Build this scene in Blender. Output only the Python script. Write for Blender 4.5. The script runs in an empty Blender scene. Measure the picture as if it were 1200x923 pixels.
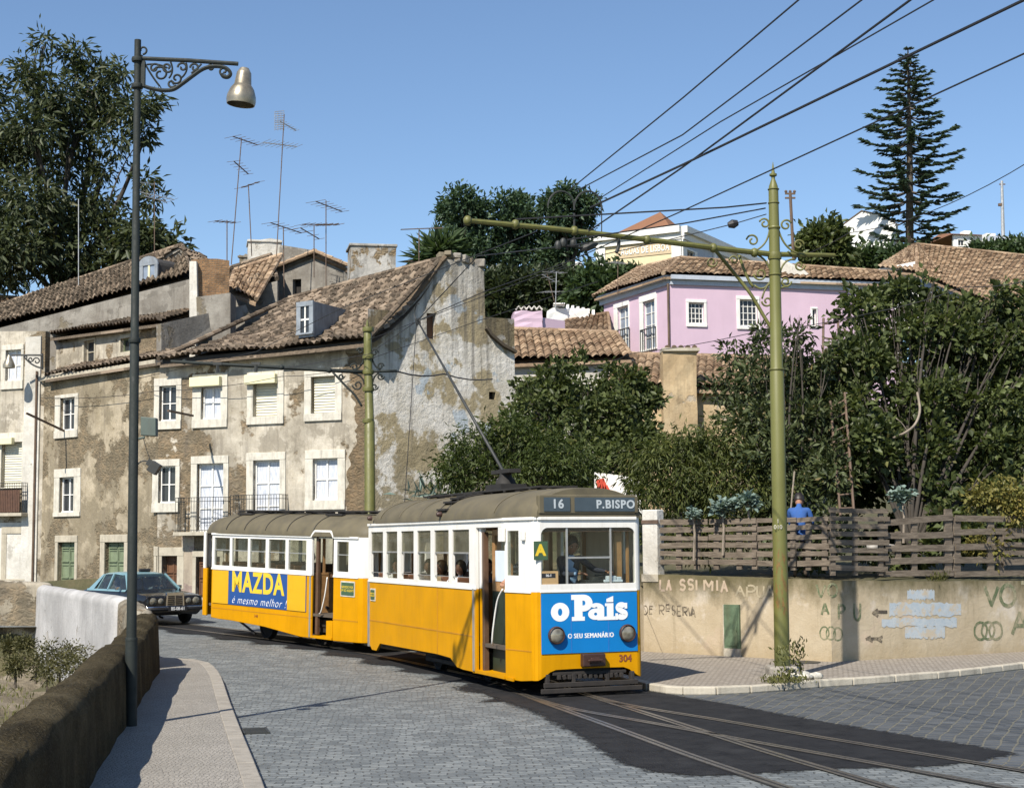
import bpy, math, random
import numpy as np
from mathutils import Vector, Matrix
random.seed(7); np.random.seed(7)
sc = bpy.context.scene
COL = sc.collection
R = math.radians
# ---------------------------------------------------------------- camera
F, CX, CY, EYE = 1800., 600., 461.5, 2.5
PITCH = math.atan((633 - CY) / F); ROLL = .008
_c, _s = math.cos(ROLL), math.sin(ROLL)
_r0, _u0 = Vector((1, 0, 0)), Vector((0, -math.sin(PITCH), math.cos(PITCH)))
FWD = Vector((0, math.cos(PITCH), math.sin(PITCH)))
RGT = _c * _r0 - _s * _u0; UPV = _s * _r0 + _c * _u0
cam_d = bpy.data.cameras.new('camera'); cam = bpy.data.objects.new('camera', cam_d); COL.objects.link(cam)
cam.matrix_world = Matrix((( RGT.x, UPV.x, -FWD.x, 0), (RGT.y, UPV.y, -FWD.y, 0), (RGT.z, UPV.z, -FWD.z, EYE), (0, 0, 0, 1)))
cam_d.sensor_width = 36; cam_d.lens = 36 * F / 1200; cam_d.clip_start = .2; cam_d.clip_end = 3000
sc.camera = cam
# ---------------------------------------------------------------- light
SUN_EL, SUN_DIR = R(46), Vector((-.475, -.88, 0)).normalized()
world = bpy.data.worlds.new('World'); sc.world = world; world.use_nodes = True
wn = world.node_tree; wn.nodes.clear()
_o = wn.nodes.new('ShaderNodeOutputWorld'); _b = wn.nodes.new('ShaderNodeBackground'); _k = wn.nodes.new('ShaderNodeTexSky')
_k.sky_type = 'NISHITA'; _k.sun_disc = False; _k.sun_elevation = SUN_EL
_k.sun_rotation = math.atan2(SUN_DIR.x, SUN_DIR.y)
_k.altitude = 200; _k.air_density = 1.0; _k.dust_density = .1; _k.ozone_density = 4.0
_b.inputs['Strength'].default_value = .101
_h = wn.nodes.new('ShaderNodeHueSaturation'); _h.inputs['Saturation'].default_value = 1.0; wn.links.new(_k.outputs[0], _h.inputs['Color']); wn.links.new(_h.outputs[0], _b.inputs[0]); wn.links.new(_b.outputs[0], _o.inputs[0])
sd = bpy.data.lights.new('sun', 'SUN'); sun = bpy.data.objects.new('sun', sd); COL.objects.link(sun)
sd.energy = 5.0; sd.angle = R(.53); sd.color = (1, .93, .82)
_v = Vector((SUN_DIR.x * math.cos(SUN_EL), SUN_DIR.y * math.cos(SUN_EL), math.sin(SUN_EL)))
sun.rotation_euler = _v.to_track_quat('Z', 'Y').to_euler(); sun.location = (-20, -30, 40)
sc.view_settings.view_transform = 'Standard'; sc.view_settings.look = 'None'
sc.view_settings.exposure = .52; sc.view_settings.gamma = 1; sc.view_settings.use_curve_mapping = False
sc.render.engine = 'CYCLES'
sc.cycles.use_denoising = True; sc.cycles.max_bounces = 8; sc.cycles.diffuse_bounces = 5; sc.cycles.glossy_bounces = 3
sc.cycles.transmission_bounces = 4; sc.cycles.transparent_max_bounces = 14
sc.cycles.caustics_reflective = False; sc.cycles.caustics_refractive = False

# ---------------------------------------------------------------- measuring helpers (photo pixel -> place at a true distance)
def gz(x, y): return .02 * max(0., y - 32)
def ray(px, py):
    return RGT * ((px - CX) / F) + UPV * ((CY - py) / F) + FWD
def P(px, py, Y):
    d = ray(px, py); t = Y / d.y
    return Vector((d.x * t, Y, EYE + d.z * t))
def G(px, py, z=None):
    d = ray(px, py); zz = z or 0.
    for _ in range(30):
        t = (zz - EYE) / d.z; y = d.y * t
        if z is not None: break
        zz = gz(0, y)
    return Vector((d.x * t, y, zz))

class Plane:
    """vertical plane through two ground points; (u, z, out) -> world"""
    def __init__(s, p0, p1):
        s.p0 = Vector((p0[0], p0[1], 0)); q = Vector((p1[0], p1[1], 0)); s.L = (q - s.p0).length
        s.d = (q - s.p0) / s.L; s.n = Vector((s.d.y, -s.d.x, 0))
        if s.n.dot(s.p0) > 0: s.n = -s.n
    def uz(s, px, py):
        r = ray(px, py); t = s.p0.dot(s.n) / (r.x * s.n.x + r.y * s.n.y)
        w = Vector((r.x * t, r.y * t, EYE + r.z * t))
        return (w - s.p0).dot(s.d), w.z
    def pt(s, u, z, out=0): return s.p0 + s.d * u + s.n * out + Vector((0, 0, z))
    def rect(s, x0, y0, x1, y1):
        cx, cy = (x0 + x1) / 2, (y0 + y1) / 2
        return s.uz(x0, cy)[0], s.uz(x1, cy)[0], s.uz(cx, y1)[1], s.uz(cx, y0)[1]
    def off(s, o):
        a = s.p0 + s.n * o; b = a + s.d * s.L
        q = Plane((a.x, a.y), (b.x, b.y)); return q

# ---------------------------------------------------------------- object helpers
def Thing(name, label, cat, loc=(0, 0, 0), rz=0, group=None, tilt=0):
    o = bpy.data.objects.new(name, None); COL.objects.link(o); o.empty_display_size = .2
    o.location = loc; o.rotation_euler = (0, tilt, rz); o['label'] = label; o['category'] = cat
    if group: o['group'] = group
    o['_i'] = 0
    MW[o.name] = Matrix.LocRotScale(Vector(loc), o.rotation_euler.to_matrix(), None)
    del o['_i']
    return o
MW = {}
def tag(o, label, cat, group=None, kind=None):
    o['label'] = label; o['category'] = cat
    if group: o['group'] = group
    if kind: o['kind'] = kind
    return o
def struct(o, label=None):
    o['kind'] = 'structure'
    if label: o['label'] = label
    return o

def link_mesh(name, me, mats, parent=None, smooth=False, world=False, bevel=0):
    for m in (mats if isinstance(mats, (list, tuple)) else [mats]): me.materials.append(m)
    o = bpy.data.objects.new(name, me); COL.objects.link(o)
    if parent:
        o.parent = parent
        pm = MW.get(parent.name)
        if pm is None: pm = Matrix.Identity(4)
        MW[o.name] = pm
        if world: me.transform(pm.inverted())
    if smooth:
        me.polygons.foreach_set('use_smooth', [True] * len(me.polygons))
        if smooth is not True: me.set_sharp_from_angle(angle=R(smooth))
    if bevel:
        b = o.modifiers.new('bevel', 'BEVEL'); b.width = bevel; b.segments = 2; b.limit_method = 'ANGLE'; b.angle_limit = R(40)
    me.update()
    return o

class MB:
    def __init__(s): s.v = []; s.f = []; s.m = []
    def add(s, vs, fs, m=0):
        b = len(s.v); s.v += [tuple(p) for p in vs]
        for f in fs: s.f.append(tuple(b + i for i in f)); s.m.append(m)
        return s
    def box(s, c, size, rot=None, m=0):
        x, y, z = [a / 2 for a in size]; c = Vector(c)
        vs = [Vector((i, j, k)) for i in (-x, x) for j in (-y, y) for k in (-z, z)]
        if rot is not None: vs = [rot @ v for v in vs]
        return s.add([c + v for v in vs], [(0, 1, 3, 2), (4, 6, 7, 5), (0, 4, 5, 1), (2, 3, 7, 6), (0, 2, 6, 4), (1, 5, 7, 3)], m)
    def bar(s, a, b, w, h, m=0, up=(0, 0, 1)):
        a, b = Vector(a), Vector(b); d = b - a; L = d.length
        if L < 1e-6: return s
        d /= L; up = Vector(up)
        if abs(d.dot(up)) > .99: up = Vector((1, 0, 0)) if abs(d.x) < .9 else Vector((0, 1, 0))
        sx = d.cross(up).normalized(); uz = sx.cross(d)
        return s.box((a + b) / 2, (L, w, h), Matrix((d, sx, uz)).transposed(), m)
    def prism(s, pts, vec, m=0):
        pts = [Vector(p) for p in pts]; vec = Vector(vec); n = len(pts)
        fs = [tuple(range(n)), tuple(range(2 * n - 1, n - 1, -1))]
        fs += [(i, i + n, (i + 1) % n + n, (i + 1) % n) for i in range(n)]
        return s.add(pts + [p + vec for p in pts], fs, m)
    def poly(s, pts, m=0): return s.add(pts, [tuple(range(len(pts)))], m)
    def tube(s, pts, r, n=6, m=0, cap=True, closed=False):
        pts = [Vector(p) for p in pts]; k = len(pts)
        rs = r if isinstance(r, (list, tuple)) else [r] * k
        ups = None; rings = []
        for i, p in enumerate(pts):
            if closed: t = pts[(i + 1) % k] - pts[i - 1]
            else: t = pts[min(i + 1, k - 1)] - pts[max(i - 1, 0)]
            if t.length < 1e-9: t = Vector((0, 0, 1))
            t.normalize()
            if ups is None:
                ups = Vector((0, 0, 1)) if abs(t.z) < .9 else Vector((1, 0, 0))
            sx = t.cross(ups)
            if sx.length < 1e-6: sx = t.orthogonal()
            sx.normalize(); ups = sx.cross(t)
            rings += [p + (sx * math.cos(a) + ups * math.sin(a)) * rs[i] for a in [2 * math.pi * j / n for j in range(n)]]
        fs = []
        for i in range(k if closed else k - 1):
            i2 = (i + 1) % k
            fs += [(i * n + j, i * n + (j + 1) % n, i2 * n + (j + 1) % n, i2 * n + j) for j in range(n)]
        if cap and not closed: fs += [tuple(range(n - 1, -1, -1)), tuple((k - 1) * n + j for j in range(n))]
        return s.add(rings, fs, m)
    def lathe(s, prof, o=(0, 0, 0), n=16, m=0, axis=None):
        """profile [(r, z)] round +z, or round axis vector"""
        o = Vector(o); k = len(prof); vs = []
        q = Vector(axis).to_track_quat('Z', 'Y').to_matrix() if axis is not None else Matrix.Identity(3)
        for r, z in prof:
            vs += [o + q @ Vector((max(r, 1e-4) * math.cos(a), max(r, 1e-4) * math.sin(a), z)) for a in [2 * math.pi * j / n for j in range(n)]]
        fs = [(i * n + j, i * n + (j + 1) % n, (i + 1) * n + (j + 1) % n, (i + 1) * n + j) for i in range(k - 1) for j in range(n)]
        fs += [tuple(range(n - 1, -1, -1)), tuple((k - 1) * n + j for j in range(n))]
        return s.add(vs, fs, m)
    def ball(s, c, r, n=10, m=0, rot=None):
        c = Vector(c); rr = r if isinstance(r, (list, tuple)) else (r, r, r); vs = []; fs = []
        k = n // 2 + 1
        for i in range(k + 1):
            ph = math.pi * i / k
            for j in range(n):
                th = 2 * math.pi * j / n
                v = Vector((rr[0] * math.sin(ph) * math.cos(th), rr[1] * math.sin(ph) * math.sin(th), rr[2] * math.cos(ph)))
                vs.append(c + (rot @ v if rot is not None else v))
        fs = [(i * n + j, (i + 1) * n + j, (i + 1) * n + (j + 1) % n, i * n + (j + 1) % n) for i in range(k) for j in range(n)]
        return s.add(vs, fs, m)
    def grid(s, rows, m=0, closed=False):
        n = len(rows[0]); vs = [p for r in rows for p in r]
        return s.add(vs, [(i * n + j, i * n + (j + 1) % n, (i + 1) * n + (j + 1) % n, (i + 1) * n + j) for i in range(len(rows) - 1) for j in range(n if closed else n - 1)], m)
    def mesh(s, name):
        me = bpy.data.meshes.new(name); me.from_pydata(s.v, [], s.f); me.polygons.foreach_set('material_index', s.m); return me
    def build(s, name, mats, parent=None, smooth=False, bevel=0, world=False, fix=True):
        me = s.mesh(name)
        if fix:
            import bmesh
            bm = bmesh.new(); bm.from_mesh(me); bmesh.ops.recalc_face_normals(bm, faces=bm.faces); bm.to_mesh(me); bm.free()
        return link_mesh(name, me, mats, parent, smooth, world, bevel)
    def bw(s, name, mats, parent=None, **k): return s.build(name, mats, parent, world=True, **k)

def np_mesh(name, V, Fc):
    me = bpy.data.meshes.new(name); V = np.asarray(V, np.float32); Fc = np.asarray(Fc, np.int32); k = Fc.shape[1]
    me.vertices.add(len(V)); me.vertices.foreach_set('co', V.ravel())
    me.loops.add(Fc.size); me.loops.foreach_set('vertex_index', Fc.ravel())
    me.polygons.add(len(Fc)); me.polygons.foreach_set('loop_start', np.arange(0, Fc.size, k, dtype=np.int32))
    me.update(calc_edges=True); return me

def text_mesh(name, body, size, mats, parent, place, extrude=.004, offset=0., shear=0., sx=1., align='CENTER', space=1.):
    """place: function (x, y, z) -> point in the parent's space"""
    cu = bpy.data.curves.new(name, 'FONT'); cu.body = body; cu.size = size; cu.extrude = extrude; cu.offset = offset; cu.shear = shear
    cu.align_x = align; cu.align_y = 'CENTER'; cu.space_character = space; cu.resolution_u = 4
    ob = bpy.data.objects.new(name, cu); COL.objects.link(ob)
    bpy.context.view_layer.update()
    me = bpy.data.meshes.new_from_object(ob.evaluated_get(bpy.context.evaluated_depsgraph_get()))
    bpy.data.objects.remove(ob); bpy.data.curves.remove(cu)
    for v in me.vertices: v.co = Vector(place(v.co.x * sx, v.co.y, v.co.z))
    me.materials.clear()
    return me

def bez(p0, p1, p2, n=12):
    p0, p1, p2 = Vector(p0), Vector(p1), Vector(p2)
    return [(1 - t) ** 2 * p0 + 2 * t * (1 - t) * p1 + t * t * p2 for t in [i / n for i in range(n + 1)]]
def spiral(c, r0, r1, a0, a1, ex, ez, n=26):
    """flat spiral in the plane (ex, ez)"""
    c, ex, ez = Vector(c), Vector(ex), Vector(ez)
    out = []
    for i in range(n + 1):
        t = i / n; a = R(a0 + (a1 - a0) * t); r = r0 + (r1 - r0) * t
        out.append(c + ex * (r * math.cos(a)) + ez * (r * math.sin(a)))
    return out
Z = Vector((0, 0, 1))

# ---------------------------------------------------------------- materials
class NT:
    def __init__(s, name):
        s.mat = bpy.data.materials.new(name); s.mat.use_nodes = True
        s.t = s.mat.node_tree; s.t.nodes.clear()
        s.out = s.t.nodes.new('ShaderNodeOutputMaterial')
        s.tc = s.t.nodes.new('ShaderNodeTexCoord').outputs['Object']
    def N(s, typ, props=None, **inp):
        n = s.t.nodes.new('ShaderNode' + typ)
        for k, v in (props or {}).items(): setattr(n, k, v)
        for k, v in inp.items(): s.put(n.inputs[k.replace('_', ' ')], v)
        return n
    def put(s, sock, v):
        if isinstance(v, bpy.types.NodeSocket): s.t.links.new(v, sock)
        else:
            if sock.type == 'RGBA' and len(v) == 3: v = (*v, 1)
            sock.default_value = v
    def map(s, scale=(1, 1, 1), rot=(0, 0, 0), vec=None):
        n = s.N('Mapping', Scale=scale, Rotation=rot); s.put(n.inputs['Vector'], vec or s.tc); return n.outputs[0]
    def noise(s, scale, detail=6., rough=.6, vec=None, dist=0.):
        n = s.N('TexNoise', Scale=scale, Detail=float(detail), Roughness=rough, Distortion=dist); s.put(n.inputs['Vector'], vec or s.tc)
        return n.outputs['Fac']
    def vor(s, scale, feature='F1', out='Distance', vec=None, rnd=1.):
        n = s.N('TexVoronoi', {'feature': feature}, Scale=scale, Randomness=rnd); s.put(n.inputs['Vector'], vec or s.tc); return n.outputs[out]
    def ramp(s, fac, stops, interp='LINEAR'):
        n = s.N('ValToRGB'); cr = n.color_ramp; cr.interpolation = interp
        while len(cr.elements) < len(stops): cr.elements.new(.5)
        for e, (p, c) in zip(cr.elements, stops):
            e.position = p; e.color = (c, c, c, 1) if isinstance(c, (int, float)) else (*c, 1)
        s.put(n.inputs[0], fac); return n.outputs[0]
    def mix(s, fac, a, b, blend='MIX'):
        n = s.N('Mix', {'data_type': 'RGBA', 'blend_type': blend})
        s.put(n.inputs[0], fac); s.put(n.inputs[6], a); s.put(n.inputs[7], b); return n.outputs[2]
    def math(s, op, a, b=0., clamp=False):
        n = s.N('Math', {'operation': op, 'use_clamp': clamp}); s.put(n.inputs[0], a); s.put(n.inputs[1], b); return n.outputs[0]
    def bump(s, h, strength=.4, dist=.02, normal=None):
        n = s.N('Bump', Strength=strength, Distance=dist, Height=h)
        if normal: s.put(n.inputs['Normal'], normal)
        return n.outputs[0]
    def princ(s, col, rough=.6, metal=0., normal=None, **k):
        n = s.N('BsdfPrincipled'); s.put(n.inputs['Base Color'], col); s.put(n.inputs['Roughness'], rough); s.put(n.inputs['Metallic'], metal)
        if normal: s.put(n.inputs['Normal'], normal)
        for kk, v in k.items(): s.put(n.inputs[kk.replace('_', ' ')], v)
        return n.outputs[0]
    def done(s, sh): s.t.links.new(sh, s.out.inputs[0]); return s.mat
def mul(c, k): return tuple(min(1, a * k) for a in c)

def plain(name, col, rough=.6, metal=0., var=.15, scale=3., bump=0., bscale=30., dirt=0., dcol=(.09, .07, .05), spec=.5):
    n = NT(name)
    c = n.mix(n.ramp(n.noise(scale, 6), [(.3, 0.), (.7, 1.)]), mul(col, 1 - var), mul(col, 1 + var))
    if dirt:
        st = n.noise(2.2, 8, .7, n.map((3, 3, .5)))
        c = n.mix(n.math('MULTIPLY', n.ramp(st, [(.48, 0.), (.75, 1.)]), dirt), c, dcol)
    nm = n.bump(n.noise(bscale, 4), bump, .02) if bump else None
    rr = n.ramp(n.noise(scale * 2, 4), [(.3, max(0, rough - .1)), (.7, min(1, rough + .1))])
    return n.done(n.princ(c, rr, metal, nm, Specular_IOR_Level=spec))

def plaster(name, base, base2, patch, thr=.55, grime=.6, pscale=.45, stone=True, streak=(.10, .085, .07), blue=None, bthr=.7, off=0.):
    n = NT(name); v = n.map((1, 1, 1), (0, 0, off)); c_dark = mul(base2, .5)
    c = n.mix(n.ramp(n.noise(.9, 7, .65, v), [(.36, 0.), (.62, 1.)]), base, base2)
    c = n.mix(n.math('MULTIPLY', n.ramp(n.noise(.45, 4, .6, n.map((1, 1, 1.3), (3, 1, off))), [(.45, 0.), (.65, 1.)]), .55), c, mul(base2, .55))
    c = n.mix(n.math('MULTIPLY', n.ramp(n.noise(5, 5, .7, v), [(.45, 0.), (.75, 1.)]), .5), c, mul(base2, .72))
    if blue: c = n.mix(n.ramp(n.noise(.6, 6, .6, n.map((1, 1, .8), (1, 2, off))), [(bthr, 0.), (bthr + .03, 1.)]), c, blue)
    # lime wash flaked off, showing stone and mortar
    pn = n.noise(pscale, 9, .62, v); pm = n.ramp(pn, [(thr, 0.), (thr + .025, 1.)])
    # grey render showing in blotches
    gm = n.ramp(n.noise(pscale * 1.6, 9, .66, n.map((1, 1, 1), (.7, .2, off + 2))), [(thr - .01, 0.), (thr + .03, 1.)])
    c = n.mix(n.math('MULTIPLY', gm, .7), c, n.mix(n.noise(6, 6, .7), mul(base2, .42), mul(base2, .78)))
    wv = n.N('VectorMath', {'operation': 'MULTIPLY_ADD'}); wn_ = n.N('TexNoise', Scale=3., Detail=4.); n.put(wn_.inputs['Vector'], n.tc); n.put(wv.inputs[0], wn_.outputs['Color']); wv.inputs[1].default_value = (.35, .35, .35); n.put(wv.inputs[2], n.map((1, 1, 1.6)))
    rub = n.vor(5.2, 'F1', 'Color', wv.outputs[0])
    rc = n.mix(.35, patch, n.mix(n.ramp(rub, [(.2, 0.), (.8, 1.)]), mul(patch, .6), mul((patch[0] * 1.25, patch[1] * 1.02, patch[2] * .85), 1.25)))
    rc = n.mix(n.ramp(n.noise(2.4, 8, .75), [(.42, 0.), (.62, 1.)]), rc, mul(patch, .55))
    c = n.mix(pm, c, rc if stone else n.mix(n.noise(3, 7, .7), mul(patch, .7), mul(patch, 1.2)))
    big = n.ramp(n.noise(.7, 6, .7, n.map((1, 1, .8), (4, 0, off))), [(.38, 0.), (.68, .45)])
    c = n.mix(big, c, mul(c_dark, 1.))
    # rain streaks
    g = n.noise(1.6, 8, .68, n.map((2.6, 2.6, .28)))
    g = n.math('MULTIPLY', n.ramp(g, [(.5, 0.), (.78, 1.)]), grime)
    c = n.mix(g, c, streak)
    h = n.math('ADD', n.math('MULTIPLY', n.noise(9, 8, .7), .6), n.math('MULTIPLY', pm, -.55))
    if stone: h = n.math('ADD', h, n.math('MULTIPLY', n.math('MULTIPLY', n.vor(5.2, 'DISTANCE_TO_EDGE', 'Distance', wv.outputs[0]), pm), 1.6))
    return n.done(n.princ(c, .93, 0., n.bump(h, .7, .05), Specular_IOR_Level=.15))

def tilemat(name, c1, c2, c3, moss=(.10, .09, .06)):
    n = NT(name)
    at = n.N('Attribute', {'attribute_name': 'tuv'}).outputs['Vector']; fl = n.N('VectorMath', {'operation': 'FLOOR'}); n.put(fl.inputs[0], at)
    wn_ = n.N('TexWhiteNoise', {'noise_dimensions': '3D'}); n.put(wn_.inputs['Vector'], fl.outputs[0])
    fx = n.N('VectorMath', {'operation': 'FRACTION'}); n.put(fx.inputs[0], at); sx = n.N('SeparateXYZ'); n.put(sx.inputs[0], fx.outputs[0])
    chan = n.ramp(n.math('ABSOLUTE', n.math('SUBTRACT', sx.outputs[0], .5)), [(.32, 0.), (.47, .7)])
    c = n.ramp(wn_.outputs['Value'], [(.0, mul(c1, .7)), (.3, c1), (.6, c2), (1., c3)])
    c = n.mix(n.ramp(n.noise(1.3, 8, .7), [(.42, 0.), (.75, .55)]), c, moss)
    c = n.mix(n.ramp(n.noise(9, 5, .7), [(.5, 0.), (.8, .5)]), c, mul(c3, 1.3))
    c = n.mix(chan, c, mul(moss, .38))
    return n.done(n.princ(c, .92, 0., n.bump(n.noise(25, 5), .4, .02), Specular_IOR_Level=.15))

def leafmat(name, dark, light, yellow=None, trans=.25, rough=.45, yel=.05):
    n = NT(name); g = n.N('NewGeometry').outputs['Random Per Island']
    st = [(0, dark), (.75, light), (1 - yel, mul(light, 1.25))]
    if yellow: st.append((1., yellow))
    c = n.ramp(g, st)
    c = n.mix(n.ramp(n.noise(.9, 4, .6), [(.36, 0.), (.64, 1.)]), n.mix(.45, c, dark), n.mix(.35, c, mul(light, 1.2)))
    p = n.princ(c, rough, 0., Specular_IOR_Level=.22)
    tr = n.N('BsdfTranslucent'); n.put(tr.inputs[0], n.mix(.5, c, mul((light[0] * 1.2, light[1] * 1.3, light[2] * .5), 1.3)))
    m = n.N('MixShader', Fac=trans); n.put(m.inputs[1], p); n.put(m.inputs[2], tr.outputs[0])
    return n.done(m.outputs[0])

def setts(name, rot, bw, bh, mort, msize, c1, c2, c3, bump=.6, patchy=.6, wob=.06):
    n = NT(name)
    wb = n.N('TexNoise', Scale=1.1, Detail=3.); n.put(wb.inputs['Vector'], n.tc)
    off = n.N('VectorMath', {'operation': 'MULTIPLY_ADD'}); n.put(off.inputs[0], wb.outputs['Color']); off.inputs[1].default_value = (wob * 3, wob * 3, 0); n.put(off.inputs[2], n.tc)
    wb2 = n.N('TexNoise', Scale=14., Detail=2.); n.put(wb2.inputs['Vector'], n.tc)
    off2 = n.N('VectorMath', {'operation': 'MULTIPLY_ADD'}); n.put(off2.inputs[0], wb2.outputs['Color']); off2.inputs[1].default_value = (.05, .05, 0); n.put(off2.inputs[2], off.outputs[0])
    v = n.map((1, 1, 1), (0, 0, rot), off2.outputs[0])
    b = n.N('TexBrick', {'offset': .5}, Scale=1., Mortar_Size=msize, Mortar_Smooth=.5, Bias=0., Brick_Width=bw, Row_Height=bh)
    n.put(b.inputs['Vector'], v); n.put(b.inputs['Color1'], (0, 0, 0)); n.put(b.inputs['Color2'], (1, 1, 1)); n.put(b.inputs['Mortar'], (.5, .5, .5))
    c = n.ramp(b.outputs['Color'], [(0, c1), (.5, c2), (1, c3)])
    c = n.mix(n.ramp(n.noise(.55, 6, .65), [(.35, 0.), (.7, patchy)]), c, mul(c1, .75))
    c = n.mix(n.ramp(n.noise(2.5, 6, .7), [(.5, 0.), (.75, .45)]), c, mul(c3, 1.15))
    c = n.mix(b.outputs['Fac'], c, mort)
    h = n.math('ADD', n.math('MULTIPLY', b.outputs['Fac'], -1.), n.math('MULTIPLY', n.noise(30, 4), .5))
    return n.done(n.princ(c, n.ramp(n.noise(4, 4), [(.3, .5), (.7, .8)]), 0., n.bump(h, bump, .03), Specular_IOR_Level=.35))

def glassmat(name, tint=(.75, .8, .78), dirt=.08, dcol=(.45, .45, .42)):
    n = NT(name)
    tr = n.N('BsdfTransparent'); n.put(tr.inputs[0], tint)
    gl = n.N('BsdfGlossy', Roughness=.03); n.put(gl.inputs[0], (1, 1, 1))
    df = n.N('BsdfDiffuse'); n.put(df.inputs[0], dcol)
    fr = n.math('MULTIPLY', n.N('Fresnel', IOR=1.45).outputs[0], .3)
    m = n.N('MixShader'); n.put(m.inputs[0], n.math('MULTIPLY', n.ramp(n.noise(3, 6), [(.35, .3), (.7, 1.)]), dirt)); n.put(m.inputs[1], tr.outputs[0]); n.put(m.inputs[2], df.outputs[0])
    m2 = n.N('MixShader'); n.put(m2.inputs[0], fr); n.put(m2.inputs[1], m.outputs[0]); n.put(m2.inputs[2], gl.outputs[0])
    return n.done(m2.outputs[0])

M = {}
M['limewash'] = plaster('limewash', (.68, .625, .525), (.44, .39, .305), (.21, .165, .105), .515, .7)
M['limewash_bare'] = plaster('limewash_bare', (.50, .43, .32), (.34, .285, .195), (.205, .17, .115), .495, .6, off=1.)
n = NT('gable_lime'); sp = n.N('SeparateXYZ'); n.put(sp.inputs[0], n.tc)
c = n.mix(n.ramp(n.noise(1.1, 8, .68), [(.35, 0.), (.65, 1.)]), (.64, .615, .565), (.47, .435, .365))
c = n.mix(n.ramp(n.noise(.42, 8, .62, n.map((1, 1, .9), (0, 0, 3.3))), [(.535, 0.), (.56, 1.)]), c, n.mix(n.noise(3, 7, .7), (.26, .215, .13), (.38, .32, .21)))
c = n.mix(n.ramp(n.noise(.8, 7, .6, n.map((1, 1, .8), (1, 0, 1))), [(.62, 0.), (.645, .8)]), c, (.36, .42, .47))
zf = n.math('DIVIDE', sp.outputs[2], 12.)
lo_ = n.math('ADD', n.math('SUBTRACT', .52, zf), n.math('MULTIPLY', n.math('SUBTRACT', n.noise(.5, 8, .65), .5), 1.1))
c = n.mix(n.ramp(lo_, [(.12, 0.), (.16, .9)]), c, n.mix(n.noise(4, 8, .75), (.17, .14, .085), (.31, .26, .165)))
st = n.math('ADD', n.noise(1.5, 8, .7, n.map((3.2, 3.2, .16))), n.math('MULTIPLY', n.math('SUBTRACT', zf, .55), .35))
c = n.mix(n.math('MULTIPLY', n.ramp(st, [(.54, 0.), (.72, 1.)]), .62), c, (.085, .08, .075))
c = n.mix(n.math('MULTIPLY', n.ramp(n.noise(7, 6, .75), [(.52, 0.), (.7, 1.)]), .35), c, (.2, .17, .11))
M['gablelime'] = n.done(n.princ(c, .95, 0., n.bump(n.noise(5, 9, .72), .9, .08), Specular_IOR_Level=.1))
M['gableplaster'] = plaster('gable_plaster', (.66, .62, .53), (.50, .455, .37), (.28, .235, .15), .52, .6, .26, False, (.10, .095, .085), (.40, .44, .48), .62, off=2.)
M['greyplaster'] = plaster('grey_plaster', (.36, .34, .30), (.24, .22, .19), (.2, .17, .12), .58, .7, .5, False, off=3.)
M['whiteplaster'] = plaster('white_plaster', (.70, .68, .63), (.6, .57, .5), (.38, .33, .26), .62, .35, .5, False, off=4.)
M['stainchimney'] = plaster('stained_chimney', (.62, .6, .56), (.42, .4, .36), (.27, .2, .11), .52, .85, .7, True, (.05, .05, .045), off=5.)
M['pinkwall'] = plain('pink_wall', (.56, .415, .505), .9, var=.05, scale=.8, bump=.1, dirt=.12, dcol=(.42, .30, .34), spec=.2)
M['creamwall'] = plain('cream_wall', (.66, .57, .36), .9, var=.06, scale=.5, dirt=.2, dcol=(.4, .33, .2), spec=.2)
M['tanwall'] = plaster('tan_wall', (.58, .46, .29), (.46, .34, .2), (.42, .36, .28), .58, .45, .6, False, off=6.)
M['white'] = plain('white_paint', (.74, .73, .69), .75, var=.06, dirt=.18, spec=.25)
M['whitewall'] = plain('white_wall', (.78, .77, .74), .9, var=.05, scale=1., dirt=.12, dcol=(.45, .42, .38), spec=.2)
M['cornice'] = plain('cornice_grey', (.42, .46, .52), .85, var=.08, dirt=.2)
M['limestone'] = plain('limestone', (.56, .53, .455), .9, var=.14, scale=4, bump=.25, dirt=.5, spec=.2)
M['dullstone'] = plain('dull_stone', (.42, .38, .30), .9, var=.15, scale=4, bump=.3, dirt=.4, spec=.2)
M['roof_old'] = tilemat('roof_old', (.085, .065, .048), (.165, .125, .09), (.32, .25, .185), (.085, .078, .06))
M['roof_tan'] = tilemat('roof_tan', (.25, .17, .112), (.35, .25, .165), (.46, .345, .235), (.13, .105, .075))
M['roof_red'] = tilemat('roof_red', (.36, .17, .10), (.44, .22, .13), (.5, .27, .16), (.3, .16, .1))
M['glassdark'] = plain('dark_glass', (.030, .034, .038), .08, var=.3, scale=1.5)
M['glassblue'] = plain('pale_glass', (.20, .24, .30), .1, var=.3, scale=1.5)
n = NT('lace_curtain'); M['curtain'] = n.done(n.princ(n.mix(n.ramp(n.noise(6, 4, .6, n.map((5, 5, .5))), [(.4, 0.), (.6, 1.)]), (.42, .45, .52), (.62, .64, .68)), .25))
n = NT('roller_shutter'); w = n.N('TexWave', {'wave_type': 'BANDS', 'bands_direction': 'Z'}, Scale=3.2); n.put(w.inputs['Vector'], n.tc)
M['shutter'] = n.done(n.princ(n.mix(w.outputs['Fac'], (.55, .52, .40), (.74, .71, .58)), .6, 0., n.bump(w.outputs['Fac'], .8, .03)))
M['shutterbox'] = plain('shutter_box', (.70, .66, .42), .6, var=.06)
M['greendoor'] = plain('green_door', (.16, .20, .12), .7, var=.15, bump=.2, dirt=.3)
M['olive'] = plain('olive_frame', (.12, .14, .08), .7)
M['browndoor'] = plain('brown_door', (.12, .055, .025), .6, var=.2)
M['orangedoor'] = plain('orange_door', (.36, .14, .03), .6, var=.15)
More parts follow.
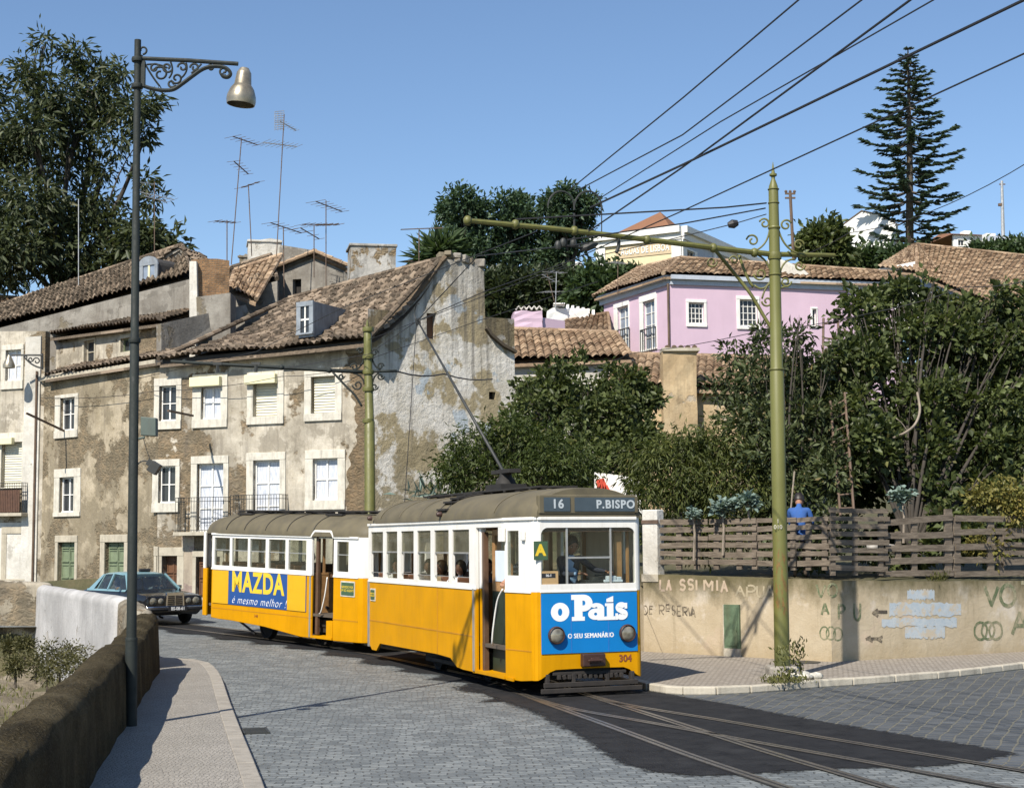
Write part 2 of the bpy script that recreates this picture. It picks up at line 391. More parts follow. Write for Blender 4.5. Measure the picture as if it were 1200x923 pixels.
M['darkhole'] = plain('dark_opening', (.02, .017, .015), .9)
M['brownslat'] = plain('brown_slats', (.09, .045, .028), .8, var=.25, scale=8)
M['zinc'] = plain('zinc_sheet', (.28, .31, .34), .6, .3, var=.2, dirt=.5)
M['tarboard'] = plain('tar_board', (.045, .042, .04), .85, var=.3)
M['iron'] = plain('black_iron', (.03, .032, .03), .6, var=.2)
M['lampgreen'] = plain('dark_green_iron', (.012, .017, .015), .75, var=.25, scale=6, bump=.15)
M['polegreen'] = plain('olive_green_paint', (.125, .124, .032), .5, var=.12, scale=5, bump=.15, dirt=.45, dcol=(.05, .05, .03))
n = NT('peeling_pole'); g = n.N('SeparateXYZ'); n.put(g.inputs[0], n.tc)
hz = n.math('MULTIPLY', n.ramp(n.math('DIVIDE', g.outputs[2], 4.), [(.2, .0), (.3, .17), (.5, .13), (.7, 0.)]), 1.)
pk = n.ramp(n.math('ADD', n.noise(7, 8, .7, n.map((3, 3, .8))), hz), [(.66, 0.), (.70, 1.)])
c = n.mix(n.ramp(n.noise(2, 5), [(.3, 0.), (.7, 1.)]), (.122, .122, .030), (.145, .145, .04))
c = n.mix(pk, c, n.mix(n.noise(20, 3), (.07, .04, .02), (.27, .16, .04)))
c = n.mix(n.ramp(n.math('DIVIDE', g.outputs[2], 4.), [(.0, .75), (.28, 0.)]), c, (.05, .06, .025))
M['poleold'] = n.done(n.princ(c, .5, 0., n.bump(pk, -.3, .01)))
M['bell'] = plain('aged_zinc_lamp', (.30, .265, .20), .38, .6, var=.25, scale=5)
M['bellin'] = plain('lamp_inside', (.10, .09, .075), .6)
M['alu'] = plain('aluminium_aerial', (.42, .42, .41), .4, .5, var=.2)
M['rustmast'] = plain('rusty_mast', (.12, .08, .055), .8, var=.3)
M['wire'] = plain('wire_black', (.018, .018, .02), .6)
M['brick'] = None
n = NT('crumbling_brick'); b = n.N('TexBrick', Scale=1., Mortar_Size=.012, Brick_Width=.24, Row_Height=.075); n.put(b.inputs['Vector'], n.map((1, 1, 1), (R(90), 0, 0)))
n.put(b.inputs['Color1'], (.36, .20, .09)); n.put(b.inputs['Color2'], (.24, .13, .06)); n.put(b.inputs['Mortar'], (.20, .15, .10))
M['brick'] = n.done(n.princ(n.mix(n.ramp(n.noise(2.5, 7, .7), [(.45, 0.), (.7, .8)]), b.outputs['Color'], (.08, .055, .035)), .95, 0., n.bump(n.math('ADD', n.math('MULTIPLY', b.outputs['Fac'], -.7), n.noise(8, 6)), .8, .05)))
# ground
A_TR = math.atan2(-.964, .265)
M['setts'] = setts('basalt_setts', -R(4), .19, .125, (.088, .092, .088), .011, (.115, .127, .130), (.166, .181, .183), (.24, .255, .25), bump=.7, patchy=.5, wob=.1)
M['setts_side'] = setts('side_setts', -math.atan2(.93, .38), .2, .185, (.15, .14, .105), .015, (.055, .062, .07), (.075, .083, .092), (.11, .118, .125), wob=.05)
n = NT('worn_tar'); at = n.N('Attribute', {'attribute_name': 'cov'}).outputs['Fac']
nz = n.math('ADD', n.math('MULTIPLY', n.noise(3, 7, .7), .4), n.math('MULTIPLY', n.noise(13, 5, .65), .6))
mk = n.ramp(n.math('ADD', n.math('MULTIPLY', n.math('SUBTRACT', at, .5), .9), nz), [(.44, 0.), (.60, 1.)])
c = n.mix(n.ramp(n.noise(3, 7, .7), [(.3, 0.), (.7, 1.)]), (.0095, .0095, .0105), (.024, .024, .025))
c = n.mix(n.ramp(n.noise(1.1, 6, .65), [(.55, 0.), (.75, .6)]), c, (.04, .04, .04))
p = n.princ(c, .85, 0., n.bump(n.noise(40, 4), .6, .02), Specular_IOR_Level=.2); tr = n.N('BsdfTransparent')
m = n.N('MixShader', Fac=mk); n.put(m.inputs[1], tr.outputs[0]); n.put(m.inputs[2], p); M['tar'] = n.done(m.outputs[0])
M['rail'] = plain('rail_steel', (.30, .26, .21), .35, .8, var=.3, scale=12)
M['railgroove'] = plain('rail_groove', (.02, .018, .016), .8)
n = NT('calcada_grey'); vv = n.vor(20, 'F1', 'Color', rnd=.75); vd = n.vor(20, 'DISTANCE_TO_EDGE', 'Distance', rnd=.75)
k = n.N('SeparateColor'); n.put(k.inputs[0], vv)
c = n.ramp(k.outputs[0], [(0, (.26, .24, .21)), (1, (.35, .325, .285))]); c = n.mix(n.ramp(n.noise(.8, 6), [(.35, 0.), (.7, .5)]), c, (.2, .185, .16))
c = n.mix(n.ramp(vd, [(.02, .7), (.09, 0.)]), c, (.14, .125, .10))
M['calcada'] = n.done(n.princ(c, .75, 0., n.bump(n.ramp(vd, [(0, 0.), (.15, 1.)]), .6, .02)))
n = NT('calcada_white'); mp = n.map((1, 1, 1), (0, 0, R(38)))
b = n.N('TexBrick', {'offset': .5}, Scale=1., Mortar_Size=.009, Brick_Width=.1, Row_Height=.1, Mortar_Smooth=.4); n.put(b.inputs['Vector'], mp)
n.put(b.inputs['Color1'], (.235, .205, .17)); n.put(b.inputs['Color2'], (.32, .285, .24)); n.put(b.inputs['Mortar'], (.13, .11, .085))
c = n.mix(n.ramp(n.noise(.7, 7), [(.4, 0.), (.75, .6)]), b.outputs['Color'], (.24, .205, .165))
M['calcadaw'] = n.done(n.princ(c, .8, 0., n.bump(n.math('MULTIPLY', b.outputs['Fac'], -1.), .5, .02)))
M['kerb'] = plain('kerb_stone', (.45, .41, .33), .85, var=.15, scale=3, bump=.3, dirt=.5)
M['kerbgrey'] = plain('kerb_grey', (.29, .265, .225), .85, var=.15, scale=3, bump=.3, dirt=.4)
n = NT('soil_grass'); c = n.ramp(n.noise(.35, 8, .7), [(.3, (.045, .05, .022)), (.5, (.08, .075, .035)), (.7, (.16, .125, .07))])
M['soil'] = n.done(n.princ(c, .95, 0., n.bump(n.noise(4, 8, .7), .8, .15)))
n = NT('gully_ground'); c = n.ramp(n.noise(.9, 8, .7), [(.3, (.09, .075, .045)), (.5, (.20, .165, .11)), (.7, (.36, .31, .24))])
M['gully'] = n.done(n.princ(c, .95, 0., n.bump(n.noise(3, 8, .7), 1., .2)))
# parapet: dark lichen render
n = NT('parapet_render'); sp = n.N('SeparateXYZ'); n.put(sp.inputs[0], n.tc)
c = n.ramp(n.noise(1.1, 8, .65), [(.32, (.022, .017, .008)), (.5, (.048, .037, .018)), (.68, (.10, .08, .045))])
c = n.mix(n.ramp(n.noise(45, 3, .7), [(.50, 0.), (.66, .55)]), c, (.14, .12, .08)); c = n.mix(n.ramp(n.noise(70, 3, .7), [(.55, 0.), (.68, .7)]), c, (.012, .01, .006))
c = n.mix(n.ramp(n.noise(3.5, 8, .75), [(.60, 0.), (.74, .6)]), c, (.16, .14, .095))
M['parapet'] = n.done(n.princ(c, .95, 0., n.bump(n.math('ADD', n.math('ADD', n.noise(14, 8, .75), n.math('MULTIPLY', n.noise(3, 6, .6), 1.5)), n.math('MULTIPLY', n.vor(28), .6)), .9, .06), Specular_IOR_Level=.1))
M['oldstone'] = plaster('old_stone_wall', (.5, .45, .36), (.33, .29, .22), (.2, .17, .12), .5, .7, .8, True, off=7.)
# retaining wall: cream render with green damp top and stains
n = NT('stained_render'); sp = n.N('SeparateXYZ'); n.put(sp.inputs[0], n.tc)
c = n.mix(n.ramp(n.noise(.7, 8, .62), [(.35, 0.), (.65, 1.)]), (.47, .40, .29), (.37, .30, .20))
c = n.mix(n.ramp(n.noise(1.7, 7, .6), [(.56, 0.), (.66, .7)]), c, (.56, .50, .42))
c = n.mix(n.ramp(n.noise(.9, 7, .6, n.map((1, 1, 1), (1, 0, 2))), [(.6, 0.), (.7, .5)]), c, (.50, .38, .30))
dz = n.math('ADD', n.math('DIVIDE', sp.outputs[2], 1.7), n.math('MULTIPLY', n.math('SUBTRACT', n.noise(1.4, 7, .7, n.map((1, 1, .5))), .5), .9))
c = n.mix(n.ramp(dz, [(.66, 0.), (.86, .6), (1.0, .92)]), c, (.105, .092, .045))
c = n.mix(n.ramp(dz, [(.0, .55), (.25, 0.)]), c, (.30, .23, .13))
c = n.mix(n.math('MULTIPLY', n.ramp(n.noise(1.5, 8, .7, n.map((2.5, 2.5, .25))), [(.55, 0.), (.8, 1.)]), .6), c, (.17, .14, .085))
M['retain'] = n.done(n.princ(c, .93, 0., n.bump(n.noise(8, 8, .7), .4, .04), Specular_IOR_Level=.15))
n = NT('weathered_wood'); c = n.ramp(n.noise(3, 8, .7, n.map((1, 1, 8))), [(.3, (.07, .054, .038)), (.5, (.145, .116, .086)), (.72, (.25, .205, .155))])
M['fence'] = n.done(n.princ(c, .9, 0., n.bump(n.noise(8, 6, .7, n.map((1, 1, 8))), .5, .02)))
M['twig'] = plain('twig_bark', (.045, .038, .03), .95, var=.35, scale=5)
M['bark'] = plain('bark', (.10, .08, .06), .95, var=.35, scale=5, bump=.8, bscale=14)
M['barkpale'] = plain('pale_bark', (.24, .20, .155), .9, var=.3, scale=4, bump=.5, bscale=12)
M['limetrunk'] = plain('limed_trunk', (.45, .42, .38), .9, var=.3, scale=5)
M['lv_euc'] = leafmat('leaf_eucalyptus', (.022, .032, .015), (.075, .09, .042), (.13, .11, .055))
M['lv_pine'] = leafmat('leaf_pine', (.026, .052, .032), (.075, .115, .065))
M['lv_dark'] = leafmat('leaf_dark_broad', (.016, .026, .010), (.105, .128, .045), (.20, .18, .07), trans=.25, rough=.45)
M['lv_loquat'] = leafmat('leaf_loquat', (.016, .026, .012), (.098, .118, .050), (.22, .15, .06), trans=.22, rough=.45)
M['lv_peach'] = leafmat('leaf_peach', (.034, .046, .013), (.095, .11, .032), (.2, .16, .045), trans=.3)
M['lv_hedge'] = leafmat('leaf_hedge', (.02, .03, .014), (.05, .065, .03), (.09, .065, .035))
M['lv_far'] = leafmat('leaf_far', (.03, .05, .022), (.07, .105, .045))
M['lv_arau'] = leafmat('leaf_araucaria', (.034, .06, .05), (.08, .115, .09))
M['lv_weed'] = leafmat('leaf_weed', (.06, .065, .02), (.15, .15, .05), (.24, .20, .09))
M['lv_kale'] = leafmat('leaf_kale', (.10, .145, .125), (.20, .26, .225), trans=.1)
M['lv_yellow'] = leafmat('leaf_yellowing', (.10, .11, .03), (.2, .17, .05), (.32, .2, .05))
# ================================================================ SETTING: ground, roads, walls
def wallx(y): return -4.15 - .178 * (y - 15)
def interp(tab, x):
    for (a, b), (c, d) in zip(tab, tab[1:]):
        if x <= c: return b + (d - b) * max(0, (x - a)) / (c - a)
    return tab[-1][1]
HR = [(40, .9), (46, 1.2), (60, 4.), (75, 7.), (100, 11.), (130, 16.5), (200, 24), (420, 34)]
HL = [(40, .0), (62, .4), (72, 3.), (90, 8), (130, 14), (200, 24), (420, 34)]
def gully_in(x, y):
    if y < 30.5: d = wallx(y) - .3 - x
    elif y < 43.4: d = -8.0 - (y - 32) * .43 - x
    else: return 0
    if d < 0: return 0
    e = (43.6 - y) if x > -13.5 else (45.5 - y)
    return max(0., min(d * 3, e * .3 + .2, 1.15))
def terrain(x, y):
    k = min(1, max(0, (x + 5) / 7)); k = k * k * (3 - 2 * k)
    h = interp(HR, y) * k + interp(HL, y) * (1 - k) if y > 40 else gz(x, y) * (y <= 40)
    if y > 58: h += .6 * math.sin(x * .13 + y * .07) + .4 * math.sin(x * .31 - y * .11)
    h -= gully_in(x, y) * (1 + .12 * math.sin(x * 1.7 + y * .9))
    return h - .06
xs = list(np.arange(-26, 14, .5)); xs = list(np.arange(-420, -40, 20)) + list(np.arange(-40, -26, 2)) + xs + list(np.arange(14, 60, 3)) + list(np.arange(60, 460, 20))
ys = list(np.arange(-60, -6, 6)) + list(np.arange(-6, 60, .5)) + list(np.arange(60, 150, 3)) + list(np.arange(150, 900, 30))
mb = MB(); mb.grid([[(x, y, terrain(x, y)) for x in xs] for y in ys])
struct(mb.build('ground', M['soil'], smooth=True, fix=False))

def left_bound(y):
    if y < 29: return wallx(y) - .2
    if y < 43.5: return -6.9 - (y - 29) * .44
    return -45
rows = []
for y in [a * 1.0 for a in range(-14, 44)] + [43.6, 44.5, 47, 50, 54, 58, 63]:
    l = left_bound(y); r = 34 if y < 34 else (34 - (y - 34) * 12 if y < 36.6 else 0.)
    rows.append([(l + (r - l) * i / 24, y, gz(0, y)) for i in range(25)])
mb = MB(); mb.grid(rows); struct(mb.build('road', M['setts'], fix=False))
# side street, tar patch, rails
KERB = [G(757, 809), G(778, 812.5), G(800, 814), G(840, 814), G(880, 812), G(920, 809), G(960, 805.5), G(1000, 803), G(1050, 799.5), G(1100, 795.5), G(1150, 790), G(1200, 784), Vector((14, 32.5, 0)), Vector((22, 37, 0)), Vector((34, 42, 0))]
KERB = [Vector((p.x, p.y, 0)) for p in KERB]
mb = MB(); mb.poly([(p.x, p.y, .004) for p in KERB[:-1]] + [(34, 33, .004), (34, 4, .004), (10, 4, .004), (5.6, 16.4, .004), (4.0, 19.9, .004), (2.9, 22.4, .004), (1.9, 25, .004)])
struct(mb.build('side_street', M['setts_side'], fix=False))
TAR = [(560, 806), (585, 816), (612, 826), (640, 836), (668, 850), (694, 864), (718, 880), (745, 895), (775, 903), (812, 907), (851, 906), (905, 903), (965, 899), (1030, 897), (1094, 896), (1140, 890), (1176, 883), (1140, 876), (1084, 867), (1020, 857), (960, 847), (905, 837), (859, 828), (805, 819), (757, 811), (700, 806), (630, 802)]
tp = [G(x, y) for x, y in TAR]; pts = []
for a, b in zip(tp, tp[1:] + tp[:1]):
    for k in range(16):
        p = a.lerp(b, k / 16); pts.append((p.x, p.y, .008))
def cov_mesh(name, rings, cv):
    mb = MB(); mb.grid(rings, closed=False)
    o = struct(mb.build(name, M['tar'], fix=False)); a = o.data.attributes.new('cov', 'FLOAT', 'POINT')
    v_ = []
    for r_, c_ in zip(rings, cv): v_ += [c_] * len(r_)
    a.data.foreach_set('value', np.array(v_[:len(mb.v)], np.float32)); return o
pv = [Vector((p[0], p[1], .008)) for p in pts]; n_p = len(pv); nrm = []
for i in range(n_p):
    t = pv[(i + 6) % n_p] - pv[i - 6]; t.normalize(); nrm.append(Vector((t.y, -t.x, 0)))
cen = sum(pv, Vector()) / n_p
if sum((p - cen).dot(q) for p, q in zip(pv, nrm)) < 0: nrm = [-q for q in nrm]
rg = [list(pv), [p + q * .5 for p, q in zip(pv, nrm)]]; rg = [r + [r[0]] for r in rg]
mb = MB(); mb.poly(rg[0][:-1]); b_ = len(mb.v); mb.grid(rg)
o = struct(mb.build('tar_patch', M['tar'], fix=False)); a = o.data.attributes.new('cov', 'FLOAT', 'POINT'); a.data.foreach_set('value', np.array([.69] * (b_ + len(rg[0])) + [.02] * len(rg[1]), np.float32))
def smoothpath(pts, n=10):
    pts = [Vector(p) for p in pts]; q = [pts[0]] + pts + [pts[-1]]; out = []
    for i in range(1, len(q) - 2):
        for k in range(n):
            t = k / n; a, b, c, d = q[i - 1], q[i], q[i + 1], q[i + 2]
            out.append(.5 * ((2 * b) + (c - a) * t + (2 * a - 5 * b + 4 * c - d) * t * t + (3 * b - a - 3 * c + d) * t ** 3))
    return out + [pts[-1]]
def ribbon(mb, path, w, z, off=0, m=0, thick=0):
    L, Rr = [], []
    for i, p in enumerate(path):
        t = (path[min(i + 1, len(path) - 1)] - path[max(i - 1, 0)]); t.z = 0; t.normalize(); nn = Vector((t.y, -t.x, 0))
        L.append(p + nn * (off - w / 2) + Z * z); Rr.append(p + nn * (off + w / 2) + Z * z)
    mb.grid([L, Rr], m)
T1 = smoothpath([(-9.8, 43.6, .232), (-7.5, 40.7, .174), (-5.5, 38.2, .124), (-4.04, 36.3, .086), (-2.4, 33.6, .032), (-.98, 30.6, 0), (.02, 28.0, 0), (.74, 24.9, 0), (1.72, 21.2, 0), (2.5, 18.2, 0), (3.2, 15.8, 0), (5.2, 9, 0), (8, 0, 0), (11, -10, 0)])
T2 = smoothpath([(.74, 24.9, 0), (1.30, 23.3, 0), (2.35, 21.4, 0), (3.35, 19.5, 0), (4.4, 17.6, 0), (5.3, 15.9, 0), (8.8, 9.2, 0), (13.5, 0, 0)])
mb = MB(); L_, R_ = [], []
for i, p in enumerate(T1[:72]):
    t = (T1[i + 1] - T1[max(i - 1, 0)]); t.z = 0; t.normalize(); nn = Vector((t.y, -t.x, 0)); w = 1.25 + .22 * math.sin(i * .9) + random.uniform(-.1, .1)
    L_.append([p + nn * k * w + Z * .006 for k in (-1.25, -.75, .75, 1.35)])
cov_mesh('tar_strip', [list(r) for r in zip(*L_)], [0., .72, .72, 0.])
mb = MB()
for tr, dz in ((T1, 0), (T2, .0012)):
    for s in (-1, 1):
        ribbon(mb, tr, .062, .016 + dz, s * .53, 0); ribbon(mb, tr, .04, .0135 + dz, s * .477, 1); ribbon(mb, tr, .02, .0125 + dz, s * .572, 1); ribbon(mb, tr, .05, .0148 + dz, s * .432, 0)
struct(mb.build('tram_tracks', [M['rail'], M['railgroove']], fix=False))
# left pavement with kerb slabs
LK = [Vector(p) for p in ((1.4, -6, 0), (-.6, 7, 0), (-1.95, 13, 0), (-2.6, 16.0, 0), (-3.6, 20.4, 0), (-4.4, 24.0, 0), (-5.35, 28.3, 0), (-5.95, 30.6, 0), (-6.35, 31.7, 0), (-7.0, 32.4, 0), (-7.9, 32.6, 0), (-8.6, 32.0, 0))]
lk = smoothpath(LK, 8)
mb = MB(); inn = []
for i, p in enumerate(lk):
    t = (lk[min(i + 1, len(lk) - 1)] - lk[max(i - 1, 0)]).normalized(); inn.append(p + Vector((-t.y, t.x, 0)) * .2)
wl = [Vector((wallx(y) - .15, y, 0)) for y in (29.3, 25, 20, 15, 10, 4, -6)]
mb.poly([(p.x, p.y, .12) for p in inn] + [(-7.6, 30.6, .12)] + [(p.x, p.y, .12) for p in wl])
struct(mb.build('pavement', M['calcada'], fix=False))
mb = MB()
acc = 0; last = 0
for i in range(1, len(lk)):
    acc += (lk[i] - lk[i - 1]).length
    if acc > .9 or i == len(lk) - 1:
        a, b, c, d = lk[last], lk[i], inn[i], inn[last]
        j = random.uniform(-.006, .006); k = .006
        dd = (b - a).normalized() * k
        mb.prism([(a + dd).to_tuple(), (b - dd).to_tuple(), (c - dd).to_tuple(), (d + dd).to_tuple()], (0, 0, .125 + j)); last = i; acc = 0
struct(mb.build('kerb', M['kerbgrey'], bevel=.015))
# right pavement
RW = [Vector((2.6, 33.3, 0)), G(755, 763, .12), G(865, 769, .12), G(975, 775, .12), G(1085, 769.5, .12), G(1200, 763, .12), Vector((15, 34.6, 0)), Vector((24, 40, 0)), Vector((34, 45.5, 0))]
RW = [Vector((p.x, p.y, 0)) for p in RW]
mb = MB(); kin = []
for i, p in enumerate(KERB):
    t = (KERB[min(i + 1, len(KERB) - 1)] - KERB[max(i - 1, 0)]).normalized(); kin.append(p + Vector((-t.y, t.x, 0)) * .17)
mb.poly([(p.x, p.y, .12) for p in kin] + [(p.x, p.y + .1, .12) for p in RW[::-1]] + [(.4, 36.8, .12), (-.6, 36.2, .12)])
struct(mb.build('right_pavement', M['calcadaw'], fix=False))
mb = MB()
kp = [(kin[0] + Vector((-2.9, 10.2, 0))), ]
for a, b in zip(KERB, KERB[1:]):
    L = (b - a).length; nseg = max(1, round(L / .8)); t = (b - a) / L; nn = Vector((-t.y, t.x, 0))
    for k in range(nseg):
        p, q = a + t * (L * k / nseg + .01), a + t * (L * (k + 1) / nseg - .01)
        j = random.uniform(-.01, .01)
        mb.prism([p - nn * j, q - nn * j, q + nn * .175, p + nn * .175], (0, 0, .128 + random.uniform(-.008, .006)))
a, b = Vector((-.62, 36.1, 0)), KERB[0]
mb.prism([a, b, b + Vector((.17, .06, 0)), a + Vector((.17, .06, 0))], (0, 0, .125))
struct(mb.build('right_kerb', M['kerb'], bevel=.02))

mb = MB(); c_ = G(297, 857); d_ = Vector((-.24, .97, 0)).normalized(); s__ = Vector((d_.y, -d_.x, 0))
for k in range(7): mb.box(c_ + d_ * (-.24 + k * .08) + s__ * .02 + Z * .014, (.30, .03, .02), Matrix((s__, d_, Z)).transposed())
for k in (-1, 1): mb.box(c_ + s__ * (.02 + k * .16) + Z * .014, (.03, .56, .022), Matrix((s__, d_, Z)).transposed())
tag(mb.build('drain_grate', M['iron']), 'small iron drain grate in the gutter by the left kerb', 'drain')
# ---- parapet walls
def parapet(path, tops, bots, w, name, mats, label, cat, na=1.):
    """rounded-top wall lofted along a path; bots = (inner, outer) base heights"""
    rows = []; n = len(path)
    for i, p in enumerate(path):
        t = (path[min(i + 1, n - 1)] - path[max(i - 1, 0)]); t.z = 0; t.normalize(); nn = Vector((t.y, -t.x, 0))
        h = tops[i]; ww = w; k = 1
        row = [p + nn * (w / 2 + .02) + Z * bots[0], p + nn * (w / 2) + Z * (h - .2)]
        for a in range(15, 180, 15): row.append(p + nn * (math.cos(R(a)) * w / 2) + Z * (h - .2 + .2 * math.sin(R(a)) ** .8))
        row += [p - nn * (w / 2) + Z * (h - .2), p - nn * (w / 2 + .05) + Z * bots[1]]
        rows.append([q + Vector((.018 * math.sin(i * 1.7 + j) + random.uniform(-.012, .012), .0, .022 * math.sin(i * 2.3 + j * .7) + random.uniform(-.014, .014))) * na for j, q in enumerate(row)])
    for end in ((0, 1), (-1, -1)):   # rounded ends
        r0 = rows[end[0]]; p = path[end[0]]; t = (path[0] - path[1]) if end[0] == 0 else (path[-1] - path[-2]); t.z = 0; t.normalize()
        new = []
        for a in (30, 60, 85):
            c = Vector((p.x, p.y, 0)); rr = []
            for q in r0:
                d = Vector((q.x, q.y, 0)) - c; rr.append(c + d * math.cos(R(a)) + t * (w / 2) * math.sin(R(a)) + Z * (q.z - (.12 * (1 - math.cos(R(a))) if q.z > .3 else 0)))
            new.append(rr)
        rows = new[::-1] + rows if end[0] == 0 else rows + new
    mb = MB(); mb.grid(rows)
    o = mb.build(name, mats, smooth=50); tag(o, label, cat); return o
yy = [-6 + i * .7 for i in range(49)] + [28.8]
path = [Vector((wallx(y) - .25, y, 0)) for y in yy]
parapet(path, [1.07 + .02 * math.sin(y) + (.16 * max(0, (y - 26.5) / 2.3)) for y in yy], (.05, -4), .5, 'parapet_wall', M['parapet'], 'dark brown rounded parapet wall beside the left pavement and lamp post', 'wall')
wa, wb_ = Vector((-7.95, 31.6, 0)), Vector((-13.15, 43.4, 0))
path = [wa.lerp(wb_, i / 12) for i in range(13)]
parapet(path, [1.42 - .06 * i / 12 for i in range(13)], (-.1, -3), .45, 'white_wall', plaster('chalky_lime', (.52, .51, .50), (.46, .45, .44), (.4, .38, .35), .66, .3, .6, False, off=9.), 'whitewashed parapet wall in front of the parked taxi', 'wall', na=.25)
path = [Vector((-13.3, 43.7, 0)).lerp(Vector((-30, 46.8, 0)), i / 12) for i in range(13)]
parapet(path, [1.45 + .03 * math.sin(i * 2) for i in range(13)], (0, -3.5), .6, 'stone_wall', M['oldstone'], 'grey crumbling stone wall at left edge below the orange door', 'wall')
path = [Vector((-7.15, 29.6, 0)).lerp(Vector((-7.75, 31.3, 0)), i / 4) for i in range(5)]
parapet(path, [1.28, 1.3, 1.32, 1.35, 1.38], (0, -3), .5, 'wall_pier', M['oldstone'], 'weathered grey wall end joining the brown parapet to the white wall', 'wall')

# gully slope: stony ground and weeds below the parapet
mb = MB(); rr = []
for i in range(26):
    y = 24 + i * .75; row = []
    for j in range(24):
        x = -22 + j * .62; row.append((x, y, terrain(x, y) + .07 + .18 * math.sin(x * 2.1 + y * 1.3) * math.sin(y * 1.9) + random.uniform(-.09, .09)))
    rr.append(row)
# (only the part left of the walls)
ok = [[(p[0] < (wallx(p[1]) - .6 if p[1] < 30.5 else -8.1 - (p[1] - 31.6) * .44) and p[1] < 43.2) for p in r] for r in rr]
vs = [p for r in rr for p in r]; nn_ = len(rr[0]); fs = []
for i in range(len(rr) - 1):
    for j in range(nn_ - 1):
        if ok[i][j] and ok[i][j + 1] and ok[i + 1][j] and ok[i + 1][j + 1]: fs.append((i * nn_ + j, i * nn_ + j + 1, (i + 1) * nn_ + j + 1, (i + 1) * nn_ + j))
mb.add(vs, fs); struct(mb.build('gully_slope', M['gully'], smooth=True, fix=False))

# ---- retaining wall on the right with graffiti
RWt = [1.78, 1.76, 1.72, 1.68, 1.62, 1.58, 1.5, 1.4, 1.3]
wall_r = Thing('retaining_wall', 'stained cream retaining wall with painted graffiti beside the right pavement', 'wall', (6, 30, 0))
mb = MB()
for i, (a, b) in enumerate(zip(RW[1:], RW[2:])):
    za, zb = RWt[i + 1], RWt[i + 2]; t = (b - a).normalized(); nn = Vector((-t.y, t.x, 0)) * .35
    L = (b - a).length; n_ = max(2, int(L / .35))
    front = [[a.lerp(b, k / n_) + Z * (-.1 if s == 0 else (.12 + (za + (zb - za) * k / n_ - .12) * s / 6)) for k in range(n_ + 1)] for s in range(7)]
    top = [[p + nn * f for p in front[-1]] for f in (0, 1)]
    mb.grid(front); mb.grid(top)
mb.bw('wall_body', M['retain'], wall_r, smooth=40)
RP = [Plane((a.x, a.y), (b.x, b.y)) for a, b in zip(RW[1:], RW[2:])]
def rplane(px):
    for pl in RP:
        u, z = pl.uz(px, 720)
        if 0 <= u <= pl.L: return pl
    return RP[3]
def spray(nm, col):
    n = NT(nm); m_ = n.ramp(n.math('ADD', n.math('MULTIPLY', n.noise(9, 7, .75), .6), n.math('MULTIPLY', n.noise(1.6, 5, .6), .4)), [(.44, 0.), (.60, 1.)])
    return n.done(n.princ(n.mix(n.math('MULTIPLY', m_, .75), n.mix(n.noise(14, 4), mul(col, .8), mul(col, 1.25)), (.43, .36, .25)), .95, Specular_IOR_Level=.1))
M['gr_green'] = spray('graffiti_green', (.10, .13, .07))
M['gr_black'] = spray('graffiti_black', (.07, .06, .05))
M['gr_red'] = spray('graffiti_red', (.42, .325, .25))
M['gr_fade'] = spray('graffiti_fade', (.31, .275, .19))
n = NT('blue_overpaint'); c = n.mix(n.ramp(n.noise(7, 7, .75), [(.38, 0.), (.62, 1.)]), (.33, .39, .44), (.42, .45, .46)); c = n.mix(n.ramp(n.noise(3.2, 8, .75), [(.52, 0.), (.60, 1.)]), c, (.44, .38, .29))
c = n.mix(n.ramp(n.noise(16, 4, .7), [(.62, 0.), (.68, .7)]), c, (.20, .24, .26)); M['bluepatch'] = n.done(n.princ(c, .95))
def stroke(mb, pts, w, out=.02, m=0, closed=False):
    """flat paint stroke through photo pixels, on the wall"""
    P3 = []
    for (px, py) in pts:
        pl = rplane(px); u, z = pl.uz(px, py); P3.append(pl.pt(u, z, out))
    n = len(P3); Lf, Rt = [], []
    for i, p in enumerate(P3):
        t = (P3[(i + 1) % n] - P3[i - 1]) if closed else (P3[min(i + 1, n - 1)] - P3[max(i - 1, 0)])
        t.normalize(); pl = rplane(pts[i][0]); s = t.cross(pl.n).normalized() * w / 2
        Lf.append(p + s); Rt.append(p - s)
    if closed: Lf.append(Lf[0]); Rt.append(Rt[0])
    mb.grid([Lf, Rt], m)
GO = [.003]
def letters(mb, segs, w, m=0):
    for sg in segs:
        jx, jy = random.uniform(-.7, .7), random.uniform(-.8, .8); sg = [(x + jx + random.uniform(-.25, .25), y + jy + random.uniform(-.3, .3)) for x, y in sg]
        GO[0] = .003 + (GO[0] - .003 + .0003) % .006; stroke(mb, sg, w, GO[0], m)
def arc(cx, cy, rx, ry, a0, a1, n=14): return [(cx + rx * math.cos(R(a0 + (a1 - a0) * i / n)), cy + ry * math.sin(R(a0 + (a1 - a0) * i / n))) for i in range(n + 1)]
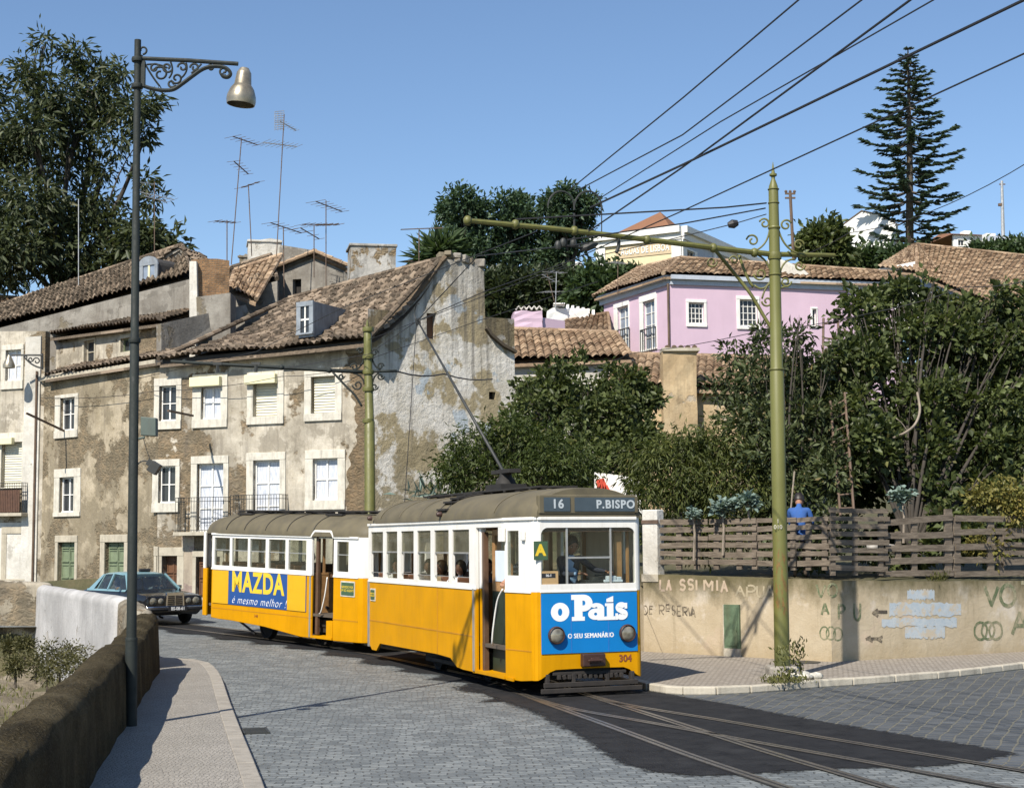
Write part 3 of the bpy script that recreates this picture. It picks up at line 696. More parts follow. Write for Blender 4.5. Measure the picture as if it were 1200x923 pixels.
def LT(ch, x, y, w, h):
    X = lambda a: x + a * w; Y = lambda b: y + b * h; q = lambda *p: [(X(a), Y(b)) for a, b in p]
    return {'V': [q((0, 0), (.5, 1)), q((.5, 1), (1, 0))], 'O': [arc(X(.5), Y(.5), w / 2, h / 2, 0, 360, 20)], 'T': [q((0, 0), (1, 0)), q((.5, 0), (.5, 1))],
            'A': [q((0, 1), (.5, 0)), q((.5, 0), (1, 1)), q((.22, .6), (.78, .6))], 'P': [q((0, 0), (0, 1)), [(X(0), Y(0))] + arc(X(.45), Y(.27), w * .55, h * .27, -90, 90) + [(X(0), Y(.54))]],
            'U': [q((0, 0), (0, .7)) [:1] + arc(X(.5), Y(.6), w / 2, h * .4, 180, 0, 12) + q((1, 0))], 'D': [q((0, 0), (0, 1)), [(X(0), Y(0))] + arc(X(.2), Y(.5), w * .8, h * .5, -90, 90) + [(X(0), Y(1))]],
            'E': [q((0, 0), (0, 1)), q((0, 0), (1, 0)), q((0, .5), (.8, .5)), q((0, 1), (1, 1))], 'R': [q((0, 0), (0, 1)), [(X(0), Y(0))] + arc(X(.45), Y(.27), w * .55, h * .27, -90, 90) + [(X(0), Y(.54))], q((.3, .54), (1, 1))],
            'S': [arc(X(.5), Y(.27), w * .45, h * .26, -20, -270, 12) + arc(X(.5), Y(.75), w * .45, h * .25, -90, 160, 12)], 'I': [q((.5, 0), (.5, 1))], 'L': [q((0, 0), (0, 1)), q((0, 1), (1, 1))],
            'M': [q((0, 1), (0, 0)), q((0, 0), (.5, .6)), q((.5, .6), (1, 0)), q((1, 0), (1, 1))], 'N': [q((0, 1), (0, 0)), q((0, 0), (1, 1)), q((1, 1), (1, 0))]}[ch]
def word(mb, spec, sw, m=0):
    for ch, x, y, w, h in spec: letters(mb, LT(ch, x, y, w, h), sw, m)
def rings(mb, cs, rx, ry, sw, m=0):
    for cx, cy in cs: letters(mb, [arc(cx, cy, rx, ry, 0, 360, 22)], sw, m)
mb = MB()
word(mb, [('V', 1153, 687, 17, 23), ('O', 1172, 685, 17, 25), ('T', 1196, 682, 16, 25), ('A', 1186, 717, 18, 26), ], .085)
rings(mb, [(1149, 739), (1158, 738), (1167, 738)], 7.5, 10, .05)
mb.bw('painted_slogan', M['gr_green'], wall_r, fix=False)
mb = MB()
word(mb, [('V', 957, 685, 10, 14), ('O', 970, 684, 10, 15), ('A', 963, 707, 8, 13), ('P', 982, 709, 8, 15), ('U', 1001, 707, 7, 20)], .045)
rings(mb, [(966, 741), (974, 742), (981, 742)], 5.2, 7.5, .03)
word(mb, [('A', 862, 686, 11, 12), ('P', 876, 686, 9, 13), ('U', 887, 687, 8, 13), ('A', 897, 686, 9, 12)], .04, 1)
mb.bw('faded_slogan', [M['gr_green'], M['gr_fade']], wall_r, fix=False)
mb = MB()
word(mb, [('D', 755, 709, 4, 10), ('E', 761, 709, 4, 9), ('R', 773, 708, 5, 11), ('E', 781, 708.5, 4, 8), ('S', 788, 709, 4, 11), ('E', 794, 710, 4, 11), ('R', 801, 711, 4, 10), ('V', 807, 711, 4, 10), ('A', 811, 713, 4, 9)], .024)
letters(mb, [[(1024, 717), (1039, 717)], [(1029, 713), (1023, 718)], [(1023, 717), (1030, 722)]], .06); letters(mb, [[(1016, 748), (1033, 748)], [(1021, 745), (1015, 748)], [(1015, 748), (1022, 752)], [(1027, 748), (1034, 745)], [(1027, 748), (1033, 752)]], .055)
mb.bw('black_slogan', M['gr_black'], wall_r, fix=False)
mb = MB()
word(mb, [('L', 774, 679, 5, 12), ('A', 781, 679, 6, 12), ('S', 797, 679, 6, 12), ('S', 807, 679, 6, 12), ('I', 815, 679, 4, 12), ('M', 826, 680, 9, 12), ('I', 838, 680, 5, 12), ('A', 845, 680, 8, 13)], .05)
mb.bw('faded_red_slogan', M['gr_red'], wall_r, fix=False)
mb = MB()
for i, (x0, y0, x1, y1) in enumerate(((1063, 691, 1095, 702), (1042, 706, 1126, 721), (1033, 724, 1121, 734), (1060, 734, 1107, 747))):
    nseg = 30; top = []; bot = []
    for k in range(nseg + 1):
        x = x0 + (x1 - x0) * k / nseg; pl = rplane(x)
        u, z = pl.uz(x, y0 + random.uniform(-1.6, 1.6)); top.append(pl.pt(u, z, .004 + .0012 * i)); u, z = pl.uz(x, y1 + random.uniform(-1.8, 1.8)); bot.append(pl.pt(u, z, .004 + .0012 * i))
    mb.grid([top, bot])
mb.bw('blue_painted_patch', M['bluepatch'], wall_r, fix=False)
M['metalgreen'] = plain('green_meter_door', (.10, .15, .09), .6, var=.25, scale=6, dirt=.6, dcol=(.06, .045, .02), bump=.2)
mb = MB(); pl = rplane(859); u0, u1, z0, z1 = pl.rect(850, 708, 868, 759)
def pbox(mb, pl, u0, u1, z0, z1, o0, o1, m=0):
    q = [pl.pt(u0, z0, o0), pl.pt(u1, z0, o0), pl.pt(u1, z1, o0), pl.pt(u0, z1, o0)]
    return mb.prism(q, pl.n * (o1 - o0), m)
pbox(mb, pl, u0, u1, z0, z1, -.02, .05); pbox(mb, pl, u0 + .04, u1 - .04, z0 + .05, z1 - .05, .05, .062); pbox(mb, pl, u1 - .07, u1 - .05, z0 + .35, z0 + .45, .06, .085)
d = mb.bw('meter_door', M['metalgreen'], wall_r); 
mb = MB(); pbox(mb, pl, u0, u1, .11, z0 - .005, -.02, .055); pbox(mb, pl, u0 - .03, u0 - .005, .1, z1, -.02, .04); mb.bw('door_sill', M['kerb'], wall_r)

# garden behind the retaining wall
mb = MB(); GP = [(p.x + .0, p.y + .3, 0) for p in RW[1:]]
front = [Vector((p[0], p[1], 1.3 + .2 * (i < 6))) for i, p in enumerate(GP)]
rows = [front, [Vector((p.x * 1.08 - .6, p.y + 4, 1.6)) for p in front], [Vector((p.x * 1.2 - 1.6, p.y + 12, 1.9)) for p in front], [Vector((p.x * 1.3 - 2.2, p.y + 22, 3.4)) for p in front]]
mb.grid(rows); struct(mb.build('garden_soil', M['soil'], smooth=True, fix=False))
mb = MB(); a, b = Vector((2.85, 33.4, 0)), Vector((-2.6, 51, 0)); t = (b - a).normalized(); nn = Vector((-t.y, t.x, 0))
mb.prism([a, b, b - nn * .3, a - nn * .3], (0, 0, 1.75))
tag(mb.build('garden_wall', M['retain']), 'low rendered garden wall running back behind the yellow tram', 'wall')

# ================================================================ roofs, facades, windows
def tile_roof(name, eL, eR, tL, tR, mat, parent=None, pitch=.27, course=.38, sag=0., amp=.11, verge=True, rough=1.):
    eL, eR, tL, tR = [Vector(p) for p in (eL, eR, tL, tR)]
    nc = max(3, int(max((eR - eL).length, (tR - tL).length) / pitch)); nr = max(2, int(((tL - eL).length + (tR - eR).length) / 2 / course))
    N = ((eR - eL).cross(tL - eL)).normalized()
    if N.z < 0: N = -N
    prof = [0, .62, 1, .62]; rows = []; tuv = []
    jit = np.random.uniform(-1, 1, (nr + 1, nc + 1)); big = [random.uniform(-1, 1) for _ in range(8)]
    for r in range(nr):
        for e, lift in ((0, .075), (1, .0)):
            v = min(1, (r + e) / nr); row = []
            for c in range(nc * 4 + 1):
                cc = c / 4; u = cc / nc
                p = eL.lerp(eR, u).lerp(tL.lerp(tR, u), v)
                k = min(nc, int(cc)); ph = 1 if k % 1 == 0 else 0
                und = .035 * rough * math.sin(u * 9 + big[0] * 3 + v * 4) * math.sin(v * 7 + big[1] * 3 + u * 3)
                h = prof[c % 4] * amp + lift + jit[r][k] * .018 * rough + und - sag * 4 * v * (1 - v)
                tuv.append((cc + big[2] * 50, r + .02 + e * .96, big[3])); row.append(p + N * h + (tL - eL).normalized() * (jit[r][k] * .03 * rough if 0 < v < 1 else 0))
            rows.append(row)
    mb = MB(); mb.grid(rows)
    # board under the tiles
    und_ = [[eL.lerp(eR, u / 10).lerp(tL.lerp(tR, u / 10), v / 10) - N * (sag * 4 * (v / 10) * (1 - v / 10) + .09 + .05 * rough) for u in range(11)] for v in range(11)]
    mb.grid(und_); mb.grid([und_[0], [p - Z * .1 for p in und_[0]]])
    if verge:
        for a, b in ((eL, tL), (eR, tR)):
            L = (b - a).length; k = max(2, int(L / .42))
            for i in range(k):
                p, q2 = a.lerp(b, i / k), a.lerp(b, (i + 1.1) / k)
                mb.tube([p + N * .06, q2 + N * .04], [.10, .085], 7)
        k = max(2, int((tR - tL).length / .42))
        for i in range(k):
            p, q2 = tL.lerp(tR, i / k), tL.lerp(tR, (i + 1.08) / k); mb.tube([p + N * .05, q2 + N * .05], [.125, .11], 7)
    tuv += [(random.randint(0, 900) + .5, .5, .5)] * 0
    while len(tuv) < len(mb.v):
        tuv += [(random.randint(0, 900) + .5, .5, .5)] * min(14, len(mb.v) - len(tuv))
    o = mb.bw(name, mat, parent, fix=False) if parent else mb.build(name, mat, fix=False)
    at = o.data.attributes.new('tuv', 'FLOAT_VECTOR', 'POINT'); at.data.foreach_set('vector', np.array(tuv, np.float32).ravel()); return o

def wall(name, pl, u0, u1, zb, top, ops, mat, parent, depth=.3, out=0.):
    tops = top if isinstance(top, list) else [(u0, top), (u1, top)]
    tz = lambda u: interp([(a - 1e-6, b) for a, b in tops], u) if u > tops[0][0] else tops[0][1]
    us = sorted(set([u0, u1] + [a for a, b in tops if u0 < a < u1] + [x for o in ops for x in (o[0], o[1]) if u0 < x < u1]))
    zs = sorted(set([zb] + [x for o in ops for x in (o[2], o[3])]))
    mb = MB(); P_ = lambda u, z, o=0.: pl.pt(u, z, o + out)
    for ua, ub in zip(us, us[1:]):
        for i, za in enumerate(zs):
            zc = zs[i + 1] if i + 1 < len(zs) else None
            mid = ((ua + ub) / 2, (za + zc) / 2 if zc is not None else za + 1e3)
            if any(o[0] <= mid[0] <= o[1] and o[2] <= mid[1] <= o[3] for o in ops): continue
            z1, z2 = (zc, zc) if zc is not None else (tz(ua), tz(ub))
            mb.poly([P_(ua, za), P_(ub, za), P_(ub, z2), P_(ua, z1)])
        mb.poly([P_(ua, tz(ua)), P_(ub, tz(ub)), P_(ub, tz(ub), -depth), P_(ua, tz(ua), -depth)])
    for o in ops:
        a, b, c, d = o[:4]
        for (p, q) in (((a, c), (b, c)), ((b, c), (b, d)), ((b, d), (a, d)), ((a, d), (a, c))):
            mb.poly([P_(p[0], p[1]), P_(q[0], q[1]), P_(q[0], q[1], -depth), P_(p[0], p[1], -depth)])
    for u in (u0, u1): mb.poly([P_(u, zb), P_(u, tz(u)), P_(u, tz(u), -depth), P_(u, zb, -depth)])
    return mb.bw(name, mat, parent, fix=False)

def frame_ring(mb, pl, o, i, o0, o1, m=0):
    """four bars between an outer and an inner rect (u0,u1,z0,z1), butted end to end"""
    if i[0] - o[0] > .01: pbox(mb, pl, o[0], i[0], i[2], i[3], o0, o1, m)
    if o[1] - i[1] > .01: pbox(mb, pl, i[1], o[1], i[2], i[3], o0, o1, m)
    if o[3] - i[3] > .01: pbox(mb, pl, o[0], o[1], i[3], o[3], o0, o1 + .012, m)
    if i[2] - o[2] > .01: pbox(mb, pl, o[0], o[1], o[2], i[2], o0, o1 + .03, m)
OPS = {}
def win(pl, outer, inner, kind, parent, nv=2, nh=2, fm='limestone', sash='white', rec=.17, key=None, box=None):
    """a window or door in a facade; returns its opening"""
    I = pl.rect(*inner); O = pl.rect(*outer); I = (max(I[0], O[0]), min(I[1], O[1]), max(I[2], O[2]), min(I[3], O[3]))
    mb = MB()
    pm = {'sash': 'glassdark', 'curtain': 'curtain', 'shutter': 'shutter', 'door': 'greendoor', 'browndoor': 'browndoor', 'orangedoor': 'orangedoor', 'hole': 'darkhole', 'pale': 'glassblue', 'pink': 'pinkwall'}[kind]
    nm = 'door' if 'door' in kind else ('opening' if kind == 'hole' else 'window')
    pbox(mb, pl, I[0], I[1], I[2], I[3], -rec - .06, -rec)
    if 'door' in kind:
        w = I[1] - I[0]; h = I[3] - I[2]
        for k in (0, 1):
            a = I[0] + w * (.04 + .5 * k); b = a + w * .42
            for c, d in ((.06, .42), (.48, .8), (.84, .97)):
                frame_ring(mb, pl, (a, b, I[2] + h * c, I[2] + h * d), (a + .04, b - .04, I[2] + h * c + .04, I[2] + h * d - .04), -rec, -rec + .02)
        pbox(mb, pl, (I[0] + I[1]) / 2 - .02, (I[0] + I[1]) / 2 + .02, I[2], I[3], -rec, -rec + .035)
    w_ = mb.bw(nm, M[pm], parent)
    mb = MB(); frame_ring(mb, pl, O, I, -.05, .045)
    if len(mb.v): mb.bw('frame', M[fm], w_, bevel=.012)
    if kind in ('sash', 'curtain', 'pale'):
        mb = MB(); t = .055; w = I[1] - I[0]; h = I[3] - I[2]
        frame_ring(mb, pl, I, (I[0] + t, I[1] - t, I[2] + t, I[3] - t), -rec, -rec + .05)
        for k in range(1, nv): pbox(mb, pl, I[0] + w * k / nv - t * (.55 if nv < 3 else .28), I[0] + w * k / nv + t * (.55 if nv < 3 else .28), I[2] + t, I[3] - t, -rec, -rec + .045)
        for k in range(1, nh): pbox(mb, pl, I[0] + t, I[1] - t, I[2] + h * k / nh - t * .3, I[2] + h * k / nh + t * .3, -rec, -rec + .04)
        mb.bw('sash', M[sash], w_)
    if box:
        B = pl.rect(*box); mb = MB(); pbox(mb, pl, B[0], B[1], B[2], B[3], .03, .24); mb.bw('shutter_box', M['shutterbox'], w_, bevel=.02)
    return I
def balcony(pl, x0, y0, x1, y1, parent, slats=False, out=.42, slabm='dullstone'):
    u0, u1, z0, z1 = pl.rect(x0, y0, x1, y1)
    mb = MB(); pbox(mb, pl, u0 - .06, u1 + .06, z0 - .13, z0, -.02, out + .05); b = mb.bw('balcony', M[slabm], parent, bevel=.015)
    mb = MB()
    nbar = int((u1 - u0) / .11)
    for (a, o0) in [(u0 + (u1 - u0) * k / nbar, out) for k in range(nbar + 1)] + [(u, o) for u in (u0, u1) for o in (.08, .18, .28, .36)]:
        mb.tube([pl.pt(a, z0, o0), pl.pt(a, z1, o0)], .009, 4)
    for z in (z1, z1 - .14, z0 + .06):
        mb.bar(pl.pt(u0, z, out), pl.pt(u1, z, out), .025, .02)
        for u in (u0, u1): mb.bar(pl.pt(u, z, 0), pl.pt(u, z, out - .013), .02, .02)
    for k in range(nbar // 3):
        uc = u0 + (k + .5) * (u1 - u0) / (nbar // 3); zc = z0 + .3
        for s in (-1, 1):
            mb.tube(spiral(pl.pt(uc + s * .055, zc + .18, out + .012), .055, .02, 0, 380 * s, pl.d, Z, 12), .006, 4); mb.tube(spiral(pl.pt(uc + s * .055, zc - .08, out + .012), .055, .02, 180, 180 + 380 * s, pl.d, Z, 12), .006, 4)
    mb.bw('railing', M['iron'], b)
    if slats:
        mb = MB(); k = int((u1 - u0) / .085)
        for i in range(k): pbox(mb, pl, u0 + i * .085, u0 + i * .085 + .07, z0 + .03, z0 + (z1 - z0) * .76, out + .03, out + .045 + random.uniform(0, .008))
        mb.bw('slat_screen', M['brownslat'], b)
    return b
def eave(pl, u0, z0, u1, z1, out, parent, mat='dullstone', t=.14):
    mb = MB(); q = [pl.pt(u0, z0 - t, -.01), pl.pt(u1, z1 - t, -.01), pl.pt(u1, z1, -.01), pl.pt(u0, z0, -.01)]
    mb.prism(q, pl.n * out); return mb.bw('eaves', M[mat], parent)

def chimney(parent, pxs, Y, depth, mat, name='chimney', cap=True, capmat=None, ang=-.2, extra=0):
    """upright block whose front shows at pixel rect (x0, y0, x1, y1)"""
    x0, y0, x1, y1 = pxs; a, b = P(x0, y1, Y), P(x1, y1, Y + (x1 - x0) / F * Y * ang); top = P((x0 + x1) / 2, y0, Y).z
    d = Vector((b.x - a.x, b.y - a.y, 0)); L = d.length; d /= L; nn = Vector((-d.y, d.x, 0)); zb = min(a.z, b.z) - extra
    mb = MB(); H = top - zb; ns = 6; rows = []
    for k in range(ns + 1):
        z = zb + H * k / ns; j = lambda: random.uniform(-.025, .025)
        c = [a, a + d * L, a + d * L + nn * depth, a + nn * depth]; row = []
        for i in range(4):
            p, q = c[i], c[(i + 1) % 4]
            for f in (0, .33, .66): row.append(Vector((p.x + (q.x - p.x) * f + j(), p.y + (q.y - p.y) * f + j(), z + (random.uniform(-.07, .03) if k == ns else 0))))
        rows.append(row)
    mb.grid(rows, closed=True); mb.poly(rows[-1])
    o = mb.bw(name, mat, parent) if parent else mb.build(name, mat)
    if cap:
        c = [a - d * .06 - nn * .06, a + d * (L + .06) - nn * .06, a + d * (L + .06) + nn * (depth + .06), a - d * .06 + nn * (depth + .06)]
        m2 = MB(); m2.prism([Vector((p.x, p.y, top - .16)) for p in c], (0, 0, .1)); m2.bw('cap', capmat or mat, o, bevel=.02)
    return o
def solid(name, pts, vec, mat, parent, **k):
    mb = MB(); mb.prism(pts, vec); return mb.bw(name, mat, parent, **k)
# ================================================================ OLD HOUSES ON THE LEFT
def xy(p): return (p.x, p.y)
A0, A1 = P(-75, 500, 63.2), P(51, 500, 61.2)
B1 = P(186, 500, 56.2); C1 = P(431, 500, 52.8)
PA, PB, PC = Plane(xy(A0), xy(A1)), Plane(xy(A1), xy(B1)), Plane(xy(B1), xy(C1))
# --- house A (far left)
hA = Thing('house', 'whitewashed house at left edge with slatted balcony above an orange door', 'house', (A0.x, A0.y, .5))
ops = [win(PA, (2, 404, 28, 456), (7, 410, 25, 446), 'curtain', hA), win(PA, (-4, 507, 30, 572), (2, 518, 26, 571), 'shutter', hA, box=(-4, 513, 18, 521)),
       win(PA, (2, 617, 31, 680), (8, 625, 27, 678), 'orangedoor', hA, fm='dullstone'), win(PA, (-50, 404, -24, 456), (-46, 410, -28, 446), 'sash', hA), win(PA, (-56, 507, -22, 572), (-50, 518, -26, 571), 'sash', hA)]
u0, zt = PA.uz(0, 392); u1, zt1 = PA.uz(51, 388)
wall('wall', PA, 0, PA.L, .2, [(0, zt + .3), (PA.L, zt1)], ops, M['limewash'], hA)
mb = MB(); a, b = PA.uz(29, 500)[0], PA.uz(47, 500)[0]
pbox(mb, PA, a, b, .2, zt1 - .2, .01, .07); mb.bw('pilaster', M['whiteplaster'], hA)
mb = MB(); z = PA.uz(20, 588)[1]; pbox(mb, PA, 0, a - .01, .3, PA.uz(15, 612)[1], .006, .02)
mb.bw('lower_plaster', M['whiteplaster'], hA)
balcony(PA, -2, 566, 33, 601, hA, slats=True)
mb = MB(); a = PA.pt(PA.uz(44, 500)[0], .4, .12); mb.tube([a, a + Z * 9], .045, 6); mb.bw('downpipe', M['rustmast'], hA)
# --- house B (set-back attic, bare stone front)
hB = Thing('house', 'stone-patched house with set-back attic storey behind the left lamp post', 'house', (A1.x, A1.y, .5))
ops = [win(PB, (65, 462, 92, 513), (71, 466, 88, 504), 'sash', hB), win(PB, (64, 549, 95, 605), (70, 559, 87, 600), 'sash', hB, sash='whitewall'),
       win(PB, (65, 627, 91, 682), (68, 635, 88, 680), 'door', hB, fm='dullstone'), win(PB, (118, 626, 150, 682), (123, 635, 146, 680), 'door', hB, fm='dullstone'),
       win(PB, (181, 640, 186, 690), (184, 651, 185, 688), 'browndoor', hB, fm='dullstone')]
ops.pop()
za, zb = PB.uz(52, 447)[1], PB.uz(186, 426)[1]
wall('wall', PB, 0, PB.L, .2, [(0, za), (PB.L, zb)], ops, M['limewash_bare'], hB)
eave(PB, 0, za + .14, PB.L, zb + .14, .22, hB)
pn = PB.n
def fr(p, o): return p + pn * o
rb = PB.off(-1.5)
e0, e1 = P(52, 441, 60.6), P(187, 420, 55.8)
tile_roof('eaves_tiles', e0, e1, Vector((*xy(rb.pt(-.2, 0)), e0.z + .55)), Vector((*xy(rb.pt(rb.L + .2, 0)), e1.z + .6)), M['roof_old'], hB, verge=False)
ops = [win(rb, (97, 396, 112, 428), (99, 399, 111, 425), 'sash', hB, nv=1, nh=2, fm='dullstone', sash='dullstone'), win(rb, (140, 392, 158, 421), (142, 396, 157, 412), 'sash', hB, nv=1, nh=1, fm='dullstone', sash='olive')]
z0, z1 = rb.uz(67, 397)[1], rb.uz(190, 381)[1]; uA, uB = rb.uz(66, 400)[0], rb.uz(193, 390)[0]
wall('attic_wall', rb, uA, uB, 8.2, [(uA, z0), (uB, z1)], ops, M['limewash'], hB)
q0, q1 = rb.pt(uA - .1, z0 + .12, .35), rb.pt(uB, z1 + .12, .35)
rc = PB.off(-3.4); y0, y1 = rc.uz(72, 378)[1], rc.uz(190, 352)[1]; vA, vB = rc.uz(68, 380)[0], rc.uz(224, 370)[0]
tile_roof('attic_tiles', q0, q1, Vector((*xy(rc.pt(vA, 0)), q0.z + .65)), Vector((*xy(rc.pt(vB, 0)), q1.z + .7)), M['roof_old'], hB, verge=False)
wall('parapet', rc, vA, vB, 9.5, [(vA, y0), ((vA + vB) / 2, (y0 + y1) / 2 + .1), (vB, y1 + .5)], [], M['greyplaster'], hB)
mb = MB(); pbox(mb, PB, PB.uz(162, 500)[0], PB.uz(185, 500)[0], PB.uz(172, 508)[1], PB.uz(172, 490)[1], .01, .04); 
# big roof over A and B
rA = Thing('roofed_house', 'long old tiled roof with arched blue dormer behind the brick chimney', 'house', (-20, 68, 9))
tile_roof('roof', P(-70, 398, 65.5), P(225, 322, 63.), P(-40, 372, 77), P(214, 288, 70.5), M['roof_old'], rA, rough=1.8)
a, b = P(-70, 398, 65.5), P(226, 322, 63.)
solid('wall', [a - Z * .15, b - Z * .15, b - Z * 6, a - Z * 6], (0, .4, 0), M['greyplaster'], rA)
solid('gable_wall', [P(186, 303, 68.7), P(209, 291, 68.3), P(226, 305, 68.), P(226, 325, 68.), P(186, 330, 68.7)], (.3, 1.6, 0), M['greyplaster'], rA)
tile_roof('gable_tiles', P(184, 305, 68.5), P(184, 305, 68.5) + Vector((.5, 2.5, .1)), P(209, 290, 68.2), P(209, 290, 68.2) + Vector((.5, 2.5, .1)), M['roof_old'], rA, verge=False)
tile_roof('gable_tiles', P(229, 306, 67.8), P(229, 306, 67.8) + Vector((.5, 2.5, .1)), P(209, 290, 68.2), P(209, 290, 68.2) + Vector((.5, 2.5, .1)), M['roof_old'], rA, verge=False)
# arched dormer
pd = Plane(xy(P(163, 320, 65.4)), xy(P(186, 320, 64.8)))
u0, u1, z0, z1 = pd.rect(164, 302, 185, 337)
mb = MB(); arcp = [pd.pt(u0, z0), pd.pt(u1, z0)] + [pd.pt((u0 + u1) / 2 + math.cos(R(a)) * (u1 - u0) / 2, z1 - .35 + .35 * math.sin(R(a))) for a in range(0, 181, 20)]
mb.prism(arcp, (1.75, 2.2, -.05)); d = mb.bw('dormer', M['tarboard'], rA)
I = pd.rect(168.5, 311, 182, 335); mb = MB(); frame_ring(mb, pd, (u0 - .03, u1 + .03, z0, z1 - .36), I, .0, .06)
mb.prism([pd.pt((u0 + u1) / 2 + math.cos(R(a)) * ((u1 - u0) / 2 + .05), z1 - .34 + .4 * math.sin(R(a)), 0) for a in range(0, 181, 15)], pd.n * .07)
mb.bw('dormer_front', M['zinc'], d)
mb = MB(); pbox(mb, pd, I[0], I[1], I[2], I[3], .005, .02); pbox(mb, pd, (I[0] + I[1]) / 2 - .05, (I[0] + I[1]) / 2 + .05, I[2], I[3], .02, .05, 1); mb.bw('dormer_window', [M['glassblue'], M['shutterbox']], d)
# brick chimney with plaster base
chB = chimney(None, (224, 302, 268, 352), 59.5, 1.1, M['brick'], cap=False, extra=2, ang=.26)
tag(chB, 'crumbling bare brick chimney between the arched dormer and the tiled roof', 'chimney')
solid('chimney_base', [P(222, 306, 59.4), P(230, 306, 59.3), P(233, 420, 59.3), P(222, 420, 59.4)], (0, 1.0, 0), M['whiteplaster'], chB)
solid('chimney_base', [P(230, 348, 59.3), P(270, 343, 59.2), P(270, 420, 59.2), P(232, 420, 59.3)], (0, 1.2, 0), M['greyplaster'], chB)
# --- house C (corner house)
hC = Thing('house', 'corner house with peeling limewash, blind gable wall and sagging tiled roof', 'house', (C1.x, C1.y, .4))
ops = [win(PC, (181, 443, 213, 503), (187, 452, 207, 493), 'sash', hC), win(PC, (226, 438, 267, 501), (236, 453, 259, 491), 'curtain', hC, box=(226, 442, 261, 453)),
       win(PC, (290, 434, 333, 497), (297, 447, 325, 488), 'shutter', hC, box=(290, 439, 326, 450)), win(PC, (357, 434, 401, 493), (365, 441, 393, 484), 'shutter', hC),
       win(PC, (179, 538, 211, 600), (186, 546, 206, 589), 'sash', hC), win(PC, (224, 534, 268, 624), (231, 543, 262, 622), 'curtain', hC, nh=3), win(PC, (289, 530, 335, 622), (297, 539, 328, 620), 'curtain', hC, nh=3),
       win(PC, (358, 527, 405, 597), (367, 537, 396, 586), 'curtain', hC), win(PC, (187, 641, 216, 690), (190, 651, 208, 690), 'browndoor', hC, fm='dullstone', rec=.28), win(PC, (226, 645, 262, 700), (230, 652, 258, 700), 'browndoor', hC, fm='dullstone')]
za, zb = PC.uz(186, 428)[1], PC.uz(431, 406)[1]
wall('wall', PC, 0, PC.L, .2, [(0, za), (PC.L, zb)], ops, M['limewash'], hC)
eave(PC, 0, za + .17, PC.L + .1, zb + .17, .24, hC, 'tarboard', .18)
mb = MB(); a, b = PC.uz(212, 650)[0], PC.uz(236, 650)[0]; pbox(mb, PC, a + .05, b - .3, .3, PC.uz(220, 628)[1], .004, .03)
mb.bw('pink_plaster', plaster('pink_plaster', (.50, .36, .31), (.42, .33, .28), (.4, .34, .26), .52, .5, .9, False), hC)
mb = MB(); a = PC.uz(431, 500)[0]; jag = []
jw = .7
for i in range(90):
    z = .3 + (zb - .3) * i / 89; jw = min(1.25, max(.35, jw + random.uniform(-.11, .11))); jag.append((a - jw, z))
mb.prism([PC.pt(a - .02, .3, .003), PC.pt(a - .02, zb - .2, .003)] + [PC.pt(u, z - .2 * (i == 89), .003) for i, (u, z) in reversed(list(enumerate(jag)))], PC.n * .03); mb.bw('bare_stone_corner', plaster('corner_rubble', (.42, .35, .25), (.28, .22, .15), (.19, .145, .09), .38, .6, .9, True, off=12.), hC)
balcony(PC, 216, 583, 269, 623, hC, out=.55); balcony(PC, 280, 580, 337, 620, hC, out=.55)
Gd = Vector((.88, .475, 0)); PG = Plane(xy(C1), (C1.x + 8.8, C1.y + 4.75)); _q = PG.uz(516, 307); _rt = PG.pt(_q[0], _q[1] + .05)
tile_roof('roof', P(186, 422, 55.6), P(433, 397, 52.1), P(340, 351, 61.5), _rt, M['roof_old'], hC, sag=.35, rough=1.9)
top = [PG.uz(x, y) for x, y in ((431, 404), (447, 384), (463, 369), (482, 354), (500, 331), (516, 309), (521, 304), (545, 305), (567, 312), (568.5, 386), (574, 394), (588, 406), (603, 414))]
top[0] = (0, top[0][1])
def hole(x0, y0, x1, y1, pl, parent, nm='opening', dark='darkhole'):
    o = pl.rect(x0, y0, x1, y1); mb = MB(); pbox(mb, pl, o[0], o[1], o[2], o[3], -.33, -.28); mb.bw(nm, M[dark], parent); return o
ops = [hole(500, 367, 511, 397, PG, hC, dark='browndoor'), hole(573, 459, 581, 468, PG, hC)]
wall('gable_wall', PG, 0, top[-1][0], .3, top, ops, M['gablelime'], hC, depth=.45)
a = PG.pt(top[-1][0], 0); b = a + Vector((-3.8, 8, 0)); solid('back_wall', [Vector((a.x, a.y, .3)), Vector((b.x, b.y, .3)), Vector((b.x, b.y, 8.2)), Vector((a.x, a.y, top[-1][1]))], (-.3, .1, 0), M['gableplaster'], hC)
mb = MB()
for i in range(46):
    u = top[6][0] + random.uniform(-.15, 1.55); q3 = Matrix.Rotation(random.uniform(0, 3), 3, 'Z') @ Matrix.Rotation(random.uniform(-.5, .5), 3, 'X'); mb.box(PG.pt(u, top[6][1] - .02 + .30 * random.random() * max(0, 1 - abs(u - top[6][0] - .35)), random.uniform(-.4, 0)), [random.uniform(.1, .34) for _ in range(3)], q3)
mb.bw('rubble_coping', M['greyplaster'], hC, bevel=.03)
vp = [PG.pt(u, z + .05, .06) for u, z in top[:7]]
mb = MB()
for a, b in zip(vp, vp[1:]):
    k = max(1, int((b - a).length / .4))
    for i in range(k): mb.tube([a.lerp(b, i / k), a.lerp(b, (i + 1.12) / k)], [.115, .095], 7); mb.tube([a.lerp(b, i / k) - PG.n * .24 + Z * .05, a.lerp(b, (i + 1.12) / k) - PG.n * .24 + Z * .05], [.115, .095], 7)
mb.bw('verge_tiles', M['roof_tan'], hC)
lt = [PG.pt(u, z + .04, .05) for u, z in top[9:]]
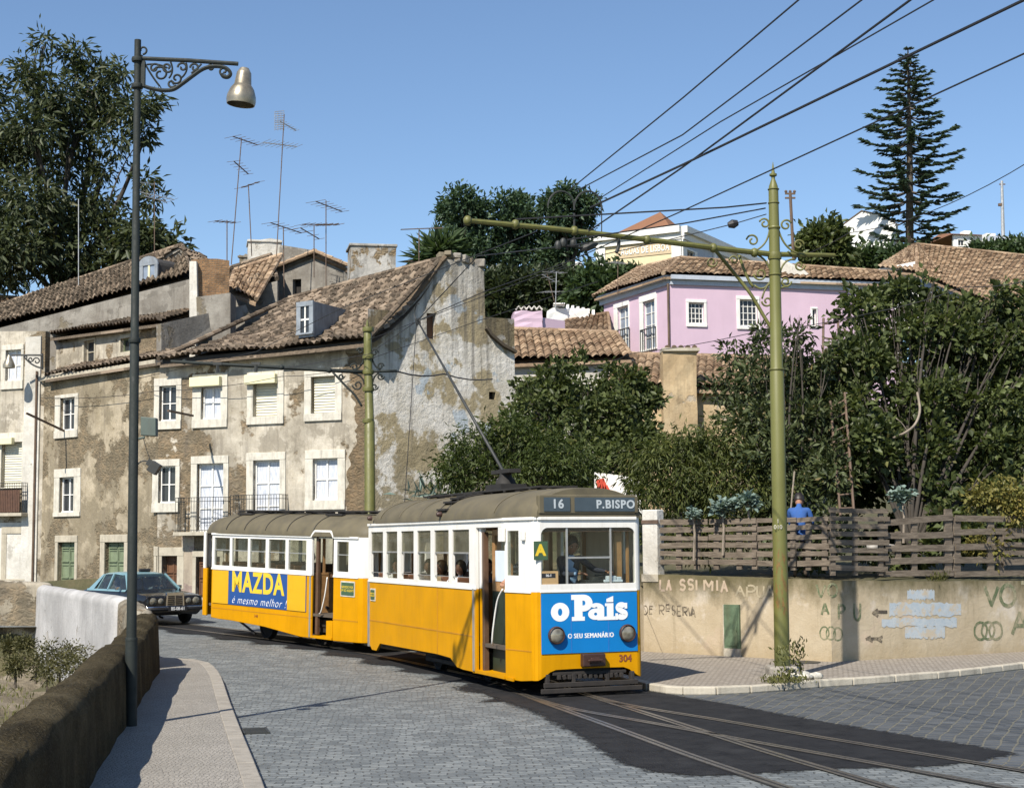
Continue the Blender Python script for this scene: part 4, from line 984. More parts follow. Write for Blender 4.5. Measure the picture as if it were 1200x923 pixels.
mb = MB()
for a, b in zip(lt, lt[1:]): mb.bar(a, b, .3, .1)
mb.bw('lean_to_coping', M['roof_old'], hC)
mb = MB(); pbox(mb, PG, PG.uz(583, 440)[0], PG.uz(602, 440)[0], PG.uz(590, 450)[1], PG.uz(590, 422)[1], .004, .02)
# party wall between attic and roof
solid('party_wall', [P(189, 379, 57.2), P(288, 357, 61), P(293, 368, 61), P(205, 417, 57.6), P(189, 420, 57.0)], (-.25, .3, 0), M['greyplaster'], hC)
# flat dormer
a, b = P(350, 396, 53.7), P(367, 394, 53.3); tz = P(350, 355, 53.7).z; ext = P(419, 358, 56.4) - P(367, 356, 53.3); ext.z = .05
solid('dormer', [a, b, Vector((b.x, b.y, tz)), Vector((a.x, a.y, tz))], ext, M['zinc'], hC)
dm = bpy.data.objects['dormer.001'] if 'dormer.001' in bpy.data.objects else None
pd = Plane(xy(a), xy(b)); u0, u1, z0, z1 = pd.rect(350, 355, 367, 392); I = pd.rect(353.5, 359, 363.5, 390)
mb = MB(); frame_ring(mb, pd, (u0 - .05, u1 + .05, z0, z1 + .05), I, .003, .07); f_ = mb.bw('dormer_front', M['zinc'], dm or hC)
mb = MB(); pbox(mb, pd, I[0], I[1], I[2], I[3], .003, .02); mb.bw('dormer_window', M['glassdark'], dm or hC)
mb = MB(); pbox(mb, pd, (I[0] + I[1]) / 2 - .03, (I[0] + I[1]) / 2 + .03, I[2], I[3], .02, .05); pbox(mb, pd, I[0], I[1], (I[2] + I[3]) / 2 - .03, (I[2] + I[3]) / 2 + .03, .02, .045); mb.bw('glazing_bar', M['white'], dm or hC)
# --- gabled house behind
hD = Thing('house', 'small bare gabled house behind the sagging roof, under the aerials', 'house', (-12, 66, 10))
Y = 66.
PD = Plane(xy(P(272, 330, 67.2)), xy(P(411, 330, 65.5)))
tp = [PD.uz(x, y) for x, y in ((276, 336), (300, 327), (337, 309), (371, 298), (392, 307), (411, 315))]
ops = [hole(343, 327, 353, 347, PD, hD), hole(388, 332, 400, 345, PD, hD), hole(298, 336, 309, 352, PD, hD)]
wall('wall', PD, tp[0][0], tp[-1][0], 9.5, tp, ops, M['greyplaster'], hD)
pts = [PD.pt(u, z + .06, .2) for u, z in tp]; bk = Vector((-2.6, 5.0, -.1))
tile_roof('roof', pts[0], pts[0] + bk, pts[3], pts[3] + bk, M['roof_tan'], hD); tile_roof('roof', pts[5] + bk, pts[5], pts[3] + bk, pts[3], M['roof_tan'], hD)
c = PD.pt(tp[-1][0], 0); solid('side_wall', [Vector((c.x, c.y, 9.5)), Vector((c.x - 2.6, c.y + 5, 9.5)), Vector((c.x - 2.6, c.y + 5, tp[-1][1] - .1)), Vector((c.x, c.y, tp[-1][1] - .1))], (-.3, 0, 0), M['greyplaster'], hD)
tag(chimney(None, (291, 279, 329, 316), 68.5, 1.4, M['whiteplaster'], ang=.2, extra=2), 'squat whitewashed chimney left of the bare gable', 'chimney')
solid('stack_wall', [P(329, 287, 68.2), P(366, 293, 67.8), P(366, 316, 67.8), P(329, 316, 68.2)], (-.3, 1.2, 0), M['greyplaster'], bpy.data.objects['chimney.001'])
tag(chimney(None, (411, 283, 464, 342), 60.5, 1.5, M['stainchimney'], ang=.2, extra=1.5), 'big black-stained white chimney right of the bare gable', 'chimney')
tag(chimney(None, (280, 298, 292, 318), 70, .8, M['greyplaster'], ang=-.1, extra=2), 'small rough grey chimney stub left of the squat whitewashed chimney', 'chimney')
# broken roofs between brick chimney and gable
rM = Thing('roofed_house', 'low broken grey roof between brick chimney and bare gable', 'house', (-14, 64, 10))
tile_roof('roof', P(262, 345, 63), P(325, 328, 62.5), P(262, 318, 67), P(318, 300, 66.5), M['roof_old'], rM)
a, b = P(262, 346, 62.8), P(325, 329, 62.4); solid('wall', [a, b, b - Z * 2, a - Z * 2], (0, .4, 0), M['greyplaster'], rM)
tile_roof('ridge_tiles', P(268, 340, 61.5), P(300, 352, 60.8), P(275, 318, 64.5), P(330, 300, 64.5), M['roof_tan'], rM)
rL = Thing('roofed_house', 'pale tiled roof at the left edge beneath the dark eucalyptus', 'house', (-30, 80, 8))
tile_roof('roof', P(-60, 385, 74), P(70, 382, 72), P(-60, 345, 80), P(52, 352, 80), M['roof_tan'], rL, pitch=.32, course=.45)
a, b = P(-60, 385, 73.8), P(70, 382, 71.8); solid('wall', [a, b, b - Z * 5, a - Z * 5], (0, .4, 0), M['greyplaster'], rL)

# ================================================================ MIDDLE AND RIGHT HOUSES
def boxhouse(name, label, cat, loc): return Thing(name, label, cat, loc)
hE = Thing('house', 'low house with tan tiled roof left of the pink house', 'house', (2, 62, 5))
tile_roof('roof', P(576, 424, 60.5), P(740, 418, 60.5), P(574, 386, 66), P(722, 391, 66), M['roof_tan'], hE, pitch=.3, course=.42)
a, b = P(576, 424, 60.8), P(742, 418, 60.8); solid('wall', [a - Z * .1, b - Z * .1, Vector((b.x, b.y, 4)), Vector((a.x, a.y, 4))], (0, .4, 0), M['whiteplaster'], hE)
a, b = P(737, 419, 60.9), P(722, 392, 66); solid('side_wall', [a - Z * .2, b - Z * .2, Vector((b.x, b.y, 4)), Vector((a.x, a.y, 4))], (-.3, 0, 0), M['whiteplaster'], hE)
hF = Thing('house', 'tan garden house with long tiled roof below the pink wall', 'house', (7, 58, 3))
tile_roof('roof', P(715, 449, 58), P(935, 458, 57.2), P(722, 416, 62.5), P(935, 421, 61.5), M['roof_tan'], hF, pitch=.3, course=.42)
a, b = P(715, 449, 58.4), P(935, 458, 57.6); PF = Plane(xy(a), xy(b))
ops = [win(PF, (763, 458, 777, 477), (765, 460, 775, 475), 'sash', hF, fm='dullstone', sash='zinc')]
wall('wall', PF, 0, PF.L, 1.5, [(0, a.z - .1), (PF.L, b.z - .1)], ops, M['tanwall'], hF)
c = chimney(None, (778, 409, 818, 520), 57.4, .9, M['tanwall'], cap=False, ang=.02); tag(c, 'tall tan plaster chimney breast in front of the pink house', 'chimney')
mb = MB(); q = [P(776, 411, 57.3), P(820, 411, 57.3)]
mb.prism([q[0], q[1], q[1] + Z * .12, q[0] + Z * .12], (0, 1.05, 0)); mb.bw('cap', M['dullstone'], c)
mb = MB()
for k in range(5): mb.tube([P(782 + k * 8, 409, 57.4) + Z * .05, P(782 + k * 8, 409, 58.2) + Z * .05], .11, 8)
mb.bw('ridge_tile', M['roof_tan'], c)
# pink house
hP = Thing('house', 'pink two-sided house with white windows and tiled hip roof', 'house', (8, 78, 7))
p0, p1, p2 = P(708, 380, 82.5), P(786, 380, 76.), P(1048, 380, 79)
P1, P2 = Plane(xy(p0), xy(p1)), Plane(xy(p1), xy(p2))
ops = [win(P1, (720, 354, 738, 412), (724, 359, 737, 409), 'pale', hP, nv=2, nh=4, fm='white', sash='white'), win(P1, (750, 345, 770, 411), (754, 352, 768, 409), 'pale', hP, nv=2, nh=4, fm='white', sash='white')]
zt = P1.uz(783, 333)[1]
wall('wall', P1, 0, P1.L, 4, zt, ops, M['pinkwall'], hP)
zt2 = zt
ops = [win(P2, (804, 351, 828, 383), (807, 354.5, 825, 379), 'sash', hP, nv=4, nh=4, fm='white', sash='white'), win(P2, (863, 347, 890, 386), (867, 351, 888, 382), 'sash', hP, nv=4, nh=4, fm='white', sash='white'),
       win(P2, (862, 417, 875, 432), (864, 420, 873, 432), 'sash', hP, nv=1, nh=1, fm='white', sash='white'), win(P2, (950, 360, 958, 384), (952, 362, 957, 382), 'sash', hP, nv=1, nh=2, fm='white', sash='white')]
wall('wall', P2, 0, P2.L, 4, zt2, ops, M['pinkwall'], hP)
mb = MB()
for pl, u0, u1 in ((P1, -.3, P1.L + .02), (P2, -.02, P2.L + .3)):
    pbox(mb, pl, u0, u1, zt - .05, zt + .20, -.02, .12); pbox(mb, pl, u0, u1, zt + .202, zt + .42, -.02, .3)
mb.bw('cornice', M['cornice'], hP)
mb = MB(); pbox(mb, P1, 0, P1.L, zt + .0 - 7.3, zt + .0 - 7.26, .01, .015)
mb = MB(); c = P1.pt(P1.L, 0, .12); mb.tube([Vector((c.x, c.y, 5)), Vector((c.x, c.y, zt))], .06, 6); mb.bw('downpipe', M['rustmast'], hP)
ez = zt + .42
r0, r1, r2 = P1.pt(-.4, ez, .45), P1.pt(P1.L + .15, ez, .45), P2.pt(P2.L + .6, ez, .45)
t1 = P(797, 303, 80.5); t2 = P(1048, 320, 83)
b0 = P1.pt(-.4, ez, -14)
tile_roof('roof', r1, r2, t1, t2, M['roof_tan'], hP, pitch=.33, course=.45, amp=.075); tile_roof('roof', r0, r1, t1 + Vector((-2, 3, 0)), t1, M['roof_tan'], hP, pitch=.33, course=.45, amp=.075)
bump_ = MB()
ch = MB(); q = P2.uz(920, 330)
ch.prism([P(x_, y_, 78.5) for x_, y_ in ((898, 302), (908, 300), (925, 307), (942, 315), (955, 327), (953, 333), (930, 332), (905, 322))], (.2, 1.5, 0))
ch.bw('roof_bulkhead', M['whiteplaster'], hP, bevel=.15)
mb = MB()
for u0_, (x0, y0, x1, y1) in ((0, (752, 385, 770, 411)), (1, (721, 386, 739, 411))):
    a, b, c_, d_ = P1.rect(x0, y0, x1, y1)
    for k in range(8): mb.tube([P1.pt(a + (b - a) * k / 7, c_, .08), P1.pt(a + (b - a) * k / 7, d_, .08)], .02, 4)
    mb.bar(P1.pt(a, d_, .08), P1.pt(b, d_, .08), .05, .05)
    mb.bw('window_grille', M['iron'], hP); mb = MB()
# back volume of the pink house
mb = MB(); bb = [P1.p0, P1.p0 - P1.n * 11, P2.pt(P2.L, 0, -9)]; 
mb.prism([Vector((P1.p0.x, P1.p0.y, 4)), Vector((P1.p0.x + 1, P1.p0.y + 10, 4)), Vector((P1.p0.x + 1, P1.p0.y + 10, ez)), Vector((P1.p0.x, P1.p0.y, ez))], (.3, 0, 0)); mb.bw('back_wall', M['pinkwall'], hP)
# pink and white chimneys
c = chimney(None, (603, 364, 636, 390), 70, 1.6, M['pinkwall'], cap=False, ang=.1); tag(c, 'pink chimney topped by a row of clay ridge tiles', 'chimney')
mb = MB()
for k in range(5):
    p = P(608 + k * 6, 363, 70.2)
    mb.tube([p - Vector((.14, 0, 0)), p + Z * .16, p + Vector((.14, 0, 0))], .05, 6)
mb.bw('clay_tile', M['whiteplaster'], c)
solid('side_wall', [P(636, 372, 70.3), P(662, 376, 71), P(662, 395, 71), P(636, 395, 70.3)], (0, .5, 0), M['pinkwall'], c)
c = chimney(None, (650, 360, 690, 392), 80, 1.2, M['whitewall'], cap=False, ang=.35); tag(c, 'white chimney with notched top left of the pink house', 'chimney')
mb = MB()
for k in range(6): mb.box(P(665 + k * 6, 361 + k * 1.2, 81 + k * .1), (.14, .8, .28))
mb.box(P(655, 357, 80.2), (.6, .9, .06)); mb.bw('notched_top', M['whitewall'], c)
rR = Thing('roofed_house', 'brownish roof patch below the white notched chimney', 'house', (3, 84, 9))
tile_roof('roof', P(640, 392, 74), P(715, 392, 76), P(664, 377, 80), P(712, 368, 82), M['roof_tan'], rR, pitch=.4, course=.5)
a, b = P(640, 393, 74), P(715, 393, 76); solid('wall', [a, b, b - Z * 3, a - Z * 3], (0, .4, 0), M['creamwall'], rR)
g_ = MB(); a, b = P(572, 388, 72), P(604, 388, 72)
for k in range(24): p = a.lerp(b, k / 23); g_.tube([p, p + Z * .5], .018, 4)
g_.bar(a + Z * .5, b + Z * .5, .05, .05); g_.bar(a, b, .05, .05); g_.prism([a + Vector((0, .05, 0)), b + Vector((0, .05, 0)), b + Vector((0, .05, .48)), a + Vector((0, .05, .48))], (0, .02, 0))
tag(g_.build('railing', plain('green_railing', (.03, .07, .05), .6)), 'dark green railing between the blind gable and pink chimney', 'railing')
# cream building with lettering
hY = Thing('building', 'cream hilltop building with faded frieze lettering and red roof', 'building', (12, 135, 22))
p0, p1, p2 = P(699, 290, 134), P(799, 290, 130), P(905, 290, 150)
Q1, Q2 = Plane(xy(p0), xy(p1)), Plane(xy(p1), xy(p2))
zt = Q1.uz(799, 280)[1]; z_c = Q1.uz(799, 265)[1]
wall('wall', Q1, 0, Q1.L, 16, zt, [], M['creamwall'], hY); 
M['creamshade'] = M['creamwall']
ops = [win(Q2, (804, 293, 817, 316), (805, 294.5, 814, 314), 'sash', hY, fm='white', nv=1, nh=1)]
wall('wall', Q2, 0, Q2.L, 16, [(0, zt), (Q2.L, zt)], ops, M['cornice'], hY)
mb = MB()
for pl, u0, u1 in ((Q1, -.4, Q1.L + .02), (Q2, -.02, Q2.L)):
    pbox(mb, pl, u0, u1, zt, zt + .55, -.02, .25); pbox(mb, pl, u0, u1, zt + .552, z_c, -.02, .55)
for u in (0, Q1.L - .9): pbox(mb, Q1, u, u + .9, 16, zt, .01, .15)
pbox(mb, Q2, .0, .8, 16, zt, .01, .12)
for x in (835, 870): 
    u = Q2.uz(x, 290)[0]; pbox(mb, Q2, u, u + .8, 16, zt, .01, .12)
mb.bw('cornice', M['white'], hY)
mb = MB(); a = Q1.pt(1.8, z_c, 0); b = Q1.pt(Q1.L - 1.2, z_c, -.6); ap = P(766, 250, 134); ap.z = P(766, 249, 134).z
bk = [Q1.pt(1.8, z_c, -5), Q1.pt(Q1.L - 1.2, z_c, -5)]
mb.add([a, b, bk[1], bk[0], Q1.pt(Q1.L * .62, ap.z, -2.6)], [(0, 1, 4), (1, 2, 4), (2, 3, 4), (3, 0, 4)]); mb.bw('roof', M['roof_red'], hY)
fr_ = Q1.rect(722, 286, 791, 300)
mb = MB(); pbox(mb, Q1, fr_[0], fr_[1], fr_[2], fr_[3], .01, .06); mb.bw('frieze', plain('frieze_brown', (.50, .40, .26), .9, var=.1), hY)
uc, zc = (fr_[0] + fr_[1]) / 2, (fr_[2] + fr_[3]) / 2
me = text_mesh('frieze_lettering', 'AGUAS DE LISBOA', .82, None, hY, lambda x, y, z: Q1.pt(uc + x, zc + y, .085 + z), extrude=.02, offset=.012, sx=(fr_[1] - fr_[0]) / 8.6, space=1.05)
link_mesh('frieze_lettering', me, M['white'], hY, world=True)
# right hip roof and wall
hR = Thing('house', 'right-hand house with large brown hip roof and white gable strip behind the fig tree', 'house', (28, 88, 9))
tile_roof('roof', P(1074, 320, 88), P(1225, 380, 80), P(1074, 287, 95), P(1290, 310, 97), M['roof_tan'], hR, pitch=.34, course=.45, amp=.075)
tile_roof('roof', P(1026, 314, 92), P(1106, 322, 88), P(1070, 287, 95.5), P(1076, 287, 94.5), M['roof_tan'], hR, pitch=.38, course=.5, verge=False)
a, b, c_ = P(1026, 316, 92), P(1074, 306, 90.5), P(1112, 324, 88.2); solid('gable', [a, b, c_, c_ - Z * 4, a - Z * 4], (0, .4, 0), M['whitewall'], hR)
a, b = P(1080, 325, 88.2), P(1230, 384, 80.5); solid('wall', [a, b, Vector((b.x, b.y, 3)), Vector((a.x, a.y, 3))], (0, .5, 0), M['cornice'], hR)
a, b = P(1228, 383, 80.4), P(1290, 312, 96.5); c_ = Vector((b.x, b.y, a.z)); solid('side_wall', [a - Z * .1, b - Z * .3, Vector((b.x, b.y, 3)), Vector((a.x, a.y, 3))], (-.4, 0, 0), M['whitewall'], hR)
# hilltop houses
hW = Thing('house', 'plain white gabled house left of the tall araucaria', 'house', (32, 150, 22))
pw = Plane(xy(P(985, 280, 150)), xy(P(1052, 280, 145))); tpw = [pw.uz(x, y) for x, y in ((985, 266), (1010, 248), (1030, 252), (1050, 262))]
wall('wall', pw, tpw[0][0], tpw[-1][0], 17, tpw, [], M['whitewall'], hW)
solid('roof', [pw.pt(u, z + .02, .06) for u, z in tpw] + [pw.pt(u, z + .14, .06) for u, z in tpw[::-1]], (2, 8, 0), M['roof_tan'], hW)
def far_house(label, x0, y0, x1, y1, Y, roof=True, chims=(), wins=3, wm='whitewall'):
    h = Thing('house', label, 'house', tuple(P(x0, y1, Y))); pl = Plane(xy(P(x0, y1, Y)), xy(P(x1, y1, Y + 1)))
    u0, u1, z0, z1 = pl.rect(x0, y0, x1, y1); ops = []
    w = (x1 - x0) / wins
    for k in range(wins): ops.append(win(pl, (x0 + w * (k + .25), y0 + 4, x0 + w * (k + .8), y0 + 13), (x0 + w * (k + .3), y0 + 5, x0 + w * (k + .75), y0 + 12), 'sash', h, fm='white', nv=2, nh=1))
    wall('wall', pl, u0, u1, z0 - 3, z1, ops, M[wm], h)
    if roof: mb = MB(); c = pl.pt((u0 + u1) / 2, z1 + (u1 - u0) * .2, -4); e = [pl.pt(u0 - .4, z1, .4), pl.pt(u1 + .4, z1, .4), pl.pt(u1 + .4, z1, -8), pl.pt(u0 - .4, z1, -8)]; mb.add(e + [c - pl.d * 2, c + pl.d * 2], [(0, 1, 5, 4), (1, 2, 5), (2, 3, 4, 5), (3, 0, 4), (0, 3, 2, 1)]); mb.bw('roof', M['roof_red'], h)
    for x, yb, yt, ww in chims:
        u, z = pl.uz(x, yt); zb = pl.uz(x, yb)[1]; mb = MB(); pbox(mb, pl, u, u + ww, zb - 1, z, -3, -2); c = mb.bw('chimney', M['whitewall'], h)
    return h
far_house('long white hilltop house with red roof right of the araucaria', 1118, 276, 1166, 298, 170, chims=((1130, 285, 273, .9), (1140, 280, 266, .8)))
far_house('grey flat-roofed hilltop house at the right edge', 1158, 277, 1215, 300, 165, roof=False, chims=((1166, 282, 269, 1.1), (1183, 282, 273, 1.0)), wm='cornice')
far_house('tiny pale hilltop house among trees left of the cream building', 640, 306, 682, 320, 160, roof=False, wins=4)
0 and far_house('pale hilltop terrace with roof rail right of the cream building', 848, 268, 872, 290, 165, roof=False, wins=2)
# white wall with red poster behind the bushes
ww = solid('white_wall', [P(697, 600, 41), P(752, 604, 40), P(752, 560, 40), P(697, 553, 41)], (0, .3, 0), M['whitewall'], None)
tag(ww, 'sunlit white garden wall with red smear glimpsed between the bushes', 'wall')
pw = Plane(xy(P(690, 600, 41)), xy(P(752, 604, 40))); mb = MB()
for i, (x0, y0, x1, y1) in enumerate(((699, 560, 712, 574), (703, 568, 716, 578))):
    q = pw.rect(x0, y0, x1, y1); mb.poly([pw.pt(q[0] + random.uniform(0, .06), q[2], .02 + i * .002), pw.pt(q[1], q[2] + .06, .02 + i * .002), pw.pt(q[1] - .1, q[3], .02 + i * .002), pw.pt(q[0], q[3] - .04, .02 + i * .002)])
mb.bw('red_smear', plain('red_smear_paint', (.55, .07, .04), .8, var=.3, scale=4), ww, fix=False)
# ================================================================ LAMPS, POLES, AERIALS, WIRES
EX = Vector((1, 0, 0))
# --- left street lamp
lb = G(153, 850, .12)
lamp = Thing('street_lamp', 'tall dark green street lamp with scrolled arm and bell shade on left pavement', 'street lamp', lb)
Yl = lb.y
def LP_(px, py, dY=0): return P(px, py, Yl + dY)
mb = MB(); tp = LP_(161.5, 47)
mb.tube([lb, lb + (tp - lb) * .12, lb + (tp - lb) * .121, lb + (tp - lb) * .55, lb + (tp - lb) * .551, tp], [.085, .08, .068, .062, .056, .046], 12)
for f in (.121, .551, .93, .97): mb.lathe([(.0, -.03), (.078, -.03), (.085, 0), (.078, .03), (0, .03)], lb + (tp - lb) * f, 12)
mb.bw('post', M['lampgreen'], lamp, smooth=40)
mb = MB(); mb.tube(spiral(LP_(167.5, 59), .06, .03, -90, 200, EX, Z, 12), .014, 6); mb.tube([LP_(163, 64), LP_(167, 66)], .014, 6); mb.bw('hook', M['lampgreen'], lamp, smooth=True)
mb = MB()
mb.tube([LP_(163, 68.5), LP_(220, 71), LP_(279, 75)], .030, 8)
lo = [LP_(*q) for q in ((166, 100), (176, 103.5), (190, 106), (203, 105), (214, 98), (226, 89), (238, 81), (250, 78), (262, 79), (268, 82.5), (270, 87), (267, 90.5), (262, 90), (259.5, 87))]
mb.tube(smoothpath(lo, 5), .028, 6)
def ctr(px, py): return LP_(px, py)
s_ = .0116   # metres per photo pixel here
for (cx, cy, r, a0, a1) in ((188, 87, 9.5, 200, 640), (196, 79, 6.5, 30, 420), (207, 92, 7, 160, -260), (214, 79, 6, 180, 560), (228, 79.5, 5.5, 180, 600), (181, 80, 6, 0, -400), (201, 98, 5, 20, 400), (247, 80, 4, 200, 560), (262, 83.5, 5.5, 60, 460)):
    mb.tube(spiral(ctr(cx, cy), r * s_, r * s_ * .3, a0, a1, EX, -Z, 24), .016, 5)
for q in (((170, 75), (178, 90), (187, 101)), ((200, 73), (205, 84), (198, 92)), ((218, 74), (222, 84), (212, 92)), ((236, 75), (232, 80), (224, 86)), ((172, 76), (186, 74), (196, 80))):
    mb.tube(bez(*[LP_(*a) for a in q], 8), .014, 5)
mb.box((LP_(170, 87) + LP_(166, 87)) / 2, (.05, .06, .36)); 
mb.tube([LP_(164, 68), LP_(164, 105)], .022, 6)
mb.bw('scroll_bracket', M['lampgreen'], lamp, smooth=40)
mb = MB(); c = LP_(282, 121)
prof = [(.0, .52), (.06, .52), (.09, .47), (.10, .455), (.12, .28), (.13, .27), (.165, .22), (.20, .12), (.205, .06), (.195, 0), (.185, 0.002), (.19, .07), (.15, .20), (.0, .23)]
tl = Vector((.10, 0, 1)).normalized()
mb.lathe([(r * .98, z * .98) for r, z in prof], c - Z * .02, 24, 0, tl)
bell = mb.bw('lamp_shade', M['bell'], lamp, smooth=40)
mb = MB(); mb.ball(c + Z * .11, (.06, .06, .1), 10); mb.bw('bulb', M['bellin'], bell, smooth=True)
mb = MB(); pts = [LP_(165, 488), LP_(183, 489.5), LP_(183, 511), LP_(165, 510)]; mb.prism([p + Vector((0, -.02, 0)) for p in pts], (0, .14, 0)); mb.tube([LP_(162, 514), LP_(170, 512)], .02, 6)
mb.bw('control_box', plain('box_grey_green', (.085, .11, .095), .6, var=.1, dirt=.3), lamp, bevel=.01)
mb = MB(); mb.tube(bez(LP_(168, 513), LP_(172, 530), LP_(177, 541), 10), .007, 4); mb.tube(bez(LP_(160, 546), LP_(165, 537), LP_(175, 541), 10), .012, 5)
q = Matrix.Rotation(R(32), 3, 'Y'); mb.box(LP_(181, 548), (.13, .14, .15), q); mb.box(LP_(175, 542), (.06, .07, .08), q)
mb.bw('floodlight', M['iron'], lamp, bevel=.008)
# --- bracket lamp on house A
wl_ = Thing('wall_lamp', 'small bell lamp on scrolled bracket fixed to the far left house', 'street lamp', P(50, 425, 60.6))
Yw = 60.5
def WP(px, py): return P(px, py, Yw)
mb = MB(); mb.tube([WP(50, 416), WP(14, 416)], .04, 6)
for (cx, cy, r, a0, a1) in ((43, 423, 4.5, 180, 560), (36, 421, 3.2, 0, 400), (30, 419, 2.4, 180, 500)): mb.tube(spiral(WP(cx, cy), r * .034, r * .010, a0, a1, EX, -Z, 18), .028, 5)
mb.tube(bez(WP(49, 431), WP(38, 430), WP(28, 418), 10), .035, 5); mb.tube([WP(50, 414), WP(50, 433)], .035, 5)
mb.bw('bracket', M['iron'], wl_)
mb = MB(); mb.lathe([(0, .5), (.07, .5), (.1, .42), (.17, .28), (.24, .1), (.24, 0), (.2, .0), (.15, .2), (0, .3)], WP(10.5, 431), 14); mb.bw('lamp_shade', M['bell'], wl_, smooth=40)
# --- tram poles
def scrolls(mb, W_, c, items, rt, k):
    for (x, y, r, a0, a1) in items: mb.tube(spiral(W_(x, y), r * k, r * k * .28, a0, a1, EX, -Z, 26), rt, 6)
pb = G(917, 794, .12)
pole = Thing('tram_pole', 'tall olive green tram pole with spiked top and scrolled bracket arm on right pavement', 'pole', pb)
pole_mw = pole
def RP_(px, py, dY=0): return P(px, py, pb.y + dY)
k = pb.y / F
mb = MB(); mb.box(pb + Vector((0, 0, .09)), (.52, .52, .24)); mb.box(pb + Vector((0, 0, .02)), (.62, .62, .1)); mb.bw('base', M['kerbgrey'], pole, bevel=.04)
mb = MB()
def ptx(y): return 917 - (794 - y) * (917 - 906) / (794 - 205)
pr = [(794, 9.2), (700, 8.8), (600, 8.6), (435, 8.3), (433, 7.4), (300, 6.6), (247, 6.0), (222, 5.9), (218, 5.2), (213, 3.4), (210, 2.2), (207.5, 2.2), (206, 4.5), (204, 4.5), (203, 2.2), (190, .3)]
mb.tube([RP_(ptx(y), y) for y, r in pr], [r * k for y, r in pr], 16)
mb.bw('post', M['poleold'], pole, smooth=40)
mb = MB()
for y, r, h in ((433, 9.4, 3), (300, 8.6, 8), (322, 8, 2), (267, 7.6, 3), (238, 7, 2), (222, 7, 1.6)):
    mb = MB(); mb.lathe([(0, -h * k / 2), (r * k * .92, -h * k / 2), (r * k, 0), (r * k * .92, h * k / 2), (0, h * k / 2)], RP_(ptx(y), y), 16); mb.bw('collar', M['polegreen'], pole, smooth=40)
mb = MB(); tipY = -2.2
def arm(px, py): return RP_(px, py, tipY * (905 - px) / 357)
mb.tube([arm(978, 299), arm(905, 298), arm(850, 292), arm(760, 281), arm(650, 268), arm(548, 258.5)], [.035, .05, .05, .048, .045, .042], 8)
for x, y in ((548, 258.5), (604, 263), (673, 270.5), (758, 281), (836, 290.5), (884, 296)): mb.ball(arm(x, y), (.075, .075, .085), 8)
mb.bw('arm', M['polegreen'], pole, smooth=40)
mb = MB()
mb.tube(smoothpath([arm(838, 293), RP_(862, 322), RP_(880, 345), RP_(896, 372), RP_(905, 386)], 5), .032, 6)
mb.tube(bez(RP_(866, 299), RP_(876, 330), RP_(883, 336), 8), .026, 6)
scrolls(mb, RP_, None, [(896, 262, 6.5, 200, 640), (882, 282, 7.5, 190, 620), (921, 264, 7, -20, -450), (936, 287, 6.5, 0, -430), (937, 311, 6.5, 0, 430), (921, 330, 6.5, 0, 450), (891, 321, 8, 180, -260), (834, 307, 6.5, 0, 430), (860, 305, 5.5, 180, 600), (899, 353, 6.5, 180, -250)], .018, k)
for q in (((902, 268), (900, 288), (884, 294)), ((912, 268), (918, 292), (936, 297)), ((914, 320), (918, 303), (931, 304)), ((884, 334), (895, 345), (904, 327)), ((893, 350), (896, 336), (905, 330)), ((880, 296), (898, 300), (903, 318)), ((914, 338), (920, 335), (924, 336))):
    mb.tube(bez(*[RP_(*a) for a in q], 10), .018, 6)
mb.bw('scrollwork', M['polegreen'], pole, smooth=True)
mb = MB()
for cx in (657, 689):
    mb.tube([arm(673, 271), arm(673, 250)] if cx == 657 else [arm(689, 272), arm(689, 268)], .018, 6)
    x0, x1 = (642, 673) if cx == 657 else (673, 705); b = 245
    mb.tube([arm(x0, 238)] + [arm((x0 + x1) / 2 - (x1 - x0) / 2 * math.cos(R(a)), 243 - 19 * math.sin(R(a))) for a in range(0, 181, 15)] + [arm(x1, 246)], .016, 6)
mb.tube([arm(705, 246), arm(705, 279)], .01, 5)
for x, y in ((660, 284), (672, 284), (654, 287)): mb.lathe([(0, -.07), (.04, -.07), (.06, -.02), (.05, .04), (.025, .07), (0, .07)], arm(x, y), 8)
mb.tube([arm(650, 287), arm(684, 290)], .018, 5); mb.tube([arm(673, 272), arm(673, 285)], .014, 5)
mb.tube(bez(arm(724, 279), arm(727, 288), arm(722, 296), 6), .035, 6)
mb.lathe([(0, -.16), (.03, -.16), (.07, -.04), (.06, .08), (.02, .16), (0, .16)], arm(690, 289), 8, 0, Vector((1, .1, .35)))
mb.bw('wire_hanger', M['iron'], pole, smooth=40)
mb = MB(); me = text_mesh('stencil_number', '1\n010', .1, None, pole, lambda x, y, z: RP_(911.5, 614, -.125) + Vector((x, -.02 - z + x * x * 1.5, y)), extrude=.003)
link_mesh('stencil_number', me, M['limestone'], pole, world=True)

